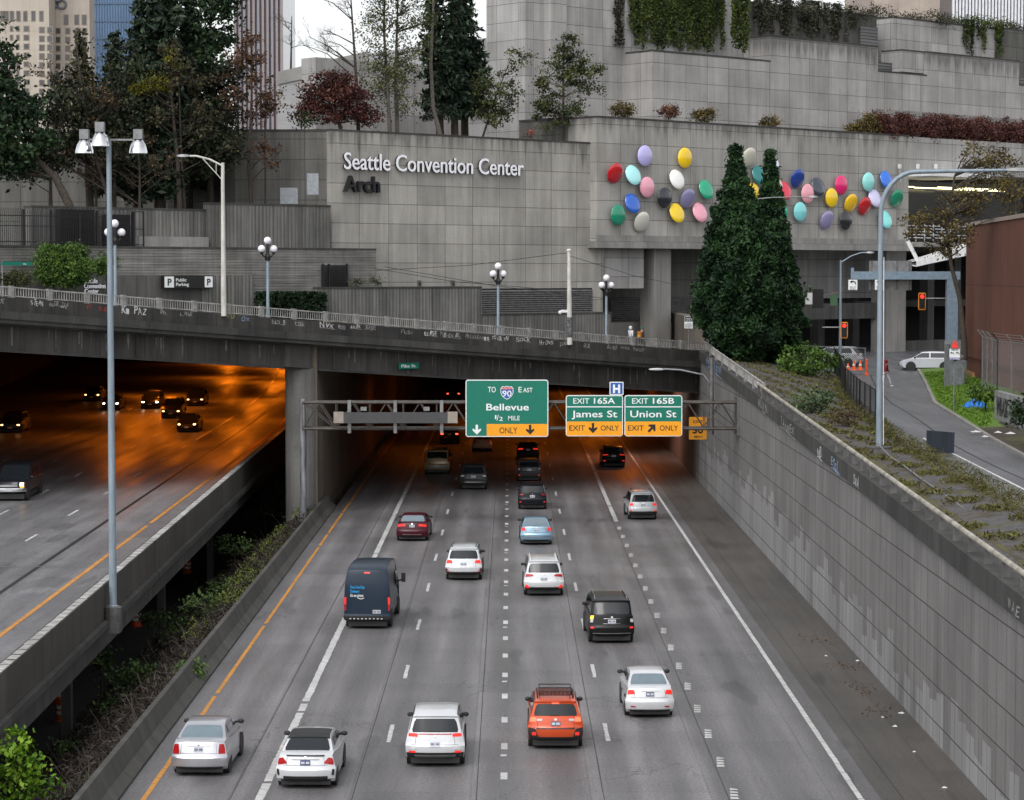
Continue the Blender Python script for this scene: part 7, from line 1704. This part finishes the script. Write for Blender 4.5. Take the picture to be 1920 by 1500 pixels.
p = at(1625, 694, 170); p.z = 8.03; o = thing('delineator_post', 'tall thin orange post right of the cones', 'post', p); mb = MB(); mb.lathe([(.2, 0), (.2, .05), (.07, .07), (.06, 1.1), (.03, 1.15)], (0, 0, 0), 12); mb.build('post', simple('post_orange', (.85, .1, .02), .5), o)
# black chain link fence along the ramp
def chain_mat(name, col, sc=14, thr=.16):
    m, nt, bs = nodes(name); tc = coords(nt); sp_ = nt.nodes.new('ShaderNodeSeparateXYZ'); nt.links.new(tc, sp_.inputs[0])
    a = math_n(nt, 'FRACT', math_n(nt, 'MULTIPLY', math_n(nt, 'ADD', sp_.outputs[0], sp_.outputs[2]), sc)); b = math_n(nt, 'FRACT', math_n(nt, 'MULTIPLY', math_n(nt, 'SUBTRACT', sp_.outputs[0], sp_.outputs[2]), sc))
    k = math_n(nt, 'MAXIMUM', math_n(nt, 'LESS_THAN', a, thr), math_n(nt, 'LESS_THAN', b, thr)); nt.links.new(k, bs.inputs['Alpha']); bs.inputs['Base Color'].default_value = c4(col); bs.inputs['Roughness'].default_value = .6; return m
m_chain = chain_mat('black_chain_link', (.02, .02, .022), 7, .36); m_chaing = chain_mat('grey_chain_link', (.3, .3, .31), 7, .16)
def fence(label, pts, hgt, mat, post, every=2.6, name='chain_link_fence', arms=False):
    o = thing(name, label, 'fence', pts[0])
    for a, b in zip(pts, pts[1:]):
        a, b = Vector(a), Vector(b); d = b - a; L = Vector((d.x, d.y, 0)).length
        mb = MB(); mb.quad((0, 0, 0), (L, 0, d.z), (L, 0, d.z + hgt), (0, 0, hgt)); m = mb.build('mesh_panel', mat, o, a - Vector(pts[0]), math.atan2(d.y, d.x))
        n = max(1, int(L / every))
        for i in range(n + 1):
            q = a.lerp(b, i / n) - Vector(pts[0]); mb = MB(); mb.tube([q - Vector((0, 0, .2)), q + Vector((0, 0, hgt + .05))], .045, 6)
            if arms: mb.bar(q + Vector((0, 0, hgt)), q + Vector((-.35, 0, hgt + .45)), .05)
            mb.build('fence_post', post, o)
        mb = MB(); mb.tube([a - Vector(pts[0]) + Vector((0, 0, hgt)), b - Vector(pts[0]) + Vector((0, 0, hgt))], .03, 6)
        if arms:
            for k in range(3): mb.tube([a - Vector(pts[0]) + Vector((-.1 - .1 * k, 0, hgt + .15 * k + .12)), b - Vector(pts[0]) + Vector((-.1 - .1 * k, 0, hgt + .15 * k + .12))], .012, 4)
        mb.build('top_rail', post, o)
    return o
fence('black chain link fence between the bushes and the off ramp', [(edge(y, 1) - .25, y, zrd(y)) for y in (116, 128, 142, 158, 172)], 1.9, m_chain, m_black)
fence('dark fence with pale top rail behind the cedars at the street corner', [(18.5, 176, 8.6), (27, 178, 8.2)], 1.5, m_chain, m_steel)
xs = [at(1842, 700, 140).x, at(1870, 700, 132).x, at(1925, 700, 126).x]
fence('grey chain link fence topped with barbed wire before the brown building', [(xs[0], 140, 8.6), (xs[1], 132, 8.6), (xs[2], 126, 8.6)], 3.0, m_chaing, m_steel, 2.4, arms=True)
fence('tall grey chain link gate with clutter behind the two arrow sign', [(at(1772, 690, 150).x, 150, 8.2), (at(1812, 690, 158).x, 158, 8.2)], 2.6, m_chaing, m_steel, 2.2)
mb = MB(); a, b = at(1774, 640, 151), at(1811, 705, 151); mb.box(a.x, b.x, 151.5, 151.6, 7.9, at(1790, 638, 151).z); tag(mb.build('site_hoarding', simple('grey_hoarding', (.2, .22, .24), .6, var=.3)), 'pale grey hoarding panel behind the tall chain link gate', 'hoarding')
bw_ = thing('block_wall', 'low concrete block wall covered in graffiti at the right edge', 'wall'); a, b = at(1865, 735, 122), at(1935, 735, 112)
mb = MB(); mb.add([(a.x, 122, 7.6), (b.x, 112, 7.6), (b.x, 112, 9.3), (a.x, 122, 9.3), (a.x + .3, 122.1, 7.6), (b.x + .3, 112.1, 7.6), (b.x + .3, 112.1, 9.3), (a.x + .3, 122.1, 9.3)], [(0, 1, 2, 3), (7, 6, 5, 4), (3, 2, 6, 7), (0, 3, 7, 4), (1, 5, 6, 2)]); mb.build('wall_face', concrete('block_concrete', (.3, .3, .3), 1.2, .6, streak=.4), bw_)
mb = MB(); d = Vector((b.x - a.x, -10, 0)).normalized(); mb.text('WRASK', 0, 3.4, 0, .9, 0, 0, .02, .002, xf=lambda p: (a.x - .02 + d.x * (p[0] + .6), 121.99 + d.y * (p[0] + .6), 8.1 + p[2]) if False else (a.x - .02 + d.x * (p[0] + .6) + p[1], 121.99 + d.y * (p[0] + .6), 8.1 + p[2])); mb.build('graffiti', m_gk, bw_)
# blue tarp, dark box, gate, litter
def crumple(name, label, cat, p, sx, sy, sz, mat, n=14, seedn=1):
    r_ = random.Random(seedn); vv = []
    for i in range(n + 1):
        for j in range(n + 1):
            u, v = i / n * 2 - 1, j / n * 2 - 1; hgt = max(0, 1 - u * u * r_.uniform(.8, 1.3)) * max(0, 1 - v * v) * r_.uniform(.45, 1.2)
            vv.append((u * sx * (1 + .15 * math.sin(j * 1.7)), v * sy * (1 + .2 * math.sin(i * 2.1)), sz * hgt))
    mb = MB(); mb.add(vv, [(i * (n + 1) + j, i * (n + 1) + j + 1, (i + 1) * (n + 1) + j + 1, (i + 1) * (n + 1) + j) for i in range(n) for j in range(n)]); o = mb.build(name, mat, None, p); return tag(o, label, cat)
p = at(1829, 765, 131); crumple('tarp', 'crumpled bright blue tarp lying on the lawn', 'tarp', (p.x, 131, zlawn(p.x, 131) + .02), .62, .7, .5, simple('blue_plastic', (.01, .17, .62), .35))
c0 = at(1763, 840, 103.5); bx = thing('dumped_panel', 'dark blue stained board standing at the edge of the off ramp', 'board', (c0.x, 103.5, zrd(103.5)), R(-12))
mb = MB(); mb.prism([(-.62, 0), (.6, -.02), (.62, .92), (-.6, 1.0)], -.1, .1, 'y'); mb.build('board', concrete('stained_blue_board', (.02, .03, .05), streak=.75, streakf=3), bx); mb = MB(); mb.bar((-.4, .1, .05), (-.4, .7, .05), .06); mb.bar((.4, .1, .05), (.4, .7, .05), .06); mb.build('foot', m_black, bx)
gt = thing('iron_gate', 'black iron barred gate set in the board marked wall', 'gate', O, TH); t = BT - .3
s0, z1 = st(606, 497, t); s1, z0 = st(651, 541, t)
mb = MB()
for k in range(22): s = s0 + (s1 - s0) * k / 21; mb.box(s - .02, s + .02, t, t + .04, z0, z1)
for z in np.linspace(z0, z1 - .15, 9): mb.box(s0, s1, t + .045, t + .075, z - .02, z + .02)
mb.build('bars', m_black, gt); mb = MB()
for s in (s0, s0 + (s1 - s0) * .25, s1): mb.box(s - .06, s + .06, t - .04, t + .1, z0 - .3, z1 + .1)
mb.build('gate_post', m_black, gt); mb = MB(); mb.box(s0, s1, BT - .03, BT - .004, z0, z1); mb.build('painted_recess_shade', m_smooth_d, gt)  # flat dark sheet paints the shade of a recess behind the bars
# picket fence and gates on the left terrace
pf = thing('picket_fence', 'black iron picket fence along the top of the board marked wall', 'fence', O, TH); t = BT + .3
s0, z0 = st(-20, 460, t); s1, _ = st(250, 460, t); z1 = st(120, 398, t)[1]; z0 = st(120, 462, t)[1]
mb = MB(); n = int((s1 - s0) / .14)
for k in range(n): s = s0 + (s1 - s0) * k / n; mb.box(s - .014, s + .014, t, t + .028, z0, z1)
for k in range(n): s = s0 + (s1 - s0) * k / n; mb.bar((s, t + .014, z1), (s + .0, t - .18, z1 + .22), .022)
mb.build('pickets', m_black, pf); mb = MB(); mb.box(s0, s1, t + .03, t + .07, z1 - .3, z1 - .24); mb.box(s0, s1, t + .03, t + .07, z0 + .25, z0 + .31); mb.box(s0, s1, t + .03, t + .07, z0 + 1.3, z0 + 1.35); mb.build('rail', m_black, pf)
for px in (45, 97, 150, 183, 250): s = st(px, 460, t)[0]; mb = MB(); mb.box(s - .07, s + .07, t - .03, t + .1, z0, z1 + .15); mb.build('fence_post', m_black, pf)
dk = thing('dark_doorway', 'dark steel gate leaf in the ribbed wall behind the picket fence', 'gate', O, TH); t2 = MT - .95
for a_, b_ in ((118, 183), (205, 250)): mb = MB(); s0, _ = st(a_, 460, t2 - .4); s1, _ = st(b_, 460, t2 - .4); mb.box(s0, s1, MT - 1.0, MT - .42, z0, st(a_, 392 if a_ == 118 else 402, t2)[1]); mb.build('gate_leaf', m_dark, dk)
fr_ = MB(); s0, za = st(252, 397, BT + .2); s1, zb2 = st(270, 462, BT + .2)
for s in (s0, s1): fr_.box(s - .04, s + .04, BT + .2, BT + .28, zb2, za)
for z in (za, (za + zb2) / 2, zb2 + .1): fr_.box(s0, s1, BT + .2, BT + .28, z - .03, z + .03)
tag(fr_.build('gate_frame', m_black, None, O, TH), 'open black gate frame at the right end of the picket fence', 'gate')
for i, (px, py) in enumerate(((786, 532), (849, 532))):
    s, z = st(px, py, MT - .06); o = thing('wall_fixture', 'small grey wall light on the plain panels, ' + ('left one' if i == 0 else 'right one'), 'lamp', O + E * s + N * (MT - .06) + Vector((0, 0, z)), TH, 'wall lights'); mb = MB(); mb.box(-.17, .17, -.06, .058, -.26, .26); mb.build('plate', m_steel_d, o); mb = MB(); mb.box(-.07, .07, -.1, -.062, -.12, .08); mb.build('lens', m_black, o)
yb_ = thing('barricade', 'yellow striped barricade rail on the bridge behind the railing', 'barricade', O, TH)
for a_, b_, t_ in ((238, 293, 8), (315, 372, 8)):
    s0, z = st(a_, 568 + (a_ - 238) * .06, t_); s1, _ = st(b_, 570, t_); mb = MB(); mb.sbox(s0, s1, t_, t_ + .06, -.72, -.5); mb.build('rail', simple('barricade_yellow', (.7, .42, .02), .5), yb_); mb = MB()
    for s in (s0 + .2, s1 - .25): mb.sbox(s, s + .07, t_ + .065, t_ + .12, -1.3, -.5)
    mb.build('leg', m_steel, yb_)
m_lit = simple('white_litter', (.6, .6, .58), .7)
for i, (px, py, w, zf, where) in enumerate(((1608, 1239, .18, 0, 'by the wall foot near the old leaves'), (1690, 1337, .26, 0, 'largest scrap on the right shoulder'), (1678, 1362, .2, 0, 'just below the largest shoulder scrap'), (1771, 1477, .2, 0, 'nearest the bottom of the right shoulder'), (1655, 1345, .12, 0, 'left of the largest shoulder scrap'), (1549, 1230, .16, 0, 'in the middle of the shoulder'), (1714, 1410, .13, 0, 'below the others on the shoulder'))):
    p = onz(px, py, .02); crumple('litter', 'scrap of white litter, ' + where, 'litter', p, w * .4, w * .3, .05, m_lit, 5, i)
for i, (px, py, w) in enumerate(((1830, 792, .4), (1872, 800, .3), (1895, 795, .4), (1848, 786, .25))):
    p = at(px, py, 114 - i); crumple('litter', 'scrap of rubbish on the bare soil by the lawn, ' + ('large one below the tarp', 'centre one', 'one by the block wall', 'small one')[i], 'litter', (p.x, p.y, zlawn(p.x, p.y) + .02), w * .6, w * .45, .08, m_lit, 5, 20 + i)
for i, (px, py) in enumerate(((1535, 1198), (1590, 1250), (1620, 1290), (1655, 1332))):
    p = onz(px, py, .012); o = leaf_mesh('fallen_leaves', np.array(p)[None] + rng.normal(size=(60, 3)) * np.array([.35, .7, .005]), rng.uniform(.04, .08, 60), rng.random(60), leaf_mat('rust_fallen_leaves', (.05, .022, .012), (.085, .04, .02)), None, 1.4); tag(o, 'scatter of rusty fallen leaves on the right shoulder', 'leaves', 'fallen leaves on the shoulder', 'stuff')
p = at(549, 352, YT(549, 21)); 

mb = MB(); pts_ = [Vector((16.3, 104, ztop(104) + .1))] + [Vector((16.3 - (104 - y) * .012, y, ztop(y) - .1 + .02 * math.sin(y))) for y in range(100, 58, -4)]
mb.tube(pts_, .035, 6); tag(mb.build('conduit', m_steel), 'thin grey conduit running along the weedy terrace from the curved pole', 'pipe')
